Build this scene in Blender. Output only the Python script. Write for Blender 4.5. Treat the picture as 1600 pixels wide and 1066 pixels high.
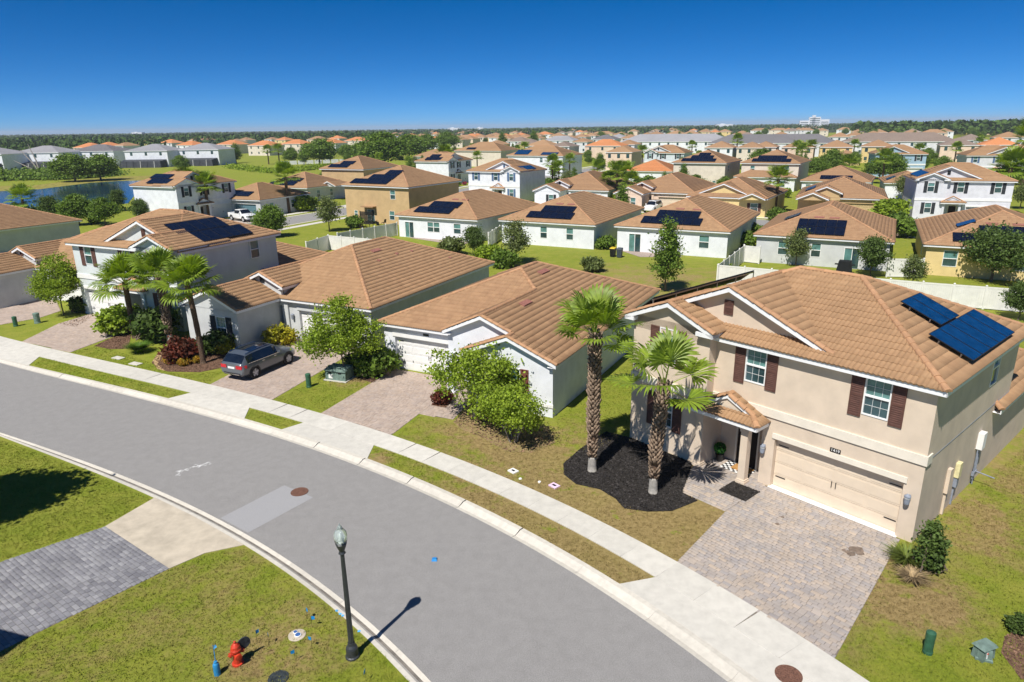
import bpy, bmesh, math, random
import numpy as np
from mathutils import Vector, Matrix

# ------------------------------------------------------------------ camera, sky, sun, exposure
SC = bpy.context.scene
for o in list(bpy.data.objects):
    bpy.data.objects.remove(o)
COL = SC.collection
CAM_H, PITCH, ROLL, FPX = 14.4, math.radians(17.4), math.radians(0.8), 1068.0
FW = Vector((0, math.cos(PITCH), -math.sin(PITCH)))
_r0 = Vector((1, 0, 0)); _u0 = _r0.cross(FW)
RT = _r0 * math.cos(ROLL) - _u0 * math.sin(ROLL)
UP = _u0 * math.cos(ROLL) + _r0 * math.sin(ROLL)
cd = bpy.data.cameras.new('camera'); cam = bpy.data.objects.new('camera', cd); COL.objects.link(cam)
cd.sensor_width = 36; cd.lens = 36 * FPX / 1600; cd.clip_start = .1; cd.clip_end = 20000
cam.matrix_world = Matrix(((RT.x, UP.x, -FW.x, 0), (RT.y, UP.y, -FW.y, 0), (RT.z, UP.z, -FW.z, CAM_H), (0, 0, 0, 1)))
SC.camera = cam

SUN_AZ, SUN_EL = math.radians(59.2 + 180), math.radians(55)      # direction towards the sun (from +X, counter-clockwise)
W = bpy.data.worlds.new('World'); SC.world = W; W.use_nodes = True
wn = W.node_tree.nodes; wl = W.node_tree.links
bg = wn['Background']
sky = wn.new('ShaderNodeTexSky'); sky.sky_type = 'NISHITA'; sky.sun_disc = False
sky.sun_elevation = SUN_EL; sky.sun_rotation = math.pi / 2 - SUN_AZ
sky.altitude = 2000; sky.air_density = 0.35; sky.dust_density = 0.8; sky.ozone_density = 1.0
hs = wn.new('ShaderNodeHueSaturation'); hs.inputs['Saturation'].default_value = 1.45
gm_ = wn.new('ShaderNodeGamma'); gm_.inputs[1].default_value = .85
tn = wn.new('ShaderNodeMix'); tn.data_type = 'RGBA'; tn.blend_type = 'MULTIPLY'; tn.inputs[0].default_value = 1; tn.inputs[7].default_value = (.45, .80, 1.0, 1)
wl.new(sky.outputs[0], hs.inputs['Color']); wl.new(hs.outputs[0], gm_.inputs[0]); wl.new(gm_.outputs[0], tn.inputs[6]); wl.new(tn.outputs[2], bg.inputs['Color'])
bg.inputs['Strength'].default_value = 0.112
sd = bpy.data.lights.new('sun', 'SUN'); so = bpy.data.objects.new('sun', sd); COL.objects.link(so)
sd.energy = 4.3; sd.angle = math.radians(.53); sd.color = (1, .95, .87)
so.rotation_euler = Vector((math.cos(SUN_AZ) * math.cos(SUN_EL), math.sin(SUN_AZ) * math.cos(SUN_EL), math.sin(SUN_EL))).to_track_quat('Z', 'Y').to_euler()
so.location = (-30, -40, 60)
vs = SC.view_settings; vs.view_transform = 'Standard'; vs.look = 'None'; vs.gamma = 1; vs.use_curve_mapping = False
vs.exposure = 0.46
SC.render.engine = 'CYCLES'
SC.cycles.max_bounces = 6; SC.cycles.transparent_max_bounces = 6

# ------------------------------------------------------------------ helpers
R = random.Random(7)
NR = np.random.default_rng(11)

def G(x, y, z=0.0):
    """surveyed spot on the level z, read from the photograph's own coordinates"""
    d = FW + RT * ((x - 800) / FPX) - UP * ((y - 533) / FPX)
    t = (z - CAM_H) / d.z
    return Vector((d.x * t, d.y * t, z))

def tag(o, label=None, cat=None, group=None, kind=None):
    if label: o['label'] = label
    if cat: o['category'] = cat
    if group: o['group'] = group
    if kind: o['kind'] = kind
    return o

def empty(name, loc=(0, 0, 0), rz=0.0, label=None, cat=None, group=None):
    o = bpy.data.objects.new(name, None); COL.objects.link(o)
    o.location = loc; o.rotation_euler = (0, 0, rz); o.empty_display_size = .2
    return tag(o, label, cat, group)

def link(name, me, parent=None, mats=None):
    if mats is not None and not me.materials:
        for m in (mats if isinstance(mats, (list, tuple)) else [mats]): me.materials.append(m)
    o = bpy.data.objects.new(name, me); COL.objects.link(o)
    if parent is not None: o.parent = parent
    return o

def copy_tree(o, parent=None):
    c = o.copy(); COL.objects.link(c); c.parent = parent
    for ch in list(o.children): copy_tree(ch, c)
    return c

def np_mesh(name, V, F, nper=4, mi=None, smooth=False):
    me = bpy.data.meshes.new(name)
    V = np.asarray(V, np.float32).reshape(-1, 3); F = np.asarray(F, np.int32).reshape(-1, nper)
    me.vertices.add(len(V)); me.vertices.foreach_set('co', V.ravel())
    me.loops.add(F.size); me.loops.foreach_set('vertex_index', F.ravel())
    me.polygons.add(len(F)); me.polygons.foreach_set('loop_start', np.arange(0, F.size, nper, dtype=np.int32))
    if mi is not None: me.polygons.foreach_set('material_index', np.asarray(mi, np.int32))
    if smooth: me.polygons.foreach_set('use_smooth', np.ones(len(F), bool))
    me.update(calc_edges=True); me.validate()
    return me

class MB:
    def __init__(s): s.v = []; s.f = []; s.m = []
    def poly(s, pts, mi=0):
        b = len(s.v); s.v += [tuple(p) for p in pts]; s.f.append(tuple(range(b, b + len(pts)))); s.m.append(mi); return s
    def box(s, a, b, mi=0, M=None):
        x0, y0, z0 = a; x1, y1, z1 = b
        P = [(x0, y0, z0), (x1, y0, z0), (x1, y1, z0), (x0, y1, z0), (x0, y0, z1), (x1, y0, z1), (x1, y1, z1), (x0, y1, z1)]
        if M is not None: P = [tuple(M @ Vector(p)) for p in P]
        return s.hexa(P, mi)
    def hexa(s, P, mi=0):
        k = len(s.v); s.v += [tuple(p) for p in P]
        for f in ((0, 3, 2, 1), (4, 5, 6, 7), (0, 1, 5, 4), (1, 2, 6, 5), (2, 3, 7, 6), (3, 0, 4, 7)):
            s.f.append(tuple(k + i for i in f)); s.m.append(mi)
        return s
    def bar(s, p, q, w, h, mi=0, up=(0, 0, 1)):
        p = Vector(p); q = Vector(q); d = (q - p).normalized(); r = d.cross(Vector(up))
        if r.length < 1e-4: r = d.cross(Vector((1, 0, 0)))
        r.normalize(); n = r.cross(d); r *= w / 2; n *= h / 2
        return s.hexa([p - r - n, p + r - n, q + r - n, q - r - n, p - r + n, p + r + n, q + r + n, q - r + n], mi)
    def tube(s, path, rad, n=8, mi=0, cap=True):
        path = [Vector(p) for p in path]
        if not isinstance(rad, (list, tuple)): rad = [rad] * len(path)
        k0 = len(s.v); ref = Vector((0, 0, 1))
        for i, p in enumerate(path):
            d = (path[min(i + 1, len(path) - 1)] - path[max(i - 1, 0)]).normalized()
            a = d.cross(ref)
            if a.length < .05: a = d.cross(Vector((1, 0, 0)))
            a.normalize(); b = d.cross(a)
            for j in range(n):
                t = 2 * math.pi * j / n; s.v.append(tuple(p + (a * math.cos(t) + b * math.sin(t)) * rad[i]))
        for i in range(len(path) - 1):
            for j in range(n):
                s.f.append((k0 + i * n + j, k0 + i * n + (j + 1) % n, k0 + (i + 1) * n + (j + 1) % n, k0 + (i + 1) * n + j)); s.m.append(mi)
        if cap:
            s.f.append(tuple(k0 + j for j in range(n))); s.m.append(mi)
            k = k0 + (len(path) - 1) * n; s.f.append(tuple(k + j for j in reversed(range(n)))); s.m.append(mi)
        return s
    def lathe(s, prof, n=16, c=(0, 0, 0), mi=0, axis='z', cap=True):
        k0 = len(s.v)
        for r, z in prof:
            for j in range(n):
                t = 2 * math.pi * j / n; x, y = r * math.cos(t), r * math.sin(t)
                p = (x, y, z) if axis == 'z' else ((x, z, y) if axis == 'y' else (z, x, y))
                s.v.append((c[0] + p[0], c[1] + p[1], c[2] + p[2]))
        for i in range(len(prof) - 1):
            for j in range(n):
                s.f.append((k0 + i * n + j, k0 + i * n + (j + 1) % n, k0 + (i + 1) * n + (j + 1) % n, k0 + (i + 1) * n + j)); s.m.append(mi)
        if cap:
            s.f.append(tuple(k0 + j for j in range(n))); s.m.append(mi)
            k = k0 + (len(prof) - 1) * n; s.f.append(tuple(k + j for j in range(n))); s.m.append(mi)
        return s
    def mesh(s, name, mats, smooth=False):
        me = bpy.data.meshes.new(name); me.from_pydata(s.v, [], s.f)
        for m in (mats if isinstance(mats, (list, tuple)) else [mats]): me.materials.append(m)
        if any(s.m): me.polygons.foreach_set('material_index', s.m)
        if smooth: me.polygons.foreach_set('use_smooth', [True] * len(s.f))
        me.update(); return me
    def build(s, name, mats, parent=None, smooth=False, fix=False, **kw):
        me = s.mesh(name, mats, smooth)
        if fix:
            bm = bmesh.new(); bm.from_mesh(me); bmesh.ops.recalc_face_normals(bm, faces=bm.faces); bm.to_mesh(me); bm.free()
        return tag(link(name, me, parent), **kw)

# ------------------------------------------------------------------ materials
MATS = {}
def nd(t, kind, **kw):
    n = t.nodes.new(kind)
    for k, v in kw.items():
        if k in n.inputs: n.inputs[k].default_value = v
        else: setattr(n, k, v)
    return n
def rgba(c): return (c[0], c[1], c[2], 1)

def mat(name, col, rough=.8, var=.12, scale=6.0, bump=0.0, bscale=60.0, metal=0.0, island=0.0, spec=.3, col2=None, obj=0.0, big=0.0, trans=0.0, coat=0.0):
    """principled surface: colour broken up by two noises, optional per-piece tone and fine relief"""
    if name in MATS: return MATS[name]
    m = bpy.data.materials.new(name); m.use_nodes = True; t = m.node_tree; L = t.links.new
    b = t.nodes['Principled BSDF']; b.inputs['Roughness'].default_value = rough; b.inputs['Metallic'].default_value = metal
    b.inputs['Specular IOR Level'].default_value = spec; b.inputs['Coat Weight'].default_value = coat
    tc = nd(t, 'ShaderNodeTexCoord')
    n1 = nd(t, 'ShaderNodeTexNoise', Scale=scale, Detail=6.0, Roughness=.62)
    L(tc.outputs['Object'], n1.inputs['Vector'])
    c2 = col2 or tuple(max(0, c * (1 - 2.2 * var)) for c in col)
    mx = nd(t, 'ShaderNodeMix', data_type='RGBA'); mx.inputs[6].default_value = rgba(c2); mx.inputs[7].default_value = rgba(tuple(min(1, c * (1 + var)) for c in col) if not col2 else col)
    mr = nd(t, 'ShaderNodeMapRange'); mr.inputs[1].default_value = .3; mr.inputs[2].default_value = .62
    L(n1.outputs[0], mr.inputs[0]); L(mr.outputs[0], mx.inputs[0])
    out = mx.outputs[2]
    if big > 0:
        n3 = nd(t, 'ShaderNodeTexNoise', Scale=scale * .07, Detail=3.0); L(tc.outputs['Object'], n3.inputs['Vector'])
        m3 = nd(t, 'ShaderNodeMapRange'); m3.inputs[1].default_value = .3; m3.inputs[2].default_value = .7; m3.inputs[3].default_value = 1 - big; m3.inputs[4].default_value = 1 + big
        L(n3.outputs[0], m3.inputs[0])
        h3 = nd(t, 'ShaderNodeHueSaturation'); L(m3.outputs[0], h3.inputs['Value']); L(out, h3.inputs['Color']); out = h3.outputs[0]
    if island > 0 or obj > 0:
        g = nd(t, 'ShaderNodeNewGeometry'); oi = nd(t, 'ShaderNodeObjectInfo')
        a = nd(t, 'ShaderNodeMath', operation='ADD'); L(g.outputs['Random Per Island'], a.inputs[0]); L(oi.outputs['Random'], a.inputs[1])
        fr = nd(t, 'ShaderNodeMath', operation='FRACT'); L(a.outputs[0], fr.inputs[0])
        k = max(island, obj)
        mr2 = nd(t, 'ShaderNodeMapRange'); mr2.inputs[3].default_value = 1 - k; mr2.inputs[4].default_value = 1 + k
        L(fr.outputs[0], mr2.inputs[0])
        h = nd(t, 'ShaderNodeHueSaturation'); L(mr2.outputs[0], h.inputs['Value']); L(out, h.inputs['Color']); out = h.outputs[0]
    L(out, b.inputs['Base Color'])
    if bump > 0:
        n2 = nd(t, 'ShaderNodeTexNoise', Scale=bscale, Detail=4.0); L(tc.outputs['Object'], n2.inputs['Vector'])
        bp = nd(t, 'ShaderNodeBump', Strength=bump, Distance=.02); L(n2.outputs[0], bp.inputs['Height']); L(bp.outputs[0], b.inputs['Normal'])
    if trans > 0:
        tr = nd(t, 'ShaderNodeBsdfTranslucent'); h2 = nd(t, 'ShaderNodeHueSaturation', Value=1.5, Saturation=1.1)
        L(out, h2.inputs['Color']); L(h2.outputs[0], tr.inputs['Color'])
        ms = nd(t, 'ShaderNodeMixShader'); ms.inputs[0].default_value = trans
        L(b.outputs[0], ms.inputs[1]); L(tr.outputs[0], ms.inputs[2]); L(ms.outputs[0], t.nodes['Material Output'].inputs['Surface'])
    MATS[name] = m
    return m

def palette_mat(name, cols, rough=.85, bump=.25, dirt=.25):
    """each paver takes one colour of the mix"""
    m = bpy.data.materials.new(name); m.use_nodes = True; t = m.node_tree; L = t.links.new
    b = t.nodes['Principled BSDF']; b.inputs['Roughness'].default_value = rough; b.inputs['Specular IOR Level'].default_value = .25
    g = nd(t, 'ShaderNodeNewGeometry'); oi = nd(t, 'ShaderNodeObjectInfo')
    a = nd(t, 'ShaderNodeMath', operation='ADD'); L(g.outputs['Random Per Island'], a.inputs[0]); L(oi.outputs['Random'], a.inputs[1])
    fr = nd(t, 'ShaderNodeMath', operation='FRACT'); L(a.outputs[0], fr.inputs[0])
    cr = nd(t, 'ShaderNodeValToRGB'); cr.color_ramp.interpolation = 'LINEAR'
    e = cr.color_ramp.elements
    while len(e) < len(cols): e.new(.5)
    for i, c in enumerate(cols): e[i].position = i / (len(cols) - 1); e[i].color = rgba(c)
    L(fr.outputs[0], cr.inputs[0])
    tc = nd(t, 'ShaderNodeTexCoord'); P = nd(t, 'ShaderNodeNewGeometry')
    n1 = nd(t, 'ShaderNodeTexNoise', Scale=1.1, Detail=7.0, Roughness=.65); L(P.outputs['Position'], n1.inputs['Vector'])
    mr = nd(t, 'ShaderNodeMapRange'); mr.inputs[1].default_value = .3; mr.inputs[2].default_value = .7; mr.inputs[3].default_value = 1 - dirt; mr.inputs[4].default_value = 1 + dirt * .5
    L(n1.outputs[0], mr.inputs[0])
    h = nd(t, 'ShaderNodeHueSaturation'); L(cr.outputs[0], h.inputs['Color']); L(mr.outputs[0], h.inputs['Value']); L(h.outputs[0], b.inputs['Base Color'])
    n2 = nd(t, 'ShaderNodeTexNoise', Scale=70.0, Detail=4.0); L(P.outputs['Position'], n2.inputs['Vector'])
    bp = nd(t, 'ShaderNodeBump', Strength=bump, Distance=.01); L(n2.outputs[0], bp.inputs['Height']); L(bp.outputs[0], b.inputs['Normal'])
    MATS[name] = m; return m

def grass_mat():
    m = bpy.data.materials.new('grass'); m.use_nodes = True; t = m.node_tree; L = t.links.new
    b = t.nodes['Principled BSDF']; b.inputs['Roughness'].default_value = .9; b.inputs['Specular IOR Level'].default_value = .15
    P = nd(t, 'ShaderNodeNewGeometry').outputs['Position']
    def noise(s, d=5.0, r=.6):
        n = nd(t, 'ShaderNodeTexNoise', Scale=s, Detail=d, Roughness=r); L(P, n.inputs['Vector']); return n.outputs[0]
    def rng(x, a, bb, c=0.0, d=1.0):
        n = nd(t, 'ShaderNodeMapRange'); L(x, n.inputs[0]); n.inputs[1].default_value = a; n.inputs[2].default_value = bb; n.inputs[3].default_value = c; n.inputs[4].default_value = d; return n.outputs[0]
    def mix(f, a, c):
        n = nd(t, 'ShaderNodeMix', data_type='RGBA'); L(f, n.inputs[0])
        for i, x in ((6, a), (7, c)):
            if isinstance(x, tuple): n.inputs[i].default_value = rgba(x)
            else: L(x, n.inputs[i])
        return n.outputs[2]
    def near(c, r0, r1):
        n = nd(t, 'ShaderNodeVectorMath', operation='DISTANCE'); L(P, n.inputs[0]); n.inputs[1].default_value = (c[0], c[1], 0); return rng(n.outputs['Value'], r0, r1, 1, 0)
    def mth(op, a, c):
        n = nd(t, 'ShaderNodeMath', operation=op); L(a, n.inputs[0])
        if isinstance(c, float): n.inputs[1].default_value = c
        else: L(c, n.inputs[1])
        return n.outputs[0]
    fine = rng(noise(9.0, 8.0, .75), .33, .66)
    c = mix(fine, (.115, .155, .012), (.25, .315, .026))
    mid = rng(noise(.9, 6.0, .7), .42, .66)
    c = mix(mth('MULTIPLY', mid, .6), c, (.33, .32, .055))
    # worn, sun-dried turf in the spots where the lawns are thin
    dry = None
    for cc, r0, r1, k in DRY:
        x = mth('MULTIPLY', near(cc, r0, r1), k); dry = x if dry is None else mth('MAXIMUM', dry, x)
    pat = rng(noise(.55, 7.0, .72), .36, .62)
    pat2 = rng(noise(3.2, 6.0, .7), .35, .7)
    dm = mth('MULTIPLY', mth('ADD', dry, .07), mth('ADD', mth('MULTIPLY', pat, .75), mth('MULTIPLY', pat2, .55)))
    dcol = mix(rng(noise(5.0, 7.0, .75), .35, .65), (.20, .135, .06), (.42, .30, .145))
    c = mix(rng(dm, .14, .50), c, dcol)
    patch = rng(noise(.21, 6.0, .68), .45, .68)
    c = mix(mth('MULTIPLY', patch, .28), c, (.33, .30, .07))
    far = rng(noise(.035, 4.0, .6), .35, .65)
    c = mix(mth('MULTIPLY', far, .35), c, (.21, .215, .045))
    L(c, b.inputs['Base Color'])
    bp = nd(t, 'ShaderNodeBump', Strength=.9, Distance=.05); L(noise(26.0, 6.0, .8), bp.inputs['Height']); L(bp.outputs[0], b.inputs['Normal'])
    MATS['grass'] = m; return m
# ------------------------------------------------------------------ palette
DRY = [(G(1000, 830)[:2], 3, 9.5, 1.25), (G(800, 770)[:2], 1.0, 6.0, .75), (G(860, 745)[:2], 2, 8, .8), (G(1490, 800)[:2], 1.5, 5.5, .6), (G(1400, 920)[:2], .6, 3.4, .85),
       (G(1560, 720)[:2], 2, 7, .5), (G(440, 1000)[:2], .6, 3.5, .6), (G(330, 930)[:2], 2, 7, .28), (G(590, 715)[:2], .3, 1.2, .8), (G(1020, 440)[:2], 4, 14, .5),
       (G(760, 680)[:2], 1, 5, .7), (G(560, 590)[:2], .8, 2.6, .6), (G(90, 990)[:2], 2, 6, .3)]
grass = grass_mat()
asphalt = mat('asphalt', (.275, .268, .263), .9, .15, 38, bump=.5, bscale=160, spec=.2, big=.05)
asphalt_new = mat('asphalt_patch', (.325, .325, .335), .9, .08, 30, bump=.35, bscale=120, spec=.2)
concrete = mat('concrete', (.57, .55, .50), .85, .05, 2.6, bump=.2, bscale=60, island=.05, spec=.25, big=.04)
kerbcon = mat('kerb_concrete', (.55, .52, .46), .85, .05, 5, bump=.25, bscale=50, island=.06, spec=.25)
apronstain = mat('stained_concrete', (.50, .44, .35), .85, .10, 1.3, bump=.2, bscale=60, spec=.25)
joint = mat('joint_sand', (.20, .17, .14), .95, .2, 8)
paver_tan = palette_mat('paver_blend', [(.31, .285, .28), (.42, .355, .30), (.355, .325, .31), (.46, .38, .31), (.325, .30, .295), (.41, .355, .315)], dirt=.16)
paver_rose = palette_mat('paver_rose', [(.36, .29, .25), (.43, .34, .28), (.40, .33, .29), (.46, .37, .31)], dirt=.16)
paver_gray = palette_mat('paver_slate', [(.17, .17, .19), (.26, .26, .275), (.205, .205, .225), (.31, .31, .325), (.185, .185, .205), (.23, .23, .25)], dirt=.2)
mulch_black = mat('black_mulch', (.030, .027, .025), .95, .3, 22, bump=1.0, bscale=45, spec=.2)
mulch_brown = mat('brown_mulch', (.20, .12, .08), .95, .3, 14, bump=1.0, bscale=40, spec=.1, col2=(.07, .04, .03))
white = mat('white_paint', (.80, .80, .79), .6, .03, 2, spec=.3)
blue = mat('marker_blue', (.02, .22, .55), .5, .1, 9)
iron = mat('manhole_iron', (.17, .085, .06), .8, .3, 30, bump=.6, bscale=80)

# ------------------------------------------------------------------ street lines
def fit_line(px, deg=3, ext0=70.0, ext1=40.0, step=.5):
    p = np.array([G(*q)[:2] for q in px]); s = np.r_[0, np.cumsum(np.hypot(*np.diff(p, axis=0).T))]
    cx = np.polyfit(s, p[:, 0], deg); cy = np.polyfit(s, p[:, 1], deg)
    ss = np.linspace(0, s[-1], int(s[-1] / step) + 1); q = np.c_[np.polyval(cx, ss), np.polyval(cy, ss)]
    d0 = (q[0] - q[6]); d0 /= np.linalg.norm(d0); d1 = q[-1] - q[-7]; d1 /= np.linalg.norm(d1)
    a = q[0] + d0 * np.arange(ext0, 0, -2.0)[:, None]; b = q[-1] + d1 * np.arange(2.0, ext1 + .1, 2.0)[:, None]
    return np.r_[a, q, b]
L_FE = fit_line([(1, 566), (100, 591), (200, 617.5), (300, 644), (400, 671), (510, 706), (612, 745), (687, 780), (750, 808), (867, 880), (900, 900), (987, 952), (1117, 1044), (1140, 1062)])
L_FB = fit_line([(1, 561), (47, 571), (160, 599), (265, 624), (350, 646), (382, 654), (442, 671), (575, 716), (610, 732), (650, 747), (725, 779), (750, 791), (900, 874), (967, 914), (1125, 1020), (1191, 1066)])
L_SS = fit_line([(0, 542), (65, 557), (297, 615), (350, 629), (477, 660), (584, 696), (650, 717), (750, 759), (765, 764), (875, 822), (975, 877), (1020, 904), (1160, 990), (1270, 1064)])
L_SH = fit_line([(0, 527), (35, 534), (110, 551), (250, 585), (327, 602), (420, 625), (502, 646), (612, 680), (650, 694), (750, 730), (787, 747), (900, 797), (1050, 875), (1299, 1030), (1360, 1066)])
L_NE = fit_line([(0, 674), (57, 692), (162, 731), (250, 764), (307, 792), (397, 839), (492, 900), (550, 946), (587, 980), (675, 1062)])
L_NB = fit_line([(0, 682), (62, 705), (150, 740), (242, 778), (381, 852), (470, 911), (540, 967), (595, 1019), (635, 1062)])

def resample(L, n):
    s = np.r_[0, np.cumsum(np.hypot(*np.diff(L, axis=0).T))]; t = np.linspace(0, s[-1], n)
    return np.c_[np.interp(t, s, L[:, 0]), np.interp(t, s, L[:, 1])]
def match(L, ref):
    """points of L nearest to each point of ref, kept in order"""
    D = resample(L, 2400); idx = np.array([np.argmin(((D - r) ** 2).sum(1)) for r in ref]); return D[np.maximum.accumulate(idx)]

FARD = 9000.0
ROADZ = -.075
m = MB()
north = [tuple(p) + (0.,) for p in L_FB]
m.poly(north + [(600., -600., 0.), (FARD, -600., 0.), (FARD, FARD, 0.), (-FARD, FARD, 0.), (-FARD, 60., 0.)])
south = [tuple(p) + (0.,) for p in L_NB]
m.poly(south + [(60., -600., 0.), (-FARD, -600., 0.), (-FARD, 40., 0.)])
me = m.mesh('ground', grass)
bm = bmesh.new(); bm.from_mesh(me); bmesh.ops.triangulate(bm, faces=bm.faces, ngon_method='EAR_CLIP'); bmesh.ops.recalc_face_normals(bm, faces=bm.faces)
for f in bm.faces:
    if f.normal.z < 0: f.normal_flip()
bm.to_mesh(me); bm.free()
ground = tag(link('ground', me), kind='structure')

n = 300
e0, e1 = resample(L_FE, n), resample(L_NE, n); e1 = match(L_NE, e0)
mid = np.array([(a + b) / 2 for a, b in zip(e0, e1)])
V = []; F = []
for i in range(n):
    V += [(*e0[i], ROADZ), (*mid[i], ROADZ), (*e1[i], ROADZ)]
for i in range(n - 1):
    for k in (0, 1): F.append((i * 3 + k, i * 3 + k + 1, i * 3 + k + 4, i * 3 + k + 3))
road = tag(link('street', np_mesh('street', V, F), None, asphalt), kind='structure')

def strip_sections(name, LE, LB, seclen, prof, material, parent, gap=.012, rng=None, zoff=0.0, dirty=None):
    """pieces of a concrete strip between two lines, each piece its own object; prof = [(t, z)]"""
    s = np.r_[0, np.cumsum(np.hypot(*np.diff(LE, axis=0).T))]; total = s[-1]
    k = 0; x = 0.0
    while x < total - .2:
        x1 = min(x + seclen, total); sub = max(2, int((x1 - x) / .75) + 1)
        t = np.linspace(x + gap / 2, x1 - gap / 2, sub)
        a = np.c_[np.interp(t, s, LE[:, 0]), np.interp(t, s, LE[:, 1])]
        x = x1
        c = a.mean(0)
        if rng and not rng(c): continue
        b = match(LB, a)
        V = []; F = []; P = len(prof)
        for i in range(sub):
            for tt, z in prof: q = a[i] * (1 - tt) + b[i] * tt; V.append((q[0], q[1], z + zoff))
        # skirt downwards on all sides
        base = len(V)
        for i in range(sub): V += [(*a[i], -.16), (*b[i], -.16)]
        for i in range(sub - 1):
            for j in range(P - 1): F.append((i * P + j, i * P + j + 1, (i + 1) * P + j + 1, (i + 1) * P + j))
            F.append((i * P, (i + 1) * P, base + 2 * (i + 1), base + 2 * i)); F.append((i * P + P - 1, base + 2 * i + 1, base + 2 * (i + 1) + 1, (i + 1) * P + P - 1))
        for i in (0, sub - 1): F.append(tuple(i * P + j for j in range(P)) + (base + 2 * i + 1, base + 2 * i))
        me = bpy.data.meshes.new(name); me.from_pydata(V, [], F); me.materials.append(material)
        if dirty:
            me.materials.append(dirty)
            for pi, pl_ in enumerate(me.polygons):
                if len(pl_.vertices) == 4 and min(pl_.vertices) < base and max(pl_.vertices) < base and min(v_ % P for v_ in pl_.vertices) == 1: pl_.material_index = 1
        link(name, me, parent); k += 1

def strip_bed(name, LE, LB, z, material, grow=0.0):
    a = resample(LE, 260); b = match(LB, a); d = (b - a); d /= np.linalg.norm(d, axis=1)[:, None] + 1e-9
    a = a - d * grow; b = b + d * grow; V = []
    for p, q in zip(a, b): V += [(*p, z), (*q, z)]
    return tag(link(name, np_mesh(name, V, [(2 * i, 2 * i + 1, 2 * i + 3, 2 * i + 2) for i in range(259)]), None, material), kind='structure')
inview = lambda c: -60 < c[0] < 30 and 8 < c[1] < 75
KP = [(0, ROADZ - .002), (.30, ROADZ - .03), (.55, -.045), (.72, .012), (1, .018)]
kf = strip_bed('kerb', L_FE, L_FB, -.13, joint); strip_sections('kerb_section', L_FE, L_FB, 3.05, KP, kerbcon, kf, rng=inview)
kn = strip_bed('kerb', L_NE, L_NB, -.13, joint); strip_sections('kerb_section', L_NE, L_NB, 3.05, KP, kerbcon, kn, rng=inview, dirty=mat('gutter_grime', (.36, .32, .27), .9, .3, 3.5, col2=(.15, .135, .115), bump=.3))
sw = strip_bed('sidewalk', L_SS, L_SH, .008, joint); strip_sections('slab', L_SS, L_SH, 1.53, [(0, .034), (1, .034)], concrete, sw, gap=.008, rng=inview)

def sheet(name, pts, z, material, parent=None, kind='structure', thick=0.0):
    m = MB(); P = [(p[0], p[1], z) for p in pts]
    m.poly(P)
    if thick:
        for i in range(len(P)):
            a, b = P[i], P[(i + 1) % len(P)]; m.poly([a, b, (b[0], b[1], z - thick), (a[0], a[1], z - thick)])
    o = m.build(name, material, parent)
    if kind: o['kind'] = kind
    return o
def gp(*px): return [G(x, y) for x, y in px]
def between(La, Lb, p0, p1, n=8):
    """outline following two street lines between two spots"""
    out = []
    for L, (a, b) in ((La, (p0[0], p1[0])), (Lb, (p1[1], p0[1]))):
        D = resample(L, 2400); ia = np.argmin(((D - np.array(a[:2])) ** 2).sum(1)); ib = np.argmin(((D - np.array(b[:2])) ** 2).sum(1))
        out += [tuple(D[int(round(k))]) for k in np.linspace(ia, ib, n)]
    return out
# concrete aprons of the driveways, between kerb and sidewalk
for a, b in (((G(967, 914), G(1020, 904)), (G(1191 + 260, 1066 + 170), G(1270 + 60, 1064 + 40))), ((G(442, 671), G(477, 660)), (G(575, 716), G(584, 696))),
             ((G(265, 622), G(297, 615)), (G(382, 654), G(391, 637))), ((G(-160, 520), G(-120, 512)), (G(47, 571), G(65, 557)))):
    sheet('driveway_apron', between(L_FB, L_SS, (a[0], a[1]), (b[0], b[1])), .024, concrete, thick=.1)
ap = gp((163.6, 823.6), (242, 778), (300, 806), (340, 828), (381, 852), (321, 864.5), (263.5, 889.5))
sheet('driveway_apron', ap, .022, apronstain, thick=.1)
sheet('road_patch', gp((344, 807), (444, 756), (489, 775), (387, 830)), ROADZ + .004, asphalt_new)

# ------------------------------------------------------------------ pavers
def in_range(poly, b):
    xs = []
    for i in range(len(poly)):
        (x0, y0), (x1, y1) = poly[i], poly[(i + 1) % len(poly)]
        if (y0 - b) * (y1 - b) <= 0 and abs(y1 - y0) > 1e-9: xs.append(x0 + (x1 - x0) * (b - y0) / (y1 - y0))
    return (min(xs), max(xs)) if len(xs) >= 2 else None
PV = {}
def paver_block(w, h):
    c, t = .012, .03
    return [(-w / 2, -h / 2, -t), (w / 2, -h / 2, -t), (w / 2, h / 2, -t), (-w / 2, h / 2, -t),
            (-w / 2, -h / 2, -c * .6), (w / 2, -h / 2, -c * .6), (w / 2, h / 2, -c * .6), (-w / 2, h / 2, -c * .6),
            (-w / 2 + c, -h / 2 + c, 0), (w / 2 - c, -h / 2 + c, 0), (w / 2 - c, h / 2 - c, 0), (-w / 2 + c, h / 2 - c, 0)]
PF = [(8, 9, 10, 11), (4, 5, 9, 8), (5, 6, 10, 9), (6, 7, 11, 10), (7, 4, 8, 11), (0, 1, 5, 4), (1, 2, 6, 5), (2, 3, 7, 6), (3, 0, 4, 7)]
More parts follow.
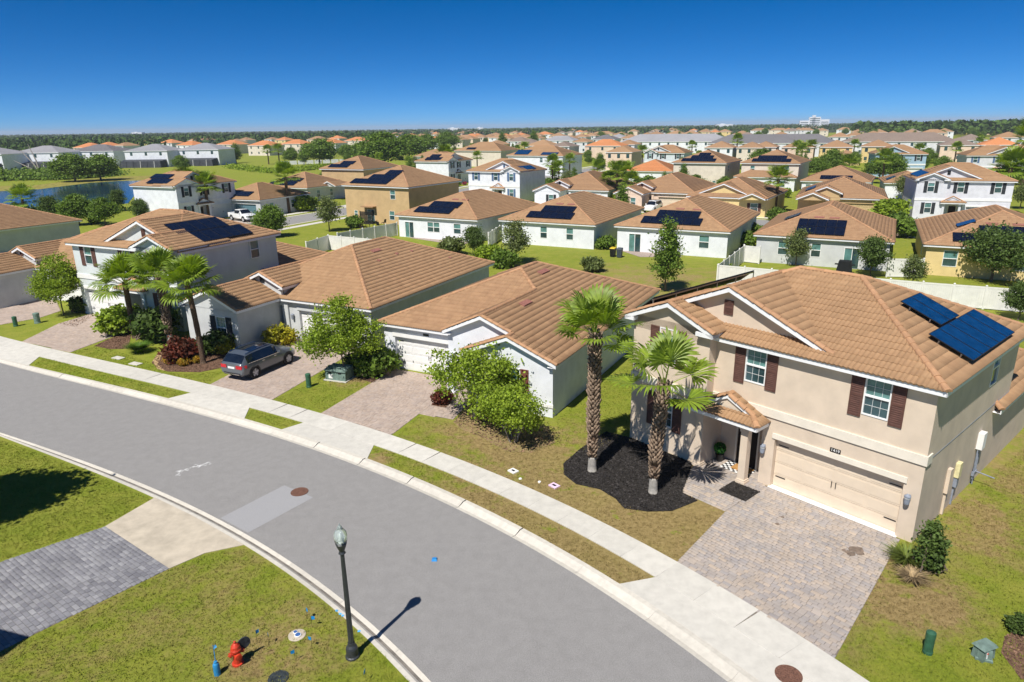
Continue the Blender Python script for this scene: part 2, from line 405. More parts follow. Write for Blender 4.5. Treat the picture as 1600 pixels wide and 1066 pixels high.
def pave(name, polys, ang, material, widths, rowh, singles, seed=1, z=.03):
    rr = random.Random(seed); ca, sa = math.cos(ang), math.sin(ang)
    base = MB()
    for P in polys: base.poly([(p[0], p[1], .010) for p in P])
    root = base.build(name, joint, None, kind='structure')
    items = []
    for P in polys:
        Q = [(p[0] * ca + p[1] * sa, -p[0] * sa + p[1] * ca) for p in P]
        y0, y1 = min(q[1] for q in Q), max(q[1] for q in Q); nr = int((y1 - y0) / rowh)
        for i in range(nr + 1):
            y = y0 + (i + .5) * rowh; r = in_range(Q, y)
            if r is None: continue
            x = r[0] - rr.random() * widths[-1] * .5
            while x < r[1]:
                w = rr.choice(widths); a, b = max(x, r[0]), min(x + w, r[1]); x += w
                if b - a < .05: continue
                items.append(((a + b) / 2, y, b - a, abs((b - a) - w) < 1e-6))
    def wp(x, y): return (x * ca - y * sa, x * sa + y * ca)
    items = [(wp(x, y), w, full) for x, y, w, full in items]
    items.sort(key=lambda t: (t[0][0] ** 2 + t[0][1] ** 2))
    V = []; F = []; k = 0; ns = 0
    g = .010
    for (x, y), w, full in items:
        dz = rr.uniform(-.004, .004)
        if ns < singles and full:
            key = round(w, 3)
            if (name, key, rowh) not in PV:
                me = bpy.data.meshes.new('paver'); me.from_pydata(paver_block(w - g, rowh - g), [], PF); me.materials.append(material); PV[(name, key, rowh)] = me
            o = link('paver', PV[(name, key, rowh)], root); o.location = (x, y, z + dz); o.rotation_euler = (rr.uniform(-.008, .008), rr.uniform(-.008, .008), ang); ns += 1
        else:
            for (px, py, pz) in paver_block(w - g, rowh - g): V.append((x + px * ca - py * sa, y + px * sa + py * ca, z + dz + pz))
            F += [tuple(k + j for j in f) for f in PF]; k += 12
    if V:
        tag(link('paver_field', np_mesh('paver_field', V, F), root, material), kind='stuff')
    return root
def loc(O, th, u, v, z=0.0):
    c, s = math.cos(th), math.sin(th); return Vector((O[0] + u * c - v * s, O[1] + u * s + v * c, z))
O1, T1 = (14.194, 21.124), -.852
O2, T2 = (2.047, 32.541), -.489
O3, T3 = (-9.45, 44.241), -.46
O4, T4 = (-24.409, 49.919), -.452
SIZ = (.152, .225, .30)
d1 = [G(1056, 880), G(1304, 1030), loc(O1, T1, -.35, -.06), loc(O1, T1, -5.6, -.06), loc(O1, T1, -5.63, -2.98)]
w1 = [loc(O1, T1, -7.61, -3.04), loc(O1, T1, -5.64, -2.98), loc(O1, T1, -5.6, -.05), loc(O1, T1, -6.0, .88), loc(O1, T1, -8.45, .88), loc(O1, T1, -8.62, -.9)]
pave('driveway', [d1, w1], T1, paver_tan, SIZ, .152, 300, 1)
d2 = [G(502, 646), G(612, 680), G(655, 647), loc(O2, T2, -6.95, 2.5), loc(O2, T2, -12.0, 2.5)]
w2 = [G(655, 647), G(708, 656), G(738, 626), loc(O2, T2, -6.95, 2.5)]
pave('driveway', [d2, w2], T2, paver_rose, SIZ, .152, 0, 2)
d3 = [G(327, 602), G(424, 626), loc(O3, T3, -1.1, -.05), loc(O3, T3, -6.7, -.05)]
pave('driveway', [d3], T3, paver_rose, SIZ, .152, 0, 3)
d4 = [G(35, 534), G(110, 551), G(190, 521), loc(O4, T4, -6.3, -.05), loc(O4, T4, -11.8, -.05), G(92, 506)]
pave('driveway', [d4], T4, paver_rose, SIZ, .152, 0, 4)
d5 = [G(-70, 526), G(0, 508), G(62, 497), G(95, 486), G(88, 472), G(52, 462), G(-30, 480)]
pave('driveway', [d5], T4, paver_rose, SIZ, .152, 0, 5)
d6 = [G(163.6, 823.6), G(263.5, 889.5), G(55, 991), G(-60, 1049), G(-230, 950), G(0, 879)]
_a = G(263.5, 889.5) - G(163.6, 823.6)
pave('driveway', [d6], math.atan2(_a.y, _a.x), paver_gray, (.15, .22, .34, .28), .15, 300, 6)
# ------------------------------------------------------------------ houses
def tilemat(name, col, col2): return mat(name, col, .82, .12, 2.2, bump=.25, bscale=30, island=.07, spec=.2, col2=col2, big=.06)
tile_tan = tilemat('clay_tile_tan', (.365, .226, .125), (.305, .182, .10))
tile_rust = tilemat('clay_tile_rust', (.35, .214, .12), (.29, .17, .096))
tile_orange = tilemat('clay_tile_orange', (.55, .235, .10), (.47, .18, .075))
tile_cap = mat('ridge_tile_orange', (.46, .262, .14), .8, .15, 3, bump=.25, bscale=30, island=.10, spec=.25, col2=(.36, .205, .12))
shingle_gray = tilemat('gray_shingle', (.30, .30, .32), (.24, .24, .255))
shingle_dark = tilemat('dark_shingle', (.17, .165, .175), (.13, .125, .13))
shingle_brown = tilemat('brown_shingle', (.255, .20, .165), (.195, .15, .125))
felt = mat('roof_underlay', (.09, .06, .045), .9)
def stucco(name, col): return mat(name, col, .92, .05, 1.1, bump=.4, bscale=45, spec=.15, big=.05)
st_beige = stucco('stucco_beige', (.67, .56, .445)); st_white = stucco('stucco_white', (.76, .785, .83)); st_gray = stucco('stucco_pale_gray', (.57, .585, .59))  # white and gray carry a bluish tint standing in for cool sky fill
st_blue = stucco('stucco_blue', (.33, .47, .60)); st_tan = stucco('stucco_tan', (.55, .39, .21)); st_cream = stucco('stucco_cream', (.70, .63, .54)); st_yellow = stucco('stucco_yellow', (.72, .56, .27))
st_lav = stucco('stucco_lavender', (.66, .67, .715)); st_bluewhite = stucco('stucco_blue_white', (.62, .68, .73)); st_pink = stucco('stucco_peach', (.74, .58, .46))
trim_cream = mat('trim_cream', (.76, .70, .60), .7, .04, 2); fascia_w = mat('fascia_white', (.82, .83, .85), .55, .03, 2)
shut_brown = mat('shutter_brown', (.115, .055, .043), .7, .12, 6); shut_black = mat('shutter_black', (.02, .025, .03), .6); shut_blue = mat('shutter_blue', (.10, .17, .29), .6)
glass = mat('window_glass', (.035, .075, .085), .08, .25, .9, spec=.9); blind = mat('window_blind', (.10, .22, .21), .22, .2, 1.3, spec=.8)
vinyl = mat('window_vinyl', (.82, .83, .83), .4, .02, 3); door_beige = mat('garage_beige', (.70, .59, .46), .55, .03, 1.5); door_white = mat('garage_white', (.80, .80, .79), .5, .03, 1.5)
door_teal = mat('garage_teal', (.12, .22, .27), .5, .05, 2); dark = mat('painted_dark_interior', (.018, .013, .011), .8); blackmetal = mat('black_metal', (.02, .02, .022), .4, .1, 9, metal=.3, spec=.5)  # dark: unlit room behind the doorway put into a flat colour
cell = mat('solar_cell', (.004, .040, .125), .16, .2, 3, spec=.7); cell_dk = mat('solar_cell_black', (.006, .009, .022), .2, .2, 3, spec=.6); alu = mat('aluminium', (.45, .46, .48), .35, .08, 9, metal=.9)  # solar_cell: blue of the reflected sky deepened in the base colour
lampglass = mat('lamp_glass', (.5, .52, .52), .2, .1, 9, spec=.7); bluegray = mat('lamp_gray', (.25, .28, .34), .5)

def cap_block(n=6, l=.43):
    """half-round ridge tile, axis along +x"""
    V = []
    for x, r in ((0, .135), (l, .112)):
        for j in range(n + 1):
            t = math.pi * j / n; V.append((x, -r * math.cos(t), r * math.sin(t) * .8 - .02))
    F = [(j, j + 1, n + 2 + j, n + 1 + j) for j in range(n)] + [tuple(range(n + 1))]
    return V, F
CAPV, CAPF = cap_block()
CAPM = bpy.data.meshes.new('ridge_tile'); CAPM.from_pydata(CAPV, [], CAPF); CAPM.materials.append(tile_cap)

PROF9 = np.array([(i / 8, (.042 * (.5 - .5 * math.cos(4 * math.pi * i / 8)))) for i in range(9)])
PROF5 = np.array([(0, 0), (.25, .03), (.5, 0), (.75, .03), (1, 0)])
PROF2 = np.array([(0, .01), (1, .01)])
class House:
    def __init__(s, name, O, th, label, wm, rm=None, lod=1, mirror=None, cat='house', group=None, th0=0):
        s.e = empty(name, (O[0], O[1], 0), th, label, cat, group)
        s.wm, s.rm, s.lod, s.mir = wm, rm or tile_tan, lod, mirror
        s.w = MB(); s.fa = MB(); s.un = MB(); s.tr = MB(); s.ts = []; s.caps = []; s.single = []; s.trim_mat = fascia_w
    def X(s, u, v, z):
        if s.mir is not None: u = -s.mir - u
        return (u, v, z)
    def P(s, f, c, a, out, z):
        if f == 'F': q = (a, c - out, z)
        elif f == 'B': q = (a, c + out, z)
        elif f == 'R': q = (c + out, a, z)
        else: q = (c - out, a, z)
        return s.X(*q)
    # ---- roof
    def plane(s, f, c, ze, T, poly, eave=True, fascia=.2):
        ab = {'F': lambda u, v: (u, v - c), 'B': lambda u, v: (u, c - v), 'R': lambda u, v: (v, c - u), 'L': lambda u, v: (v, u - c)}[f]
        inv = {'F': lambda a, b: (a, c + b), 'B': lambda a, b: (a, c - b), 'R': lambda a, b: (c - b, a), 'L': lambda a, b: (c + b, a)}[f]
        Q = [ab(*p) for p in poly]
        s.un.poly([s.X(*inv(a, b), ze + T * b - .015) for a, b in Q])
        cs = 1 / math.hypot(1, T); sn = T * cs
        if s.lod >= 0:
            ex = .37; bmax = max(q[1] for q in Q); Qs = [(a, b / cs) for a, b in Q]; bm = bmax / cs; bmin = min(q[1] for q in Qs)
            prof = PROF9 if s.lod >= 2 else (PROF5 if s.lod == 1 else PROF2); K = len(prof); pw = .345
            i = int(max(0, math.floor(bmin / ex + 1e-6)))
            while i * ex < bm - .03:
                b0 = max(i * ex, bmin); b1 = min((i + 1) * ex, bm - 1e-4); i += 1
                r0 = in_range(Qs, min(b0 + 1e-4, bm)); r1 = in_range(Qs, b1)
                if r0 is None or b1 - b0 < .04: continue
                if r1 is None: r1 = ((r0[0] + r0[1]) / 2,) * 2
                lo, hi = min(r0[0], r1[0]), max(r0[1], r1[1])
                bl = b0 - (.05 if b0 < 1e-6 else 0.0)
                if s.lod == 0: ks = np.array([0.0]); wid = hi - lo; a0 = np.array([lo])
                else: ks = np.arange(math.floor(lo / pw), math.ceil(hi / pw)); wid = pw; a0 = ks * pw
                A = a0[:, None] + prof[None, :, 0] * wid
                h = np.broadcast_to(prof[None, :, 1], A.shape) + (NR.random((len(a0), 1)) - .5) * .008
                A0 = np.clip(A, r0[0], r0[1]); A1 = np.clip(A, r1[0], r1[1])
                keep = ((A0[:, -1] - A0[:, 0]) + (A1[:, -1] - A1[:, 0])) > .03
                full = ((A0[:, -1] - A0[:, 0]) > wid - 1e-6) & ((A1[:, -1] - A1[:, 0]) > wid - 1e-6)
                for (AA, bb, hh) in ((A0, bl, h - .012), (A0, bl, h + .050), (A1, b1 + (.03 if b1 < bm - .05 else 0), h + .004)):
                    pass
                rows = [(A0, bl, h - .012), (A0, bl, h + .050), (A1, b1, h + .028)]
                M = np.zeros((len(a0), 3, K, 3))
                for r, (AA, bb, hh) in enumerate(rows):
                    bh = bb * cs - hh * sn; zz = ze + bb * sn + hh * cs
                    aa = AA
                    if f == 'F': x, y = aa, c + bh
                    elif f == 'B': x, y = aa, c - bh
                    elif f == 'R': x, y = c - bh, aa
                    else: x, y = c + bh, aa
                    M[:, r, :, 0] = x; M[:, r, :, 1] = y; M[:, r, :, 2] = zz
                if s.mir is not None: M[..., 0] = -s.mir - M[..., 0]
                idx = np.where(keep)[0]
                if s.lod == 3:
                    for j in idx:
                        if full[j]: s.single.append((f, M[j]))
                        else: s.ts.append(M[j:j + 1])
                else: s.ts.append(M[idx])
        # fascia and soffit along the eave
        ev = [q for q in Q if abs(q[1]) < 1e-6]
        if eave and len(ev) >= 2:
            a0, a1 = min(q[0] for q in ev), max(q[0] for q in ev)
            def pt(a, b, z): return s.X(*inv(a, b), z)
            z1, z0 = ze - .02, ze - fascia
            s.fa.hexa([pt(a0, 0, z0), pt(a1, 0, z0), pt(a1, .035, z0), pt(a0, .035, z0), pt(a0, 0, z1), pt(a1, 0, z1), pt(a1, .035, z1 + .01), pt(a0, .035, z1 + .01)])
            s.fa.poly([pt(a0, .036, z0 + .02), pt(a1, .036, z0 + .02), pt(a1, .5, z0 + .02), pt(a0, .5, z0 + .02)])
    def cap(s, p, q): s.caps.append((p, q))
    def rake(s, p, q, dv, d=.2):
        """white board under a sloping roof edge; dv = outward side along v"""
        a = [p, q]; P0 = []
        for (u, v, z) in a: P0.append([s.X(u, v, z - d), s.X(u, v + dv, z - d), s.X(u, v + dv, z - .015), s.X(u, v, z - .015)])
        s.fa.hexa([P0[0][0], P0[1][0], P0[1][1], P0[0][1], P0[0][3], P0[1][3], P0[1][2], P0[0][2]])
    def hip(s, u0, u1, v0, v1, ze, T, hide=''):
        w, d = u1 - u0, v1 - v0; h = min(w, d) / 2; zr = ze + T * h; uc, vc = (u0 + u1) / 2, (v0 + v1) / 2
        if d >= w: A, B = (uc, v0 + h), (uc, v1 - h)
        else: A, B = (u0 + h, vc), (u1 - h, vc)
        if d >= w:
            pl = {'F': [(u0, v0), (u1, v0), A], 'B': [(u1, v1), (u0, v1), B], 'R': [(u1, v0), (u1, v1), B, A], 'L': [(u0, v1), (u0, v0), A, B]}
        else:
            pl = {'F': [(u0, v0), (u1, v0), B, A], 'B': [(u1, v1), (u0, v1), A, B], 'R': [(u1, v0), (u1, v1), B], 'L': [(u0, v1), (u0, v0), A]}
        cc = {'F': v0, 'B': v1, 'R': u1, 'L': u0}
        for f in 'FBRL':
            if f not in hide: s.plane(f, cc[f], ze, T, pl[f])
        if s.lod >= 0:
            a3, b3 = (*A, zr), (*B, zr)
            s.cap(a3, b3)
            l, r = (a3, a3) if d >= w else (a3, b3)
            s.cap((u0, v0, ze), a3); s.cap((u1, v1, ze), b3)
            s.cap((u1, v0, ze), a3 if d >= w else b3); s.cap((u0, v1, ze), b3 if d >= w else a3)
        return zr
    def gable(s, u0, u1, v0, v1, ze, T, ov=.3, wall_z=None, left=True, right=True, rakeboard=True, wallv=None):
        """gable roof, ridge running back along v, gable end facing the front at v0"""
        uc = (u0 + u1) / 2; h = (u1 - u0) / 2; zr = ze + T * h
        if right: s.plane('R', u1, ze, T, [(u1, v0), (u1, v1), (uc, v1), (uc, v0)])
        if left: s.plane('L', u0, ze, T, [(u0, v1), (u0, v0), (uc, v0), (uc, v1)])
        if rakeboard:
            s.rake((u0, v0, ze), (uc, v0, zr), .035); s.rake((uc, v0, zr), (u1, v0, ze), .035)
            for a, b in (((u0, v0, ze), (uc, v0, zr)), ((uc, v0, zr), (u1, v0, ze))):
                s.fa.poly([s.X(a[0], v0 + .03, a[2] - .19), s.X(b[0], v0 + .03, b[2] - .19), s.X(b[0], v0 + ov + .02, b[2] - .19), s.X(a[0], v0 + ov + .02, a[2] - .19)])
        if s.lod >= 0:
            s.cap((u0, v0 + .08, ze), (uc, v0 + .08, zr)); s.cap((u1, v0 + .08, ze), (uc, v0 + .08, zr)); s.cap((uc, v0, zr), (uc, v1, zr))
        wv = v0 + ov if wallv is None else wallv
        wz = ze - .2 if wall_z is None else wall_z
        s.w.poly([s.X(u0 + ov, wv, wz), s.X(u1 - ov, wv, wz), s.X(u1 - ov, wv, ze + T * ov - .12), s.X(uc, wv, zr - .12), s.X(u0 + ov, wv, ze + T * ov - .12)])
        return zr
    # ---- walls
    def wall(s, f, c, a0, a1, z0, z1, holes=(), depth=.14):
        xs = sorted({a0, a1, *[h[0] for h in holes], *[h[1] for h in holes]}); zs = sorted({z0, z1, *[h[2] for h in holes], *[h[3] for h in holes]})
        for i in range(len(xs) - 1):
            for j in range(len(zs) - 1):
                xm, zm = (xs[i] + xs[i + 1]) / 2, (zs[j] + zs[j + 1]) / 2
                if any(h[0] < xm < h[1] and h[2] < zm < h[3] for h in holes): continue
                s.w.poly([s.P(f, c, xs[i], 0, zs[j]), s.P(f, c, xs[i + 1], 0, zs[j]), s.P(f, c, xs[i + 1], 0, zs[j + 1]), s.P(f, c, xs[i], 0, zs[j + 1])])
        for h in holes:
            d = h[4] if len(h) > 4 else depth
            q = [(h[0], h[2]), (h[1], h[2]), (h[1], h[3]), (h[0], h[3])]
            for k in range(4):
                (p, r), (p2, r2) = q[k], q[(k + 1) % 4]
                s.w.poly([s.P(f, c, p, 0, r), s.P(f, c, p2, 0, r2), s.P(f, c, p2, -d, r2), s.P(f, c, p, -d, r)])
    def fbox(s, mb, f, c, a0, a1, z0, z1, o0, o1, mi=0):
        mb.hexa([s.P(f, c, a0, o0, z0), s.P(f, c, a1, o0, z0), s.P(f, c, a1, o1, z0), s.P(f, c, a0, o1, z0), s.P(f, c, a0, o0, z1), s.P(f, c, a1, o0, z1), s.P(f, c, a1, o1, z1), s.P(f, c, a0, o1, z1)], mi)
    def window(s, f, c, a0, a1, z0, z1, shut=None, grid=True, parts=True, out=.0, sw=.46):
        """sash window: vinyl frame, two panes, glazing bars; louvred shutters on request"""
        m = MB(); t = .045; zm = (z0 + z1) / 2
        for b in ((a0, a0 + t, z0, z1), (a1 - t, a1, z0, z1), (a0 + t, a1 - t, z0, z0 + t), (a0 + t, a1 - t, z1 - t, z1), (a0 + t, a1 - t, zm - .03, zm + .03)):
            s.fbox(m, f, c, *b, -.10 + out, .025 + out)
        w = m.build('window', vinyl, s.e)
        for k, (za, zb) in enumerate(((zm + .03, z1 - t), (z0 + t, zm - .03))):
            p = MB(); s.fbox(p, f, c, a0 + t, a1 - t, za, zb, -.085 + out, -.06 + out + .02 * k)
            p.build('pane', blind if k == 0 else glass, w)
            if grid:
                g = MB(); o = -.058 + out + .02 * k
                for i in (1, 2): x = a0 + t + (a1 - a0 - 2 * t) * i / 3; s.fbox(g, f, c, x - .0045, x + .0045, za, zb, o, o + .012)
                z = (za + zb) / 2; s.fbox(g, f, c, a0 + t, a1 - t, z - .0045, z + .0045, o + .001, o + .013)
                g.build('glazing_bar', vinyl, w)
        if shut:
            for x0, x1 in ((a0 - .02 - sw, a0 - .02), (a1 + .02, a1 + .02 + sw)): s.shutter(f, c, x0, x1, z0 - .13, z1 + .01, shut)
        return w
    def shutter(s, f, c, x0, x1, z0, z1, material):
        q = MB(); t = .05; zm = (z0 + z1) / 2
        s.fbox(q, f, c, x0, x1, z0, z1, .004, .02)
        for b in ((x0, x0 + t, z0, z1), (x1 - t, x1, z0, z1), (x0 + t, x1 - t, z0, z0 + .07), (x0 + t, x1 - t, z1 - .07, z1), (x0 + t, x1 - t, zm - .04, zm + .04)): s.fbox(q, f, c, *b, .018, .05)
        n = 9
        for za, zb in ((z0 + .07, zm - .04), (zm + .04, z1 - .07)):
            for i in range(n):
                z = za + (zb - za) * i / n; h = (zb - za) / n
                q.hexa([s.P(f, c, x0 + t, .02, z + h * .6), s.P(f, c, x1 - t, .02, z + h * .6), s.P(f, c, x1 - t, .045, z), s.P(f, c, x0 + t, .045, z), s.P(f, c, x0 + t, .02, z + h * .95), s.P(f, c, x1 - t, .02, z + h * .95), s.P(f, c, x1 - t, .045, z + h * .3), s.P(f, c, x0 + t, .045, z + h * .3)])
        q.build('shutter', material, s.e)
    def garage(s, f, c, a0, a1, z1, material, rec=.22, hw=True):
        """sectional garage door: sections, strap hinges, pull handles"""
        b = MB(); s.fbox(b, f, c, a0, a1, .0, z1, -rec - .06, -rec - .03)
        d = b.build('garage_door', material, s.e)
        n = 4
        for i in range(n):
            q = MB(); za, zb = z1 * i / n + .008, z1 * (i + 1) / n - .008
            s.fbox(q, f, c, a0 + .01, a1 - .01, za, zb, -rec - .03, -rec)
            k = 4
            for j in range(k):
                x0 = a0 + .01 + (a1 - a0 - .02) * j / k + .07; x1 = a0 + .01 + (a1 - a0 - .02) * (j + 1) / k - .07
                s.fbox(q, f, c, x0, x1, za + .07, zb - .07, -rec - .001, -rec + .010)
            q.build('door_section', material, d)
        if hw:
            for x, dx in ((a0 + .1, .42), (a1 - .1, -.42)):
                for z in (z1 * .22, z1 * .86):
                    q = MB(); s.fbox(q, f, c, min(x, x + dx), max(x, x + dx), z - .018, z + .018, -rec + .010, -rec + .028); q.build('strap_hinge', blackmetal, d)
            for x in ((a0 + a1) / 2 - .09, (a0 + a1) / 2 + .07):
                q = MB(); s.fbox(q, f, c, x, x + .022, z1 * .40, z1 * .40 + .26, -rec + .010, -rec + .045); q.build('pull_handle', blackmetal, d)
        return d
    def solar(s, f, c, ze, T, rows, lift=.16, material=None, tilt=0.0, pw=None, name='solar_array'):
        """rows: (a0, a1, b0, b1, count) on the slope; each module a mesh of its own under the rails"""
        cs = 1 / math.hypot(1, T)
        def at(a, b, n):
            bh = b * cs - n * T * cs; z = ze + b * T * cs + n * cs
            return s.P(f, c, a, -bh, z)
        rail = MB()
        for a0, a1, b0, b1, n in rows:
            for b in (b0 + (b1 - b0) * .25, b0 + (b1 - b0) * .75):
                rail.hexa([at(a0, b - .02, lift - .07), at(a1, b - .02, lift - .07), at(a1, b + .02, lift - .07), at(a0, b + .02, lift - .07), at(a0, b - .02, lift - .02), at(a1, b - .02, lift - .02), at(a1, b + .02, lift - .02), at(a0, b + .02, lift - .02)])
                k = max(2, int((a1 - a0) / 1.2) + 1)
                for i in range(k):
                    a = a0 + .1 + (a1 - a0 - .2) * i / (k - 1)
                    rail.hexa([at(a - .02, b - .02, 0), at(a + .02, b - .02, 0), at(a + .02, b + .02, 0), at(a - .02, b + .02, 0), at(a - .02, b - .02, lift - .06), at(a + .02, b - .02, lift - .06), at(a + .02, b + .02, lift - .06), at(a - .02, b + .02, lift - .06)])
        root = rail.build(name, alu, s.e)
        for a0, a1, b0, b1, n in rows:
            for i in range(n):
                x0 = a0 + (a1 - a0) * i / n + .008; x1 = a0 + (a1 - a0) * (i + 1) / n - .008
                q = MB()
                def bx(xa, xb, ba, bb, n0, n1, mi): q.hexa([at(xa, ba, n0), at(xb, ba, n0), at(xb, bb, n0), at(xa, bb, n0), at(xa, ba, n1), at(xb, ba, n1), at(xb, bb, n1), at(xa, bb, n1)], mi)
                bx(x0 + .02, x1 - .02, b0 + .02, b1 - .02, lift - .015, lift + .012, 0)
                for r in ((x0, x0 + .02, b0, b1), (x1 - .02, x1, b0, b1), (x0 + .02, x1 - .02, b0, b0 + .02), (x0 + .02, x1 - .02, b1 - .02, b1)): bx(*r, lift - .018, lift + .018, 1)
                q.build('solar_panel', [material or cell_dk, blackmetal], root)
        return root
    def vent(s, f, c, ze, T, a, b, w=.9, d=.35, h=.12, material=None):
        cs = 1 / math.hypot(1, T)
        def at(x, y, n): bh = y * cs - n * T * cs; return s.P(f, c, x, -bh, ze + y * T * cs + n * cs)
        q = MB(); q.hexa([at(a, b, .0), at(a + w, b, .0), at(a + w, b + d, .0), at(a, b + d, .0), at(a + .03, b + .02, h), at(a + w - .03, b + .02, h), at(a + w, b + d, h * .8), at(a, b + d, h * .8)])
        q.build('roof_vent', material or mat('roof_vent', (.30, .13, .10), .7), s.e)
    # ---- assemble
    def finish(s, singles=0):
        if s.w.v: s.w.build('wall', s.wm, s.e, fix=False)
        if s.fa.v: s.fa.build('fascia', s.trim_mat, s.e)
        if s.tr.v: s.tr.build('trim', s.trim2 if hasattr(s, 'trim2') else trim_cream, s.e)
        roof = s.un.build('roof', felt if s.lod >= 0 else s.rm, s.e) if s.un.v else None
        # single roof tiles: the ones nearest to the street view keep their own object
        if s.single:
            E0 = s.e.matrix_basis
            def dist(M):
                p = E0 @ Vector(M[1].mean(0)); return (p - Vector((0, 0, CAM_H))).length
            s.single.sort(key=lambda t: (t[0] != 'F', dist(t[1])))
            protos = {}
            for f, M in s.single[:singles]:
                o = Vector(M[0, 0]); ax = (Vector(M[0, -1]) - o).normalized(); up = (Vector(M[2, 0]) - Vector(M[1, 0])).normalized(); nn = ax.cross(up).normalized(); up = nn.cross(ax)
                B = Matrix((ax, up, nn)).transposed()
                L = round((Vector(M[2, 0]) - Vector(M[1, 0])).length, 2)
                if (f, L) not in protos:
                    Bi = B.inverted(); V = [tuple(Bi @ (Vector(p) - o)) for p in M.reshape(-1, 3)]; K = M.shape[1]
                    F = [(r * K + j, r * K + j + 1, (r + 1) * K + j + 1, (r + 1) * K + j) for r in (0, 1) for j in range(K - 1)]
                    me = bpy.data.meshes.new('roof_tile'); me.from_pydata(V, [], F); me.materials.append(s.rm); protos[(f, L)] = me
                ob = link('roof_tile', protos[(f, L)], roof); ob.matrix_local = Matrix.Translation(o) @ B.to_4x4()
            for f, M in s.single[singles:]: s.ts.append(M[None])
        if s.ts:
            K = s.ts[0].shape[2]; A = np.concatenate(s.ts); n = len(A)
            base = (np.arange(n) * 3 * K)[:, None]
            fq = np.array([(r * K + j, r * K + j + 1, (r + 1) * K + j + 1, (r + 1) * K + j) for r in (0, 1) for j in range(K - 1)])
            F = (base[:, :, None] + fq[None]).reshape(-1, 4)
            tag(link('roof_tiling', np_mesh('roof_tiling', A.reshape(-1, 3), F), roof, s.rm), kind='stuff')
        V = []; F = []
        for p, q in s.caps:
            p, q = Vector(s.X(*p)), Vector(s.X(*q))
            if p.z > q.z: p, q = q, p
            d = q - p; Ln = d.length
            if Ln < .3: continue
            ax = d / Ln; sd = ax.cross(Vector((0, 0, 1))).normalized() * -1; nn = ax.cross(sd)
            B = Matrix((ax, sd, nn)).transposed(); nt = max(1, int(round(Ln / .39)))
            for i in range(nt):
                o = p + ax * (Ln * i / nt - .02) + nn * (.045 + .006 * R.random())
                if s.lod >= 2.5:
                    ob = link('ridge_tile', CAPM, roof); ob.matrix_local = Matrix.Translation(o) @ B.to_4x4() @ Matrix.Rotation(R.uniform(-.03, .03), 4, 'Y')
                else:
                    k = len(V); V += [tuple(o + B @ Vector(v)) for v in CAPV]; F += [tuple(k + j for j in f) for f in CAPF]
        if V:
            me = bpy.data.meshes.new('ridge_tiling'); me.from_pydata(V, [], F); me.materials.append(s.capmat if hasattr(s, 'capmat') else tile_cap)
            tag(link('ridge_tiling', me, roof), kind='stuff')
        return s.e
def light_fixture(h, f, c, a, z):
    m = MB(); P = Vector(h.P(f, c, a, .14, z)); W0 = Vector(h.P(f, c, a, 0, z))
    m.bar(W0 + Vector((0, 0, .12)), P + Vector((0, 0, .16)), .05, .05); h.fbox(m, f, c, a - .06, a + .06, z + .02, z + .2, .004, .03)
    m.lathe([(.02, .26), (.10, .20), (.12, .17), (.11, .15), (.09, -.12), (.05, -.16), (.01, -.2)], 10, P)
    o = m.build('wall_lamp', bluegray, h.e); g = MB(); g.lathe([(.075, -.10), (.112, .13)], 10, P); g.build('lamp_glass', lampglass, o)

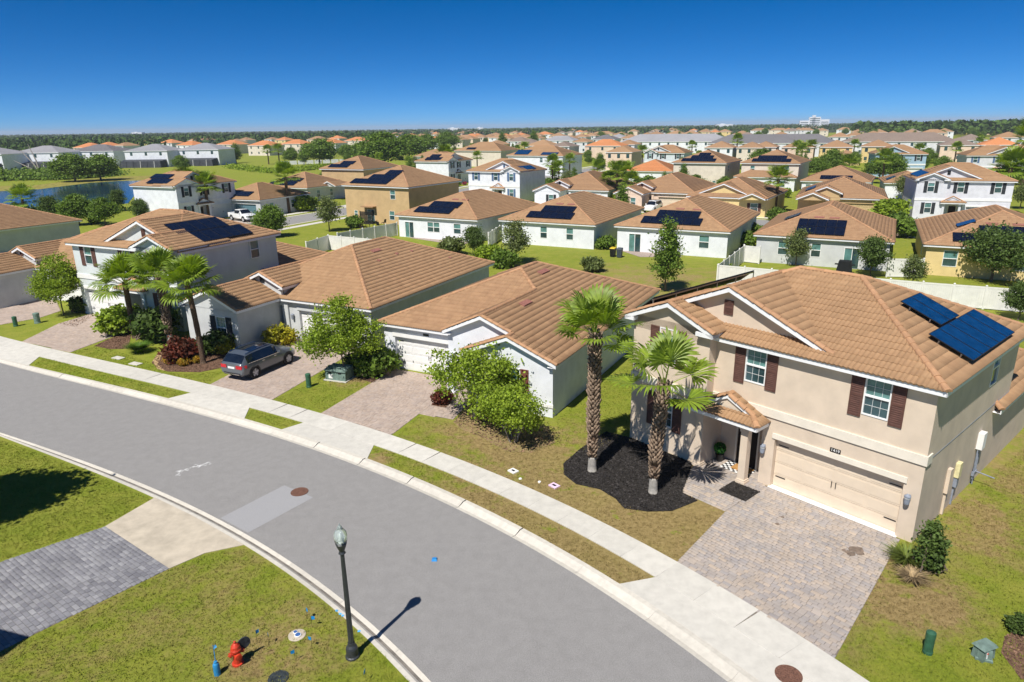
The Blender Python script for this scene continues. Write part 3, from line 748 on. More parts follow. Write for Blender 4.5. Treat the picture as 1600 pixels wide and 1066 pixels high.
def two_storey(name, O, th, label, wm, rm, lod=1, mirror=False, shut=None, singles=0, gd=None, trim=None, detail=2, group=None, blocks=True, right_windows=(), solar=None):
    Wd, D, ze, T = 12.42, 9.75, 5.97, .43
    h = House(name, O, th, label, wm, rm, lod, Wd if mirror else None, group=group)
    h.trim2 = trim or trim_cream
    h.hip(-Wd - .32, .32, -.32, D + .32, ze, T)
    h.gable(-12.6, -3.7, .15, 4.7, 6.15, .416, ov=.36, wall_z=6.0, wallv=.5)
    h.gable(-12.74, -8.12, -.85, 2.4, 6.17, .41, ov=.32, wall_z=5.6, wallv=-.52)
    for a, b in ((-12.74, -12.22), (-8.95, -8.12)):                     # boxed eave returns of the bay
        h.fa.box(h.X(a, -.85, 5.97), h.X(b, -.42, 6.14))
    # walls
    g0, g1 = -5.45, -.57
    wins = [(-2.33, -1.42), (-7.03, -6.12)]
    h.wall('F', 0, -8.42, 0, 3.0, 5.85, [(a, b, 4.28, 5.77) for a, b in wins])
    ent = (-8.42, -6.0, 0.0, 2.5, .9)
    h.wall('F', 0, -8.42, 0, 0, 3.0, [(g0, g1, -.01, 2.19, .24), ent])
    h.w.poly([h.X(-8.42, .9, 0), h.X(-6.0, .9, 0), h.X(-6.0, .9, 2.5), h.X(-8.42, .9, 2.5)])
    h.wall('F', -.52, -12.42, -8.42, 0, 6.2, [(-10.97, -10.06, 4.35, 5.87), (-10.97, -10.06, 1.25, 2.75)])
    h.wall('R', -8.42, -.52, 0, 0, 6.0)
    h.wall('R', 0, 0, D, 0, 5.85, [(a, b, c, d) for a, b, c, d in right_windows]); h.wall('L', -Wd, -.52, D, 0, 5.95); h.wall('B', D, -Wd, 0, 0, 5.85)
    for a, b in wins: h.window('F', 0, a, b, 4.28, 5.77, shut, detail > 1)
    h.window('F', -.52, -10.97, -10.06, 4.35, 5.87, shut, detail > 1); h.window('F', -.52, -10.97, -10.06, 1.25, 2.75, shut, detail > 1)
    for a, b, c, d in right_windows: h.window('R', 0, a, b, c, d, None, False)
    h.shutter('F', .5, -8.5, -8.08, 6.76, 7.38, shut or shut_brown)
    # trim: floor band with its returned end, garage header, ground-floor band of the bay
    h.fbox(h.tr, 'F', 0, -8.40, .05, 3.06, 3.42, .003, .06); h.fbox(h.tr, 'R', 0, -.003, .42, 3.06, 3.42, .003, .052)
    h.fbox(h.tr, 'F', 0, g0 - .1, g1 + .1, 2.20, 2.42, .003, .05)
    h.fbox(h.tr, 'F', -.52, -12.45, -8.45, 3.06, 3.42, .003, .06)
    ln = MB(); h.fbox(ln, 'R', 0, .42, D - .02, 3.17, 3.20, .002, .012); ln.build('joint_bead', bluegray, h.e)
    h.garage('F', 0, g0, g1, 2.19, gd or door_beige, .22)
    # portico: two columns, hipped tile roof with a small pediment
    for k, u in enumerate((-6.42, -8.55)):
        q = MB(); X = lambda a, b, c, d, e, f: q.box(h.X(a, b, c), h.X(d, e, f))
        X(u - .21, -.72, 0, u + .21, -.30, .12); X(u - .19, -.70, .12, u + .19, -.32, .2); X(u - .155, -.665, .2, u + .155, -.355, 2.35); X(u - .19, -.70, 2.35, u + .19, -.32, 2.45); X(u - .21, -.72, 2.45, u + .21, -.30, 2.62)
        q.build('column', wm, h.e)
    h.fbox(h.w, 'F', -.32, -8.76, -6.2, 2.62, 2.80, .0, .40)
    pz, pt = 2.85, .5
    h.plane('F', -.98, pz, pt, [(-9.05, -.98), (-5.75, -.98), (-6.2, -.53), (-8.6, -.53)])
    h.plane('R', -5.75, pz, pt, [(-5.75, -.98), (-5.75, -.02), (-7.4, -.02), (-7.4, -.53), (-6.2, -.53)])
    h.plane('L', -9.05, pz, pt, [(-9.05, -.02), (-9.05, -.98), (-8.6, -.53), (-7.4, -.53), (-7.4, -.02)])
    zt = pz + pt * 1.65
    for a, b in (((-5.75, -.98, pz), (-6.2, -.53, pz + pt * .45)), ((-6.2, -.50, pz + pt * .45), (-7.4, -.50, zt)), ((-9.05, -.98, pz), (-8.6, -.53, pz + pt * .45)), ((-8.6, -.50, pz + pt * .45), (-7.4, -.50, zt)), ((-7.4, -.53, zt), (-7.4, -.02, zt))): h.cap(a, b)
    h.rake((-8.45, -.56, pz + .30), (-7.4, -.56, zt - .02), .035, .13); h.rake((-7.4, -.56, zt - .02), (-6.35, -.56, pz + .30), .035, .13)
    h.w.poly([h.X(-8.5, -.48, pz + .1), h.X(-6.3, -.48, pz + .1), h.X(-7.4, -.48, zt - .08)])
    # entry: open doorway, its unlit interior painted on a flat panel, pot with clipped ball
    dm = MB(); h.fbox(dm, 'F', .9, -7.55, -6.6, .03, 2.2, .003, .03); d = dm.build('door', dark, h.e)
    fr = MB()
    for b in ((-7.63, -7.55, .0, 2.28), (-6.6, -6.52, .0, 2.28), (-7.55, -6.6, 2.2, 2.28)): h.fbox(fr, 'F', .9, *b, .004, .08)
    fr.build('door_frame', trim_cream, d)
    if detail > 1:
        light_fixture(h, 'F', 0, -5.86, 1.6); light_fixture(h, 'F', 0, -.34, 1.62)
    if blocks:                                                           # one-storey wing behind
        h.hip(-Wd - .3, .3, 7.6, 16.6, 3.0, .42, hide='F'); h.wall('R', 0, D, 16.3, 0, 2.85); h.wall('L', -Wd, D, 16.3, 0, 2.85); h.wall('B', 16.3, -Wd, 0, 0, 2.85)
    if solar:
        for f, rows, mt in solar: h.solar(f, {'R': .32, 'L': -Wd - .32, 'F': -.32}[f], ze, T, rows, .24, mt)
    return h

# the two-storey house with the wide driveway
H1 = two_storey('house', O1, T1, 'beige two-storey house with brown shutters and a wide garage door behind the paver driveway', st_beige, tile_tan, 3, False, shut_brown,
                right_windows=[(6.2, 7.1, 4.3, 5.8)], solar=[('R', [(4.08, 6.1, 2.02, 3.70, 2), (2.62, 7.68, .28, 1.96, 5)], cell)])
h = H1
num = MB(); h.fbox(num, 'F', 0, -3.24, -2.84, 2.445, 2.615, .003, .02); numo = num.build('number_plate', blackmetal, h.e)
fc = bpy.data.curves.new('house_number', 'FONT'); fc.body = '1419'; fc.size = .17; fc.extrude = .003; fc.align_x = 'CENTER'; fc.align_y = 'CENTER'
fo = bpy.data.objects.new('tmp', fc); COL.objects.link(fo); bpy.context.view_layer.update()
fm = bpy.data.meshes.new_from_object(fo.evaluated_get(bpy.context.evaluated_depsgraph_get())); bpy.data.objects.remove(fo); fm.materials.clear(); fm.materials.append(white)
fo = link('house_number', fm, numo); fo.location = (-3.04, -.026, 2.53); fo.rotation_euler = (math.pi / 2, 0, 0)
sill = MB(); h.fbox(sill, 'F', 0, -5.5, -.5, .0, .035, -.2, .09); sill.build('door_threshold', white, h.e)
# meters, boxes and conduits on the side wall
q = MB(); h.fbox(q, 'R', 0, 2.72, 2.98, .95, 1.95, .003, .13); h.fbox(q, 'R', 0, 2.80, 2.90, .02, .95, .003, .09); q.build('cable_box', st_beige, h.e)
q = MB(); h.fbox(q, 'R', 0, 3.72, 4.02, 1.25, 1.85, .003, .16); q.build('meter_cabinet', mat('cabinet_yellow', (.72, .66, .38), .5), h.e)
q = MB(); h.fbox(q, 'R', 0, 3.76, 3.98, .82, 1.22, .003, .13); h.fbox(q, 'R', 0, 3.84, 3.90, .02, .82, .003, .06); q.build('meter', bluegray, h.e)
q = MB(); h.fbox(q, 'R', 0, 6.1, 6.5, 1.65, 2.35, .003, .22); q.build('water_heater', white, h.e)
q = MB()
for v, z0, z1 in ((6.15, .3, 1.65), (6.28, .02, 1.65), (6.42, .5, 1.65)): q.tube([h.P('R', 0, v, .08, z0), h.P('R', 0, v, .08, z1)], .025, 6)
q.tube([h.P('R', 0, 6.3, .10, .62), h.P('R', 0, 6.3, .8, .55)], .025, 6); h.fbox(q, 'R', 0, 6.08, 6.5, .45, .62, .03, .13); q.build('pipework', bluegray, h.e)
# solar row on struts above the far slope
q = MB(); A0, A1 = (-12.0, 6.86), (-12.78, 6.22)
q.box((-12.08, .25, 6.74), (-12.03, 9.05, 6.80)); sr = q.build('solar_array', alu, h.e)
for i in range(6):
    v = .3 + i * 1.74
    q = MB(); q.box((-12.06, v - .02, 6.22), (-12.02, v + .02, 6.80)); q.build('strut', alu, sr); q = MB(); q.box((-12.72, v - .02, 5.95), (-12.68, v + .02, 6.24)); q.build('strut', alu, sr)
for i in range(5):
    q = MB(); v0, v1 = .3 + i * 1.74 + .01, .3 + (i + 1) * 1.74 - .01
    q.hexa([(A1[0], v0, A1[1] - .01), (A0[0], v0, A0[1] - .01), (A0[0], v1, A0[1] - .01), (A1[0], v1, A1[1] - .01), (A1[0] - .02, v0, A1[1] + .03), (A0[0] - .02, v0, A0[1] + .03), (A0[0] - .02, v1, A0[1] + .03), (A1[0] - .02, v1, A1[1] + .03)]); q.build('solar_panel', blackmetal, sr)
h.finish(260)

# ---- white one-storey house next to it
def house_white():
    h = House('house', O2, T2, 'white one-storey house with two front gables and a white garage door beside the tall palm', st_white, tile_rust, 2)
    h.trim2 = white
    ze, T = 3.0, .40
    h.plane('R', .3, ze, T, [(.3, -.3), (.3, .3), (-2.5, .3), (-2.5, -.3)])
    h.plane('R', .3, ze, T, [(.3, .3), (.3, 7.0), (-4.4, 7.0), (-4.4, .3)])
    h.plane('R', .3, ze, T, [(.3, 7.0), (.3, 17.9), (-6.35, 11.25), (-6.35, 8.95), (-4.4, 7.0)])
    h.plane('F', 2.3, ze, T, [(-13.0, 2.3), (-5.6, 2.3), (-4.4, 7.0), (-6.35, 8.95)])
    h.plane('L', -13.0, ze, T, [(-13, 17.9), (-13, 2.3), (-6.35, 8.95), (-6.35, 11.25)])
    h.plane('B', 17.9, ze, T, [(.3, 17.9), (-13, 17.9), (-6.35, 11.25)])
    h.plane('L', -6.85, 3.78, .449, [(-6.85, 4.3), (-6.85, .3), (-4.4, .3), (-4.4, 7.0)])
    h.plane('L', -5.3, ze, T, [(-5.3, .9), (-5.3, -.3), (-2.5, -.3), (-2.5, .9)])
    zr = 5.66
    for a, b in (((-5.3, -.22, ze), (-2.5, -.22, 4.12)), ((.3, -.22, ze), (-2.5, -.22, 4.12)), ((-2.5, -.3, 4.12), (-2.5, .3, 4.12)), ((-6.85, .38, 3.78), (-4.4, .38, 4.88)), ((-2.6, .38, 4.16), (-4.4, .38, 4.88)),
                 ((-4.4, .3, 4.88), (-4.4, 7.0, 4.88)), ((-4.4, 7, 4.88), (-6.35, 8.95, zr)), ((-6.35, 8.95, zr), (-6.35, 11.25, zr)), ((-13, 2.3, ze), (-6.35, 8.95, zr)), ((.3, 17.9, ze), (-6.35, 11.25, zr)), ((-13, 17.9, ze), (-6.35, 11.25, zr))): h.cap(a, b)
    for a, b, v in (((-5.3, ze), (-2.5, 4.12), -.3), ((-2.5, 4.12), (.3, ze), -.3), ((-6.85, 3.78), (-4.4, 4.88), .3), ((-4.4, 4.88), (-2.5, 4.12), .3)):
        h.rake((a[0], v, a[1]), (b[0], v, b[1]), .035)
        h.fa.poly([h.X(a[0], v + .03, a[1] - .19), h.X(b[0], v + .03, b[1] - .19), h.X(b[0], v + .33, b[1] - .19), h.X(a[0], v + .33, a[1] - .19)])
    h.w.poly([(-5.05, 0, 2.8), (0, 0, 2.8), (0, 0, 3.0), (-2.5, 0, 4.0), (-5.05, 0, 3.0)])
    h.w.poly([(-6.65, .6, 2.45), (-2.2, .6, 2.45), (-2.2, .6, 4.0), (-4.4, .6, 4.76), (-6.65, .6, 3.74)])
    h.wall('L', -6.65, .6, 4.4, 2.45, 3.7)
    h.w.poly([(-6.65, .6, 2.45), (-5.05, .6, 2.45), (-5.05, 2.6, 2.45), (-6.65, 2.6, 2.45)])
    h.wall('F', 0, -5.05, 0, 0, 2.8, [(-2.75, -1.85, .95, 2.4)]); h.window('F', 0, -2.75, -1.85, .95, 2.4, mat('shutter_red', (.17, .05, .04), .7), True)
    h.fbox(h.tr, 'F', 0, -5.0, .04, .55, .72, .003, .05)
    h.wall('F', 2.6, -12.7, -6.65, 0, 2.85, [(-11.9, -7.05, -.01, 2.15, .24)]); h.garage('F', 2.6, -11.9, -7.05, 2.15, door_white, .2)
    h.fbox(h.tr, 'F', 2.6, -12.05, -6.85, 2.17, 2.4, .003, .05)
    h.wall('F', 2.9, -6.65, -5.05, 0, 2.6, [(-6.3, -5.4, .0, 2.1, .05)])
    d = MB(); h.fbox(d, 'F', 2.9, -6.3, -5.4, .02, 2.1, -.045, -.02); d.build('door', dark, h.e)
    h.wall('L', -5.05, 0, 2.9, 0, 2.85); h.wall('R', -6.65, 2.6, 2.9, 0, 2.6)
    q = MB(); q.box((-6.72, .45, 0), (-6.32, .85, 2.46)); q.box((-6.78, .39, 0), (-6.26, .91, .2)); q.build('column', st_white, h.e)
    h.wall('R', 0, 0, 17.6, 0, 2.85); h.wall('L', -12.7, 2.6, 17.6, 0, 2.85); h.wall('B', 17.6, -12.7, 0, 0, 2.85)
    q = MB(); h.fbox(q, 'F', 2.6, -9.75, -9.35, 2.46, 2.60, .003, .02); q.build('number_plate', blackmetal, h.e)
    h.vent('R', .3, ze, T, 3.9, 4.2, 1.1, .4, .14); h.vent('R', .3, ze, T, 9.6, 5.9, 1.2, .4, .14)
    for a, b in ((14.5, 3.2), (12.2, 2.2)): h.vent('R', .3, ze, T, a, b, .28, .22, .1)
    return h.finish()
house_white()

# ---- pale one-storey house with a projecting wing, entry gable and garage
def wing_house(O, th, label, wm, rm, lod, shut=None, garage=None, mirror=False, group=None, detail=2, D=16.9):
    h = House('house', O, th, label, wm, rm, lod, 12.6 if mirror else None, group=group); h.trim2 = wm
    ze, T = 3.0, .42
    h.hip(-12.95, .35, -.35, D + .35, ze, T)
    h.gable(-13.2, -7.65, -4.3, 2.6, ze, T, ov=.3)
    h.gable(-11.5, -7.27, -.38, 4.7, 3.81, .43, ov=.28, wall_z=2.4, wallv=-.06)
    h.wall('F', -4.0, -12.9, -7.98, 0, 2.85, [(-10.05, -9.1, .8, 2.35)]); h.window('F', -4.0, -10.05, -9.1, .8, 2.35, shut, detail > 1, sw=.5)
    h.wall('R', -7.98, -4.0, 1.0, 0, 2.85); h.wall('L', -12.9, -4.0, 0, 0, 2.85)
    h.wall('R', -7.55, 0, 5, 2.9, 3.75)
    h.wall('F', 0, -7.55, 0, 0, 2.85, [(-6.3, -1.4, -.01, 2.18, .24)]); h.garage('F', 0, -6.3, -1.4, 2.18, garage or door_white, .2, detail > 1)
    h.fbox(h.tr, 'F', 0, -6.45, -1.25, 2.19, 2.42, .003, .05); h.fbox(h.tr, 'F', 0, -7.72, -7.2, 0, 2.9, .003, .14)
    h.wall('R', 0, 0, D, 0, 2.85); h.wall('L', -12.6, 0, D, 0, 2.85); h.wall('B', D, -12.6, 0, 0, 2.85)
    h.shutter('F', -.06, -9.62, -9.22, 3.92, 4.42, shut or shut_brown)
    if detail > 1:
        light_fixture(h, 'F', 0, -6.85, 1.65)
        h.vent('R', .35, ze, T, 7.0, 5.6, 1.1, .4, .12)
        for a, b in ((8.8, 4.6), (10.6, 4.4), (13.2, 2.2), (6.2, 4.4)): h.vent('R', .35, ze, T, a, b, .26, .26, .12)
    return h
wing_house(O3, T3, 'pale gray one-storey house with black shutters beside the parked car', st_gray, tile_tan, 2, shut_black).finish()

# ---- two-storey house of the same plan, mirrored, behind the three palms
two_storey('house', O4, T4, 'white two-storey house with dark brown shutters behind the three palms', mat('stucco_pale_blue', (.62, .665, .67), .92, .04, .8, bump=.35, bscale=55, spec=.15), tile_tan, 2, True, shut_brown, gd=door_white, trim=white, detail=1).finish()
# solar and side window of the mirrored house stand on its right side (unmirrored coordinates)
h4 = [o for o in bpy.data.objects if o.get('label', '').startswith('white two-storey house with dark brown')][0]
class Shell(House):
    def __init__(s, e, lod=2): s.e = e; s.mir = None; s.lod = lod
hs4 = Shell(h4)
hs4.solar('R', .32, 5.97, .43, [(2.3, 7.4, .5, 2.1, 5), (1.5, 6.4, 2.15, 3.75, 5)], .2, cell_dk)
hs4.window('R', 0, 6.7, 7.65, 4.3, 5.75, None, False, out=.11)
# wing house at the far end of the row
pa, pb = G(44, 414.6, 3.0), G(0, 420, 3.0)
O5p = G(57.8, 418.7, 3.0); th5 = -.40
o5 = loc((O5p.x, O5p.y), th5, 7.3, .35)
wing_house((o5.x, o5.y), th5, 'pale gray one-storey house at the end of the row with brown shutters', st_gray, tile_tan, 1, shut_brown, detail=1).finish()

# ------------------------------------------------------------------ houses of the streets behind
def generic(A, B, ze, D, label, wm, rm=None, lod=1, T=.4, th=None, wins=(), rwins=(), lwins=(), doors=(), solar=(), group=None, Wf=None, shut=None, garage=None, grid=False, name='house', gables=(), left=False):
    a, b = G(*A, ze), G(*B, ze); d = b - a; t = math.atan2(d.y, d.x) if th is None else th
    Wr = Wf or d.length
    if left: b = a + Vector((math.cos(t), math.sin(t), 0)) * Wr
    h = House(name, (b.x, b.y), t, label, wm, rm, lod, None, group=group); h.trim2 = white
    h.hip(-Wr, 0, 0, D, ze, T)
    i = .35; zt = ze - .14
    hl = [(-Wr + i + x * (Wr - 2 * i) - w / 2, -Wr + i + x * (Wr - 2 * i) + w / 2, z0, z1) for x, w, z0, z1 in wins]
    hd = [(-Wr + i + x * (Wr - 2 * i) - w / 2, -Wr + i + x * (Wr - 2 * i) + w / 2, 0.02, 2.15) for x, w in doors]
    hg = [(-Wr + i + x * (Wr - 2 * i) - 2.44, -Wr + i + x * (Wr - 2 * i) + 2.44, -.01, 2.18, .24) for x in ([garage[0]] if garage else [])]
    h.wall('F', i, -Wr + i, -i, 0, zt, hl + hd + hg)
    for q in hl: h.window('F', i, *q, shut, grid)
    for a0, a1, z0, z1 in hd:
        m = MB()
        for bx in ((a0, a0 + .06, z0, z1), (a1 - .06, a1, z0, z1), (a0 + .06, a1 - .06, z1 - .06, z1), ((a0 + a1) / 2 - .03, (a0 + a1) / 2 + .03, z0, z1 - .06)): h.fbox(m, 'F', i, *bx, -.1, .02)
        dd = m.build('sliding_door', vinyl, h.e)
        for k, (x0, x1) in enumerate(((a0 + .06, (a0 + a1) / 2 - .03), ((a0 + a1) / 2 + .03, a1 - .06))):
            p = MB(); h.fbox(p, 'F', i, x0, x1, z0, z1 - .06, -.08, -.06); p.build('pane', blind if k == 0 else glass, dd)
    for q in hg: h.garage('F', i, q[0], q[1], 2.18, garage[1], .2, False)
    r = [(a0, a1, z0, z1) for a0, a1, z0, z1 in rwins]; h.wall('R', -i, i, D - i, 0, zt, r)
    for q in r: h.window('R', -i, *q, None, grid)
    l = [(a0, a1, z0, z1) for a0, a1, z0, z1 in lwins]; h.wall('L', -Wr + i, i, D - i, 0, zt, l)
    for q in l: h.window('L', -Wr + i, *q, None, grid)
    h.wall('B', D - i, -Wr + i, -i, 0, zt)
    for f, rows, mt in solar: h.solar(f, {'F': 0, 'R': 0, 'L': -Wr, 'B': D}[f], ze, T, rows, .18, mt)
    for g in gables: h.gable(*g)
    h.Wr = Wr
    return h
E1, E2 = 3.0, 5.85
W1s = (.9, 1.0, 2.35)
b1 = generic((619, 335), (746, 344), E1, 18.6, 'white one-storey house whose back patio faces the white gate fence', st_white, tile_tan, 1, th=-.52, Wf=13.5,
             wins=[(.42, 1.0, .95, 2.3), (.50, 1.0, .95, 2.3), (.76, 1.15, .95, 2.3)], doors=[(.14, 1.5)], solar=[('F', [(-10.9, -5.0, .9, 2.5, 6), (-9.4, -4.6, 2.55, 4.15, 5)], cell_dk)])
b1.vent('F', 0, E1, .4, -7.0, 4.9, 1.0, .35, .12); b1.vent('F', 0, E1, .4, -5.4, 4.9, 1.0, .35, .12); b1.finish()
b2 = generic((777, 344), (931, 352), E1, 19.2, 'white one-storey house with two small back windows and solar panels', st_white, tile_tan, 1, th=-.49, Wf=13.4,
             wins=[(.47, .95, .95, 2.4), (.75, .95, .95, 2.4)], solar=[('F', [(-9.8, -3.6, .8, 2.4, 6), (-8.4, -4.0, 2.45, 4.05, 4)], cell_dk)])
b2.vent('F', 0, E1, .4, -7.2, 4.6, 1.0, .35, .12); b2.vent('F', 0, E1, .4, -5.6, 4.6, 1.0, .35, .12); b2.finish()
b3 = generic((960.6, 352), (1142, 363), E1, 18.8, 'white one-storey house with a sliding glass door and two wheeled bins at the back', st_white, tile_tan, 1, th=-.50, Wf=13.6,
             wins=[(.52, 1.15, .95, 2.4), (.80, 1.15, .95, 2.4)], doors=[(.17, 1.5)], solar=[('F', [(-10.6, -3.6, .8, 2.4, 7), (-9.2, -4.2, 2.45, 4.05, 5)], cell_dk)])
b3.vent('F', 0, E1, .4, -7.4, 4.5, 1.0, .35, .12); b3.vent('F', 0, E1, .4, -5.4, 4.5, 1.0, .35, .12); b3.finish()
b4 = generic((1183, 367), (1398, 379), E1, 18.0, 'pale gray one-storey house with a square solar field behind the long white fence', st_gray, tile_rust, 1, th=-.50, Wf=13.4,
             wins=[(.22, 1.15, .95, 2.4), (.47, .95, .95, 2.4)], doors=[(.74, 1.5)], solar=[('F', [(-9.3, -4.6, .5, 2.05, 5), (-9.3, -4.6, 2.1, 3.65, 5)], cell_dk), ('L', [(4.6, 7.4, 2.6, 4.2, 3)], cell)])
b4.vent('F', 0, E1, .4, -7.9, 4.1, 1.0, .35, .12); b4.vent('F', 0, E1, .4, -6.4, 4.1, 1.0, .35, .12); b4.finish()
b5 = generic((1443, 382), (1660, 393), E1, 19.0, 'yellow one-storey house behind the spreading tree and white fence', st_yellow, tile_rust, 1, th=-.48, Wf=13.6, left=True,
             wins=[(.16, 1.2, .95, 2.5), (.6, 1.2, .95, 2.5)], lwins=[(6, 7, .95, 2.4)], solar=[('F', [(-11.2, -4.0, .7, 2.3, 7), (-9.0, -4.4, 2.35, 3.95, 4)], cell_dk), ('L', [(4.0, 6.0, 3.2, 4.8, 2)], cell)])
b5.vent('F', 0, E1, .4, -8.4, 4.4, 1.0, .35, .12); b5.vent('F', 0, E1, .4, -6.2, 4.4, 1.0, .35, .12); b5.finish()
t2 = generic((531, 289), (638.5, 293), E2, 14.4, 'tan two-storey house with three stepped rows of solar panels', st_tan, tile_tan, 1, th=-.52, Wf=13.6,
             wins=[(.76, 1.0, 3.9, 5.3), (.16, .7, .95, 1.9), (.73, 1.0, .7, 2.1)], doors=[(.40, 1.5)], solar=[('F', [(-12.2, -4.7, .5, 2.1, 8), (-9.6, -4.6, 2.15, 3.75, 5), (-7.4, -4.6, 3.8, 5.4, 3)], cell_dk)])
hd = MB(); h = t2; h.fbox(hd, 'F', .35, -9.4, -6.9, 2.55, 2.70, .0, .9); hd.build('door_canopy', tile_tan, t2.e); t2.finish()
generic((497, 264), (568, 265), E2, 14, 'tan two-storey house farther back with a small dark side gable', st_tan, tile_tan, 0, th=-.46, Wf=12.6, solar=[('F', [(-10.5, -5.0, .6, 2.2, 6), (-8.2, -4.6, 2.3, 3.9, 4)], cell_dk)], rwins=[(2.5, 3.4, 3.6, 4.8), (4.2, 5.1, 3.6, 4.8)]).finish()
def front2(A, B, label, wm, mirror=False, shut=None, th=None, lod=0, right=True, **kw):
    """street-front two-storey house given by the two ends of its front eave"""
    a, b = G(*A, E2), G(*B, E2); d = b - a; t = math.atan2(d.y, d.x) if th is None else th
    o = loc((b.x, b.y), t, -.32, .32)
    return two_storey('house', (o.x, o.y), t, label, wm, kw.pop('rm', tile_tan), lod, mirror, shut, gd=kw.pop('gd', door_white), trim=white, detail=1, **kw)
front2((267, 294), (370, 284), 'white two-storey house by the pond with blue-black shutters and two palms in front', st_white, False, shut_black, th=1.12, solar=[('L', [(1.6, 6.6, .6, 2.2, 5), (3.0, 7.6, 2.3, 3.8, 4)], cell_dk)], blocks=False).finish()
front2((695, 254), (739, 250), 'white two-storey house with black shutters on the cross street behind a palm', st_white, False, shut_black, th=1.08, solar=[('L', [(2.0, 7.0, .5, 2.1, 5), (3.4, 6.4, 2.2, 3.8, 3)], cell_dk)], blocks=False).finish()
front2((724, 267.7), (815, 270.5), 'white two-storey house with blue shutters and a single blue solar array', st_white, True, shut_blue, th=-.55, blocks=False).finish()
w3 = [o for o in bpy.data.objects if o.get('label', '').startswith('white two-storey house with blue shutters')][0]
Shell(w3).solar('R', .32, 5.97, .43, [(1.2, 6.2, .5, 2.1, 4)], .2, cell)
front2((1422, 284), (1591, 285), 'lavender two-storey house with black shutters and a gray garage door', st_lav, False, shut_black, th=-.36, gd=mat('garage_gray', (.5, .5, .55), .5), solar=[('L', [(1.0, 7.5, .6, 2.2, 6)], cell)], blocks=False).finish()
front2((1381, 242), (1451, 241.6), 'light blue two-storey house with dark shutters and a corner palm', st_blue, False, shut_black, th=-.30, solar=[('R', [(1.5, 6.6, .4, 2.0, 5)], cell)], blocks=False).finish()
front2((1534.7, 243.6), (1606, 244), 'white two-storey house with navy shutters behind the lavender house', st_lav, True, shut_blue, th=-.35, blocks=False).finish()
front2((1018, 239), (1070, 240), 'pale blue two-storey house with black shutters beside a cream one', st_bluewhite, False, shut_black, th=-.5, solar=[('L', [(1.5, 5.5, .6, 2.2, 4)], cell_dk)], blocks=False).finish()
c1 = generic((1051.6, 254), (1135.4, 255.3), E2, 14.5, 'cream two-storey house with a stepped pyramid of solar panels', st_cream, tile_rust, 0, th=-.55, Wf=12.8,
             wins=[(.19, 1.1, 3.9, 5.3), (.24, 1.0, .9, 2.1), (.81, .8, .9, 1.9)], doors=[(.58, 1.6)], solar=[('F', [(-10.8, -2.8, .5, 2.1, 8), (-9.0, -3.8, 2.15, 3.75, 5), (-7.6, -4.9, 3.8, 5.2, 3)], cell_dk)], rwins=[(3, 4, 3.9, 5.2)]); c1.finish()
generic((1156.7, 254), (1251, 256), E2, 14.5, 'cream two-storey house with two long rows of solar panels', st_cream, tile_rust, 0, th=-.55, Wf=13.0, wins=[(.2, 1.0, 3.9, 5.3), (.8, 1.0, 3.9, 5.3)], solar=[('F', [(-10.6, -2.2, .5, 2.1, 8), (-9.6, -3.4, 2.15, 3.75, 6)], cell_dk)]).finish()
generic((1146, 278), (1244.7, 278), E1, 15.0, 'low brown-roofed house in front of the cream two-storey pair', st_white, tile_rust, 0, th=-.5, Wf=13.4, wins=[(.8, 1.2, .9, 2.3)]).finish()
generic((1258, 282), (1362, 285), E1, 15.5, 'low house with one dark solar row half hidden by shrubs', st_white, tile_rust, 0, th=-.52, Wf=13.2, wins=[(.1, 1.0, .9, 2.3)], solar=[('F', [(-9.6, -3.6, .7, 2.4, 6)], cell_dk)]).finish()
# yellow and tan gabled houses facing the second street
y1 = generic((1107.6, 302), (1200, 311), E1, 16.5, 'yellow one-storey house with a broad front gable and a palm at its corner', st_yellow, tile_rust, 0, th=-.55, Wf=13.2, wins=[(.86, 1.2, .8, 2.2)], shut=shut_brown, garage=(.34, mat('garage_tan', (.55, .42, .22), .5)))
y1.gable(-11.4, -3.2, .9, 6, 3.45, .40, ov=.35, wall_z=3.3, wallv=1.25); y1.gable(-4.4, -.2, -.9, 3, 3.0, .40, ov=.3); y1.finish()
n2 = generic((1256, 303), (1388, 311.6), E1, 16.8, 'tan one-storey house with two stacked front gables', st_tan, tile_rust, 0, th=-.45, Wf=13.2, garage=(.72, mat('garage_tan', (.55, .42, .22), .5)))
n2.gable(-13.0, -8.2, -3.2, 4, 3.0, .42, ov=.3); n2.gable(-11.2, -6.4, -.35, 5, 3.75, .42, ov=.3, wall_z=2.6); n2.solar('L', -13.2, E1, .4, [(4, 9, 1.2, 2.8, 5)], .2, cell); n2.finish()
def frontw(gx, gy, label, wm, th, **kw):
    p = G(gx, gy, 3.0); o = loc((p.x, p.y), th, 7.2, .35)
    return wing_house((o.x, o.y), th, label, wm, kw.pop('rm', tile_rust), 0, detail=1, **kw).finish()
frontw(891, 296.5, 'white one-storey house with black shutters and a small gabled wing', st_white, -.45, shut=shut_black)
frontw(1021, 300.7, 'peach one-storey house with a white van on its driveway', st_pink, -.53, garage=door_beige)
generic((978, 275), (1051, 268), E1, 14, 'low house with a bright orange tile roof and one dark solar row', st_white, tile_orange, 0, th=-.45, Wf=12.8, solar=[('L', [(2, 7, .8, 2.4, 5)], cell_dk)]).finish()
generic((771, 241.5), (880, 244), E2, 14, 'white two-storey house with three groups of solar panels on its roof', st_white, tile_tan, 0, th=-.55, Wf=20, wins=[(.62, 1, 3.9, 5.3)], solar=[('F', [(-8.0, -2.4, .5, 2.2, 5), (-17.5, -12.5, .6, 3.9, 5)], cell)]).finish()
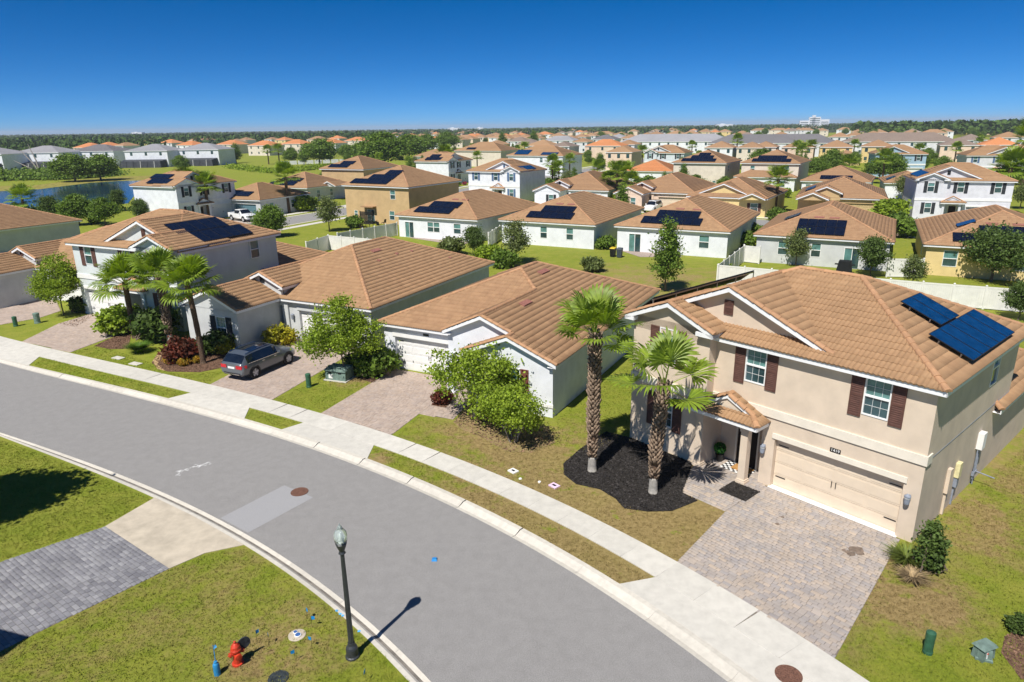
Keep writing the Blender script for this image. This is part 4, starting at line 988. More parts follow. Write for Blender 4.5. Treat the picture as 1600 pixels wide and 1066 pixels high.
generic((627, 245), (690, 245), E1, 15, 'low white house behind the palm on the cross street', st_white, tile_tan, 0, th=-.5, Wf=14.5, wins=[(.18, 1.4, .8, 2.3), (.3, 1.4, .8, 2.3)]).finish()
generic((695, 234.7), (783, 236), E2, 15, 'large two-storey house with a tall tan roof and one solar patch', st_cream, tile_tan, 0, th=-.5, Wf=21, solar=[('F', [(-16, -12, 1, 2.7, 4)], cell_dk)]).finish()
generic((330, 311), (406, 313), E1, 13, 'gray one-storey house with a teal garage door behind the white pickup', st_gray, tile_tan, 0, th=-.42, Wf=11.5, garage=(.68, door_teal), rwins=[(2.5, 3.6, .9, 2.3), (8, 9, .9, 2.3)], solar=[('F', [(-9.0, -3.4, 1.0, 2.7, 6)], cell_dk)]).finish()
gb = generic((411, 290), (480, 294), E1, 13.5, 'gray one-storey house with a wide solar field and a palm at its drive', st_gray, tile_tan, 0, th=-.48, Wf=13.4, solar=[('F', [(-11.6, -4.4, .7, 2.4, 7), (-10.0, -4.0, 2.5, 4.0, 6)], cell_dk)], rwins=[(3, 4, .9, 2.3), (7, 8, .9, 2.3)])
gb.gable(-2.2, 2.2, 6.0, 10.0, 3.0, .42, ov=.3); gb.finish()
generic((1381, 285.6), (1425, 287), E1, 12, 'low white house tucked beside the lavender two-storey house', st_white, tile_tan, 0, th=-.40, Wf=9, left=True, wins=[(.55, 1.0, .9, 2.2)], solar=[('L', [(2, 5, .8, 2.4, 3)], cell)]).finish()
p0, p1 = G(0, 360, 3.0), G(128, 344, 3.0)
h6 = generic((0, 360), (128, 344), E1, 13.5, 'one-storey house with a long brown roof beside the pond shrubs', st_gray, tile_rust, 1, th=1.08, Wf=19.0); h6.finish()
# ------------------------------------------------------------------ far houses
def far_house(xl, xr, y, st, wm, rm, label, group, th=-.45, T=.42, D=13.0, wf=None, nwin=3, name='house', ze=None):
    ze = ze or (E1 if st == 1 else E2)
    B = G(xr, y, ze); A = G(xl, y, ze); dep = (A.y + B.y) / 2; Wr = wf or min(24, max(9.5, (xr - xl) * dep / FPX * .93))
    h = House(name, (B.x, B.y), th, label, wm, rm, -1, None, group=group)
    h.hip(-Wr, 0, 0, D, ze, T); i = .3
    h.w.box((-Wr + i, i, 0), (-i, D - i, ze - .1))
    for k in range(nwin):
        u = -Wr + Wr * (k + .5) / nwin
        q = MB(); q.box((u - .5, i - .04, ze - 1.9), (u + .5, i + .02, ze - .6)); q.build('window', glass, h.e)
        if st == 2: q = MB(); q.box((u - .5, i - .04, 1.0), (u + .5, i + .02, 2.2)); q.build('window', glass, h.e)
    return h.finish()
LW = 'white lakeside house with a gray shingle roof and a dark screened patio'
for xl, xr, y, rm in ((-70, 2, 240, shingle_gray), (12, 91, 237.3, shingle_gray), (101, 177, 234.8, shingle_dark), (189, 261, 234.4, shingle_gray), (272, 341, 232.5, shingle_gray)):
    lab = LW if rm is shingle_gray else 'white lakeside house with a darker roof behind the round pond tree'
    e = far_house(xl, xr, y + 1.2, 2, st_white, rm, lab, 'white houses across the pond', th=-.05, T=.32, D=17, nwin=3, ze=6.7)
    h = Shell(e); B = G(xr, y + 1.2, 6.7); A = G(xl, y + 1.2, 6.7); Wr = min(24, max(9.5, (xr - xl) * (A.y + B.y) / 2 / FPX * .93))
    q = MB(); scr = mat('patio_screen', (.045, .05, .06), .6, .2, 1.0)
    q.hexa([(-Wr + .2, -4.6, 0), (-1.0, -4.6, 0), (-1.0, .28, 0), (-Wr + .2, .28, 0), (-Wr + .6, -4.2, 2.6), (-1.4, -4.2, 2.6), (-1.0, .28, 3.2), (-Wr + .2, .28, 3.2)]); s_ = q.build('screen_enclosure', scr, e)
    for k in range(7):
        u = -Wr + .25 + (Wr - 1.3) * k / 6
        q = MB(); q.bar((u, -4.64, 0), (u + (.35 if k == 0 else (-.35 if k == 6 else 0)), -4.24, 2.6), .12, .12); q.build('screen_post', blackmetal if k not in (3, 5) else white, s_)
OR, RU, TA, GY, BR, DK = tile_orange, tile_rust, tile_tan, shingle_gray, shingle_brown, shingle_dark
FAR = [
 # left orange rows
 (96, 140, 231, 2, OR), (138, 165, 228, 2, OR), (168, 192, 228, 2, RU), (207, 231, 223, 2, RU), (236, 268, 223.5, 2, OR), (262, 300, 227, 2, OR), (288, 304, 219.5, 2, RU), (300, 322, 219, 2, RU),
 (324, 367, 226, 2, OR), (346, 369, 222, 2, RU), (364, 384, 219, 2, RU), (373, 420, 227.4, 2, OR), (408, 424, 218, 2, RU), (422, 446, 219, 2, OR), (427, 470, 225, 2, OR), (471, 502, 218, 2, RU),
 (487, 524, 223.7, 2, OR), (506, 530, 216.5, 2, OR), (529, 566, 220, 2, OR), (555, 583, 222, 2, RU), (574, 596, 214.5, 2, RU), (600, 617, 215, 2, GY),
 (608, 659, 219.6, 2, BR), (642, 661, 213, 2, RU), (651, 686, 219.6, 2, OR), (679, 707, 216, 2, OR), (706, 727, 215, 2, RU), (717, 739, 217, 2, RU), (734, 757, 215, 2, TA), (759, 780, 211.5, 2, RU),
 (770, 797, 214, 2, OR), (797, 821, 212, 2, OR), (764, 781, 226, 2, TA), (786, 822, 221, 2, BR),
 # centre
 (800, 838, 225, 2, BR), (814, 862, 228, 2, TA), (842, 896, 219.6, 2, GY), (855, 890, 229, 2, BR), (893, 918, 222, 2, RU), (908, 970, 228, 2, OR), (920, 961, 218, 2, DK), (949, 976, 215, 2, GY), (965, 992, 226, 2, RU), (950, 988, 238, 2, TA),
 # right rows
 (1099, 1146, 231, 2, RU), (1155, 1192, 231, 2, RU), (1188, 1214, 230, 2, RU), (1222, 1273, 230.5, 2, RU), (1282, 1334, 230, 2, RU), (1350, 1399, 229, 2, RU), (1476, 1532, 227, 2, BR), (1541, 1597, 226.5, 2, OR), (1560, 1604, 215, 2, RU), (1598, 1650, 233, 2, RU),
 (1296, 1330, 214, 2, RU), (1322, 1352, 212, 2, RU), (1350, 1382, 211, 2, RU), (1384, 1410, 210, 2, RU), (1412, 1440, 208.5, 2, RU), (1443, 1482, 208, 2, RU), (1318, 1345, 245, 1, RU), (1200, 1225, 246, 1, RU), (1150, 1182, 213, 2, BR), (1205, 1235, 212, 2, RU),
 (1402, 1430, 220.5, 2, RU), (1424, 1452, 217, 2, BR), (1455, 1480, 219, 2, BR), (1500, 1545, 219, 2, BR)]
WALLS = [st_cream, st_pink, st_white, st_yellow, st_lav]
RL = {id(OR): 'orange', id(RU): 'rust', id(TA): 'tan', id(GY): 'gray', id(BR): 'brown', id(DK): 'dark gray'}
ZONE = lambda x: ('beyond the open field past the pond', 'houses beyond the open field') if x < 600 else (('in the far rows straight beyond the cross street', 'far rows beyond the cross street') if x < 1000 else ('in the far rows below the white hospital', 'far rows below the hospital'))
for k, (xl, xr, y, st, rm) in enumerate(FAR):
    z, gname = ZONE(xl); wm = WALLS[(k * 7 + int(xl)) % 5] if rm not in (GY, DK) else st_white
    far_house(xl, xr, y, st, wm, rm, 'small %s-roofed house %s' % (RL[id(rm)], z), gname, nwin=2 if xr - xl < 30 else 3)
# smaller houses on the estates at the edge of the woods
for k in range(70):
    x = R.uniform(500, 1560); y = R.uniform(204.5, 210.5) - (x - 800) * .012; w = R.uniform(11, 17)
    rm = R.choice([RU, OR, TA, TA, RU, BR]); far_house(x, x + w, y, 2, R.choice(WALLS), rm, 'tiny %s-roofed house on the estate at the edge of the woods' % RL[id(rm)], 'distant estate houses', nwin=1)
# rows closing the gaps between the listed roofs
for k in range(34):
    x = 560 + k * 13.2 + R.uniform(-5, 5); y = R.uniform(210.5, 219) - (x - 800) * .012; w = R.uniform(22, 32); rm = R.choice([RU, RU, TA, OR, BR, TA]); z, gname = ZONE(x)
    far_house(x, x + w, y, 2, R.choice(WALLS), rm, 'small %s-roofed house %s' % (RL[id(rm)], z), gname, nwin=2)
for k in range(22):
    x = 1010 + k * 27 + R.uniform(-6, 6); y = R.uniform(208, 214) - (x - 800) * .012; w = R.uniform(20, 30); rm = R.choice([RU, RU, TA, BR]); z, gname = ZONE(x)
    far_house(x, x + w, y, 2, R.choice(WALLS), rm, 'small %s-roofed house %s' % (RL[id(rm)], z), gname, nwin=2)
# long town-house blocks
def block(xl, xr, y, D, T, rm, wm, label, wf, th=-.42, n=12):
    e = far_house(xl, xr, y, 2, wm, rm, label, None, th=th, T=T, D=D, wf=wf, nwin=n, name='town_house_block'); e['category'] = 'town houses'; return e
block(991, 1141, 221, 18, .42, shingle_gray, st_white, 'long white town-house block with a light gray roof', 58)
block(1150, 1312, 223.5, 18, .42, shingle_dark, st_lav, 'long town-house block with a dark gray roof', 56)
block(1382, 1500, 221, 18, .42, shingle_brown, st_lav, 'long town-house block with a brown roof', 46, n=9)
# white hospital tower above the woods
hp = G(1270, 199); D0 = 1500.0; s = D0 / hp.y; hx = hp.x * s
he = empty('hospital', (hx, D0, 0), -.3, 'white stepped hospital building rising above the far woods', 'hospital')
for nm, a, b, z1 in (('tower', -9, 13, 25.5), ('wing', -27, -8.8, 18.5), ('wing', 12.8, 30, 20.5), ('stair_head', -3, 3, 29)):
    q = MB(); q.box((a, -8 if nm != 'wing' else -6, 0), (b, 8 if nm != 'wing' else 6, z1))
    wl_ = q.build(nm, st_white, he)
    if nm != 'stair_head':
        g = MB(); yy = -8.05 if nm == 'tower' else -6.05
        for r in range(int(z1 / 3.6) - 1): g.box((a + 1.5, yy, 3.4 + r * 3.6), (b - 1.5, yy + .04, 4.9 + r * 3.6))
        g.build('window_band', glass, wl_)
for i, (x, y, w) in enumerate(((205, 208, 16), (700, 198.6, 18), (1120, 197.5, 24), (745, 199, 10))):
    p = G(x, 208); D1 = 2200.0; xx = p.x * D1 / p.y
    q = MB(); q.box((xx, D1, 0), (xx + w * 2.0, D1 + 20, 13.5)); q.box((xx + w * .5, D1 + 4, 13.5), (xx + w, D1 + 12, 15)); q.build('far_building', st_white, None, label='low white building on the skyline beyond the woods', cat='building', group='far white buildings')

# ------------------------------------------------------------------ water, second street, far paths
water = mat('pond_water', (.006, .030, .060), .12, .3, .05, bump=.2, bscale=1.2, spec=.35)
sheet('pond', gp((-120, 306), (0, 299), (60, 296), (100, 291), (140, 286), (185, 283), (240, 282), (215, 300), (200, 318), (120, 324), (60, 326), (-140, 334)), .012, water)
sand = mat('shore_reeds', (.26, .23, .05), .95, .25, .6, bump=.5, bscale=6)
sheet('pond_bank', gp((-140, 296), (0, 291), (60, 289), (120, 281), (190, 276), (260, 274), (262, 283), (185, 285), (130, 289), (60, 299), (0, 303), (-140, 310)), .006, sand)
def band(p, q, w):
    p, q = Vector(p[:2]), Vector(q[:2]); d = (q - p).normalized(); n_ = Vector((-d.y, d.x)); return [p - n_ * w / 2, q - n_ * w / 2, q + n_ * w / 2, p + n_ * w / 2]
pale_drive = mat('pale_drive', (.46, .40, .35), .9, .15, 3)
def back_street(c, ang, l0, l1, drives):
    d = Vector((math.cos(ang), math.sin(ang), 0)); nv = Vector((-d.y, d.x, 0)); c = Vector(c)
    sheet('cross_street', band(c - d * l0, c + d * l1, 7.0), .008, asphalt)
    for off in (-4.0, 4.0): sheet('cross_street_kerb', band(c - d * l0 + nv * off, c + d * l1 + nv * off, .6), .014, kerbcon)
    for off in (-6.4, 6.4): sheet('cross_street_walk', band(c - d * l0 + nv * off, c + d * l1 + nv * off, 1.5), .016, concrete)
    for t, side in drives:
        a = c + d * t + nv * 3.9 * side; sheet('cross_street_drive', band(a, a + nv * 8.5 * side, 5.2), .022, pale_drive)
back_street((-37.5, 113, 0), 1.1, 22, 240, [(-2, 1), (16, 1), (34, 1), (62, 1), (90, 1)])
back_street((22, 112.5, 0), -.5, 60, 110, [(-44, 1), (-30, -1), (-16, -1), (-6, 1), (-2, -1), (8.5, 1), (12, -1), (22, 1), (27, -1), (36, 1), (50, 1), (50, -1), (64, 1)])
pw = empty('park_wall', G(440, 258), 0, 'low white garden wall behind the park palms beyond the field', 'wall')
for k in range(9):
    a = G(440 + k * 13, 258 - k * .5) - G(440, 258); b = G(451 + k * 13, 257.6 - k * .5) - G(440, 258); q = MB(); q.bar((a.x, a.y, .8), (b.x, b.y, .8), .2, 1.6); q.build('wall_panel', st_white, pw)
sheet('patio', gp((970, 392), (1000, 402), (1068, 402), (1030, 389)), .02, mat('patio_paver', (.36, .29, .25), .9, .2, 6, bump=.3))
sheet('patio', gp((640, 372), (720, 384), (745, 376), (672, 362)), .02, mat('patio_paver', (.36, .29, .25), .9))
# ------------------------------------------------------------------ vegetation
def leafm(name, col, col2, tr=.25): return mat(name, col, .6, .3, 1.6, col2=col2, island=.35, trans=tr, spec=.3)
lf_lime = leafm('leaf_lime', (.27, .36, .03), (.15, .23, .02)); lf_mid = leafm('leaf_mid', (.165, .25, .034), (.085, .15, .02)); lf_dark = leafm('leaf_dark', (.105, .16, .034), (.055, .095, .02))
lf_yellow = leafm('leaf_yellow', (.42, .36, .02), (.22, .24, .015)); lf_red = leafm('leaf_red', (.16, .035, .02), (.07, .03, .015)); lf_olive = leafm('leaf_olive', (.185, .22, .07), (.10, .14, .042)); lf_orange = leafm('leaf_gold', (.45, .24, .02), (.22, .2, .02))
lf_pink = leafm('leaf_pink', (.5, .06, .16), (.2, .1, .05))
palm_leaf = mat('palm_leaf', (.25, .34, .035), .5, .25, 2.5, col2=(.125, .20, .022), island=.25, trans=.3, spec=.45)
bark = mat('bark', (.19, .145, .11), .9, .3, 14, bump=.8, bscale=30); bark_pale = mat('bark_pale', (.36, .32, .28), .9, .25, 12, bump=.5, bscale=30)
palm_bark = mat('palm_bark', (.115, .075, .05), .95, .35, 12, bump=1.0, bscale=22, island=.3); boot_gray = mat('palm_boot', (.24, .175, .125), .95, .3, 12, bump=.6, bscale=24, island=.35); palm_butt = mat('palm_butt', (.33, .31, .28), .9, .15, 8, bump=.5, bscale=30)

def leaf_cloud(pts, size, rng, flat=.0):
    """one pointed leaf (two triangles as a folded quad) on each point"""
    n = len(pts); a = rng.normal(size=(n, 3)); a[:, 2] *= .7; a /= np.linalg.norm(a, axis=1)[:, None]
    b = rng.normal(size=(n, 3)); b -= (b * a).sum(1)[:, None] * a; b /= np.linalg.norm(b, axis=1)[:, None]
    s = size * (.6 + .8 * rng.random((n, 1))); w = s * .42
    V = np.stack([pts - a * s * .5, pts + b * w, pts + a * s * .6, pts - b * w], 1)
    return V.reshape(-1, 3), np.arange(4 * n).reshape(n, 4)
def clumps(blobs, nclump, per, rng, spread, shell=.55):
    """points in uneven tufts spread over a set of ellipsoids"""
    P = []; w = np.array([b[3] * b[4] * b[5] for b in blobs]) ** .75; w /= w.sum()
    C = []
    for k in rng.choice(len(blobs), nclump, p=w):
        cx, cy, cz, rx, ry, rz = blobs[k]; d = rng.normal(size=3); d /= np.linalg.norm(d); r = shell + (1 - shell) * rng.random()
        C.append((cx + d[0] * rx * r, cy + d[1] * ry * r, cz + d[2] * rz * r))
    C = np.array(C)
    for c in C:
        m = int(per * rng.uniform(.5, 1.5)); sp = spread * rng.uniform(.6, 1.3)
        P.append(c + rng.normal(size=(m, 3)) * np.array([sp, sp, sp * .6]))
    return np.concatenate(P), C
TREE = {}
def tree_proto(key, blobs, trunk, nclump, per, size, spread, leaf, wood, seed, r0=.12, stems=1, shell=.5):
    rng = np.random.default_rng(seed)
    P, C = clumps(blobs, nclump, per, rng, spread, shell); P = P[P[:, 2] > .05]
    V, F = leaf_cloud(P, size, rng)
    crown = np_mesh('crown', V, F); crown.materials.append(leaf)
    m = MB(); top = max(b[2] for b in blobs)
    for s in range(stems):
        a = 2 * math.pi * s / max(stems, 1) + rng.random(); sp = 0 if stems == 1 else .18
        base = Vector((math.cos(a) * sp, math.sin(a) * sp, -.05)); tip = Vector((math.cos(a) * sp * 3, math.sin(a) * sp * 3, trunk))
        m.tube([base, (base + tip) / 2 + Vector((rng.normal() * .05, rng.normal() * .05, 0)), tip], [r0, r0 * .8, r0 * .6], 7)
        idx = rng.choice(len(C), min(len(C), max(4, 14 // stems)), replace=False)
        for i in idx:
            c = Vector(C[i]); mid = tip.lerp(c, .5) + Vector((0, 0, .12 * (c - tip).length)); m.tube([tip - Vector((0, 0, .1)), mid, c], [r0 * .5, r0 * .3, r0 * .08], 5, cap=False)
    TREE[key] = (crown, m.mesh('trunk', wood))
def plant(key, name, p, scale, rz, label, cat, group=None, sz=None):
    e = empty(name, (p[0], p[1], p[2] if len(p) > 2 else 0), rz, label, cat, group); e.scale = (scale, scale, sz or scale)
    c, t = TREE[key]; link('crown', c, e); link('trunk' if cat in ('tree',) else 'stems', t, e); return e
tree_proto('airy', [(0, 0, 2.9, 1.7, 1.6, 1.3), (-1.1, .3, 2.3, 1.1, 1.1, .9), (1.1, -.3, 2.5, 1.2, 1.1, 1.0), (.2, -.2, 4.0, .9, .9, .8)], 1.5, 190, 85, .105, .25, lf_lime, bark, 1, .07)
tree_proto('myrtle', [(0, 0, 1.9, 1.5, 1.4, 1.0), (-1.0, .2, 2.3, 1.0, 1.0, .9), (.9, .5, 2.0, 1.1, 1.0, .9), (.1, -.9, 1.1, .9, .8, .7), (1.2, -.4, 1.2, .8, .8, .7)], .9, 115, 85, .10, .25, lf_lime, bark_pale, 2, .03, stems=6)
tree_proto('oak', [(0, 0, 2.6, 1.5, 1.5, 1.5), (-.7, .4, 2.2, 1.0, 1.0, 1.0), (.7, -.4, 3.0, .9, .9, 1.0)], 1.2, 150, 46, .15, .30, lf_dark, bark, 3, .10)
tree_proto('tall', [(0, 0, 2.2, 1.2, 1.2, 1.1), (0, 0, 3.4, .95, .95, 1.0), (.1, 0, 4.6, .6, .6, .8), (.05, 0, 5.5, .3, .3, .5)], 1.4, 150, 46, .15, .27, lf_mid, bark, 4, .10)
tree_proto('olive', [(0, 0, 2.4, 1.4, 1.4, 1.2), (.4, .4, 3.3, 1.0, 1.0, .8), (-.6, -.3, 2.0, 1.0, 1.0, .8)], 1.3, 95, 46, .15, .30, lf_olive, bark, 5, .09)
tree_proto('round', [(0, 0, 3.2, 2.4, 2.4, 2.0), (1.4, .6, 2.8, 1.6, 1.6, 1.4), (-1.3, -.4, 3.0, 1.7, 1.7, 1.5), (0, -.6, 4.4, 1.5, 1.5, 1.1)], 1.6, 200, 52, .25, .44, lf_mid, bark, 6, .16)
tree_proto('spread', [(0, 0, 3.0, 2.6, 2.4, 1.5), (2.0, .6, 2.5, 1.6, 1.5, 1.1), (-1.9, -.3, 2.7, 1.8, 1.7, 1.2)], 1.5, 190, 56, .17, .38, lf_dark, bark, 7, .14)
def bush_proto(key, leaf, seed, size=.12, n=130, per=36, r=(.6, .6, .45)): tree_proto(key, [(0, 0, r[2], *r), (r[0] * .5, .1, r[2] * .8, r[0] * .6, r[1] * .6, r[2] * .7), (-r[0] * .5, -.1, r[2] * .9, r[0] * .6, r[1] * .6, r[2] * .8)], .2, n, per, size, .11, leaf, bark, seed, .03, stems=4, shell=.3)
for k, l, sd in (('bush_green', lf_mid, 11), ('bush_lime', lf_lime, 12), ('bush_dark', lf_dark, 13), ('bush_yellow', lf_yellow, 14), ('bush_red', lf_red, 15), ('bush_orange', lf_orange, 16), ('bush_olive', lf_olive, 17), ('bush_pink', lf_pink, 18)): bush_proto(k, l, sd)

def grass_clump_mesh(n, h, spread, leaf, seed, w=.016):
    rng = np.random.default_rng(seed); V = []; F = []
    for i in range(n):
        a = rng.random() * 2 * math.pi; r = spread * .35 * math.sqrt(rng.random()); lean = spread * (.4 + rng.random()); hh = h * (.6 + .5 * rng.random())
        b = np.array([r * math.cos(a), r * math.sin(a), 0]); d = np.array([math.cos(a), math.sin(a), 0]); t = np.array([-d[1], d[0], 0]) * w
        k = len(V)
        for s, ww in ((0, 1), (.5, .9), (1, .1)):
            p = b + d * lean * s * s + np.array([0, 0, hh * (s - .35 * s * s * s)]); V += [p - t * ww, p + t * ww]
        F += [(k, k + 1, k + 3, k + 2), (k + 2, k + 3, k + 5, k + 4)]
    me = np_mesh('blades', V, F); me.materials.append(leaf); return me

# ---- fan palms: trunk with old leaf boots, every frond its own mesh
def frond_mesh(seed, blade=1.0, droop=.35, segs=30, leaf=None, pet=1.0):
    rng = np.random.default_rng(seed); V = []; F = []
    # petiole along +x, rising a little, then the pleated fan
    k = 0
    for s in (0., .5, 1.):
        p = np.array([pet * s, 0, .10 * s - .06 * s * s]); w = .028 * (1 - .4 * s); V += [p + (0, -w, 0), p + (0, w, 0)]
    F += [(0, 1, 3, 2), (2, 3, 5, 4)]
    hub = np.array([pet, 0, .04])
    for i in range(segs):
        a = -2.15 + 4.3 * (i + .5) / segs + rng.normal() * .02; L = blade * (1 - .16 * abs(a) / 2.15) * rng.uniform(.9, 1.06); fold = .02 if i % 2 else -.02
        d = np.array([math.cos(a), math.sin(a), 0]); t = np.array([-d[1], d[0], 0]); wmax = L * .68 * 4.3 / segs * .5
        k = len(V); dr = droop * rng.uniform(.7, 1.5)
        for s, ww in ((.02, .05), (.40, .62), (.68, 1.0), (.88, .5), (1.0, .04)):
            z = .22 * math.sin(s * 1.4) * math.cos(a * .5) - dr * max(0, s - .5) ** 2 * 3.2 * L + fold * s
            p = hub + d * L * s * (1 - .10 * s * s) + np.array([0, 0, z]); V += [p - t * wmax * ww, p + t * wmax * ww]
        for j in range(4): F.append((k + 2 * j, k + 2 * j + 1, k + 2 * j + 3, k + 2 * j + 2))
    me = np_mesh('frond', V, F); me.materials.append(leaf or palm_leaf); return me
FRONDS = [frond_mesh(s, 1.0 + .08 * (s % 3), .10 + .10 * (s % 3)) for s in range(5)]
palm_dead = mat('palm_dead', (.30, .22, .11), .8, .3, 4, island=.3, trans=.15)
def palm(p, h, label, group, n=26, s=1.0, seed=0, boots=True, butt=False, lean=(0, 0), r=.2):
    rr = random.Random(seed); e = empty('palm_tree', (p[0], p[1], 0), 0, label, 'palm', group)
    m = MB(); N = 14; path = []; rad = []
    for i in range(N + 1):
        t = i / N; path.append((lean[0] * t * t, lean[1] * t * t, -.08 + (h + .08) * t))
        z = t * h; rad.append(r * (1.22 if z < .25 else (1.0 if not boots else (.92 if z < h * .3 else 1.05))) * (1 + .05 * math.sin(i * 2.1)))
    m.tube(path, rad, 14); tr = m.build('trunk', palm_butt if (butt and False) else palm_bark, e, smooth=True)
    if boots:
        V = []; F = []
        for lay in range(int(h / .105)):
            z = .75 + lay * .105
            if z > h - .05: break
            t = z / h; cx, cy = lean[0] * t * t, lean[1] * t * t; full = t > .28
            for j in range(7):
                if not full and rr.random() < .35: continue
                a = 2 * math.pi * (j + .5 * (lay % 2)) / 7 + rr.uniform(-.1, .1); d = Vector((math.cos(a), math.sin(a), 0)); tt = Vector((-d.y, d.x, 0)); L = rr.uniform(.12, .24) * (1.25 if full else .8); o = Vector((cx, cy, z)) + d * r * .93
                tip = o + d * L * .55 + Vector((0, 0, L)); w = .075; k = len(V)
                V += [tuple(o - tt * w), tuple(o + tt * w), tuple(tip + tt * w * .55), tuple(tip - tt * w * .55), tuple(o - tt * w + d * .045 - Vector((0, 0, .05))), tuple(o + tt * w + d * .045 - Vector((0, 0, .05))), tuple(tip + tt * w * .55 + d * .04), tuple(tip - tt * w * .55 + d * .04)]
                F += [(k, k + 1, k + 2, k + 3), (k + 4, k + 7, k + 6, k + 5), (k + 3, k + 2, k + 6, k + 7), (k, k + 3, k + 7, k + 4), (k + 1, k + 5, k + 6, k + 2), (k, k + 4, k + 5, k + 1)]
        bo = np_mesh('leaf_boots', V, F); bo.materials.append(boot_gray); tag(link('leaf_boots', bo, tr), kind='stuff')
        q = MB(); q.lathe([(r * 1.28, -.05), (r * 1.22, .3), (r * 1.1, .62), (r * 1.0, .7)], 14); q.build('trunk_foot', palm_butt, tr, smooth=True)
    for i in range(n):
        f = i / n; el = 1.42 - 1.75 * f + rr.uniform(-.12, .12); az = i * 2.39996 + rr.uniform(-.2, .2)
        o = link('frond', FRONDS[rr.randrange(5)], e); sc = s * rr.uniform(.85, 1.08) * (.82 if f < .15 else 1)
        o.matrix_local = Matrix.Translation((lean[0], lean[1], h - .05 - .12 * f)) @ Matrix.Rotation(az, 4, 'Z') @ Matrix.Rotation(-el, 4, 'Y') @ Matrix.Rotation(rr.uniform(-.3, .3), 4, 'X') @ Matrix.Scale(sc, 4)
    return e
PG = 'fan palms in the front gardens'
palm(G(925, 736), 6.3, 'tallest fan palm with a rough brown trunk in the black mulch bed', PG, 20, 1.08, 1, r=.155)
palm(G(1020, 770), 4.75, 'short fan palm with shaggy gray leaf bases in front of the beige house', PG, 11, 1.3, 2, r=.15, lean=(.25, .1))
palm(G(211, 528), 4.2, 'fan palm braced by a wooden prop at the left of the palm trio', PG, 30, 1.2, 3, boots=False, r=.19)
palm(G(267, 537), 4.9, 'middle fan palm of the trio rising from dark shrubs', PG, 30, 1.2, 4, boots=True, r=.19)
palm(G(318, 568), 5.2, 'gray-trunked fan palm of the trio nearest to the parked car', PG, 30, 1.22, 5, boots=False, r=.17, lean=(-.25, 0))
# low-cost fan palm for the streets behind: crown in one mesh
def palm_proto(key, h, n, s, seed):
    rr = random.Random(seed); VV = []; FF = []; k = 0
    for i in range(n):
        me = FRONDS[rr.randrange(5)]; f = i / n; el = 1.3 - 1.95 * f + rr.uniform(-.1, .1); M = Matrix.Translation((0, 0, h)) @ Matrix.Rotation(i * 2.39996, 4, 'Z') @ Matrix.Rotation(-el, 4, 'Y') @ Matrix.Scale(s * rr.uniform(.85, 1.1), 4)
        co = np.empty(len(me.vertices) * 3, np.float32); me.vertices.foreach_get('co', co); co = co.reshape(-1, 3); A = np.array(M); VV.append(co @ A[:3, :3].T + A[:3, 3])
        fv = np.empty(len(me.loops), np.int32); me.loops.foreach_get('vertex_index', fv); FF.append(fv.reshape(-1, 4) + k); k += len(co)
    cr = np_mesh('crown', np.concatenate(VV), np.concatenate(FF)); cr.materials.append(palm_leaf)
    m = MB(); m.tube([(0, 0, -.05), (.05, 0, h * .5), (0, 0, h + .05)], [.22, .17, .19], 8); TREE[key] = (cr, m.mesh('trunk', palm_bark))
palm_proto('fanpalm', 4.2, 24, 1.15, 9); palm_proto('fanpalm_low', 2.2, 20, 1.25, 10)

def at_px(x, y): return G(x, y)
# front gardens
plant('airy', 'small_tree', G(537, 592), 1.08, .3, 'airy lime-green tree hiding the garage of the gray house', 'tree')
plant('myrtle', 'flowering_shrub', G(748, 652), 1.25, .4, 'large multi-stemmed lime shrub beside the white house driveway', 'shrub')
plant('myrtle', 'flowering_shrub', G(802, 690), .95, 2.2, 'smaller lime shrub nearest the tall palm in the same bed', 'shrub')
plant('airy', 'small_tree', G(100, 492), 1.05, 1.9, 'slender yellow-green tree between the two left driveways', 'tree')
plant('bush_green', 'round_bush', G(590, 585), 2.0, 0, 'dense bright green bush by the white garage wall', 'bush')
plant('bush_red', 'croton', G(692, 630), .85, .5, 'small red croton in the square cut-out of the pavers', 'bush')
plant('bush_yellow', 'golden_bush', G(440, 538), 1.5, .2, 'bright yellow bush at the front of the parked car', 'bush')
plant('bush_yellow', 'golden_bush', G(352, 552), 1.1, 1.2, 'yellow-green low bush behind the tail of the car', 'bush')
plant('bush_yellow', 'golden_bush', G(395, 536), .8, 2.2, 'small yellow shrub under the gray house wall', 'bush')
plant('bush_dark', 'dark_shrub', G(340, 550), 1.7, .7, 'dark glossy shrub beneath the black-shuttered window', 'bush')
plant('bush_dark', 'dark_shrub', G(245, 530), 2.6, 1.9, 'big dark shrub mass between the palms', 'bush')
plant('bush_dark', 'dark_shrub', G(370, 541), 1.2, 2.5, 'dark shrub between the yellow bushes along the wall', 'bush')
plant('bush_lime', 'leafy_shrub', G(190, 520), 2.2, .9, 'lime leafy shrub at the edge of the far driveway', 'bush')
plant('bush_red', 'croton', G(288, 563), 1.7, 1.1, 'dark red croton cluster at the foot of the palms', 'bush')
plant('bush_orange', 'flower_tuft', G(268, 568), .65, 0, 'low orange-yellow flowers left in the brown bed', 'flowers')
plant('bush_orange', 'flower_tuft', G(288, 571), .55, 1, 'low orange-yellow flowers in front of the croton', 'flowers')
plant('bush_orange', 'flower_tuft', G(308, 567), .5, 2, 'small golden flowers against the gray palm trunk', 'flowers')
plant('bush_dark', 'dark_shrub', G(128, 487), 1.5, 2, 'dark shrub at the corner of the two-storey house', 'bush')
plant('bush_dark', 'dark_shrub', G(560, 578), 1.3, 2, 'dark shrub in the shade beside the white garage', 'bush')
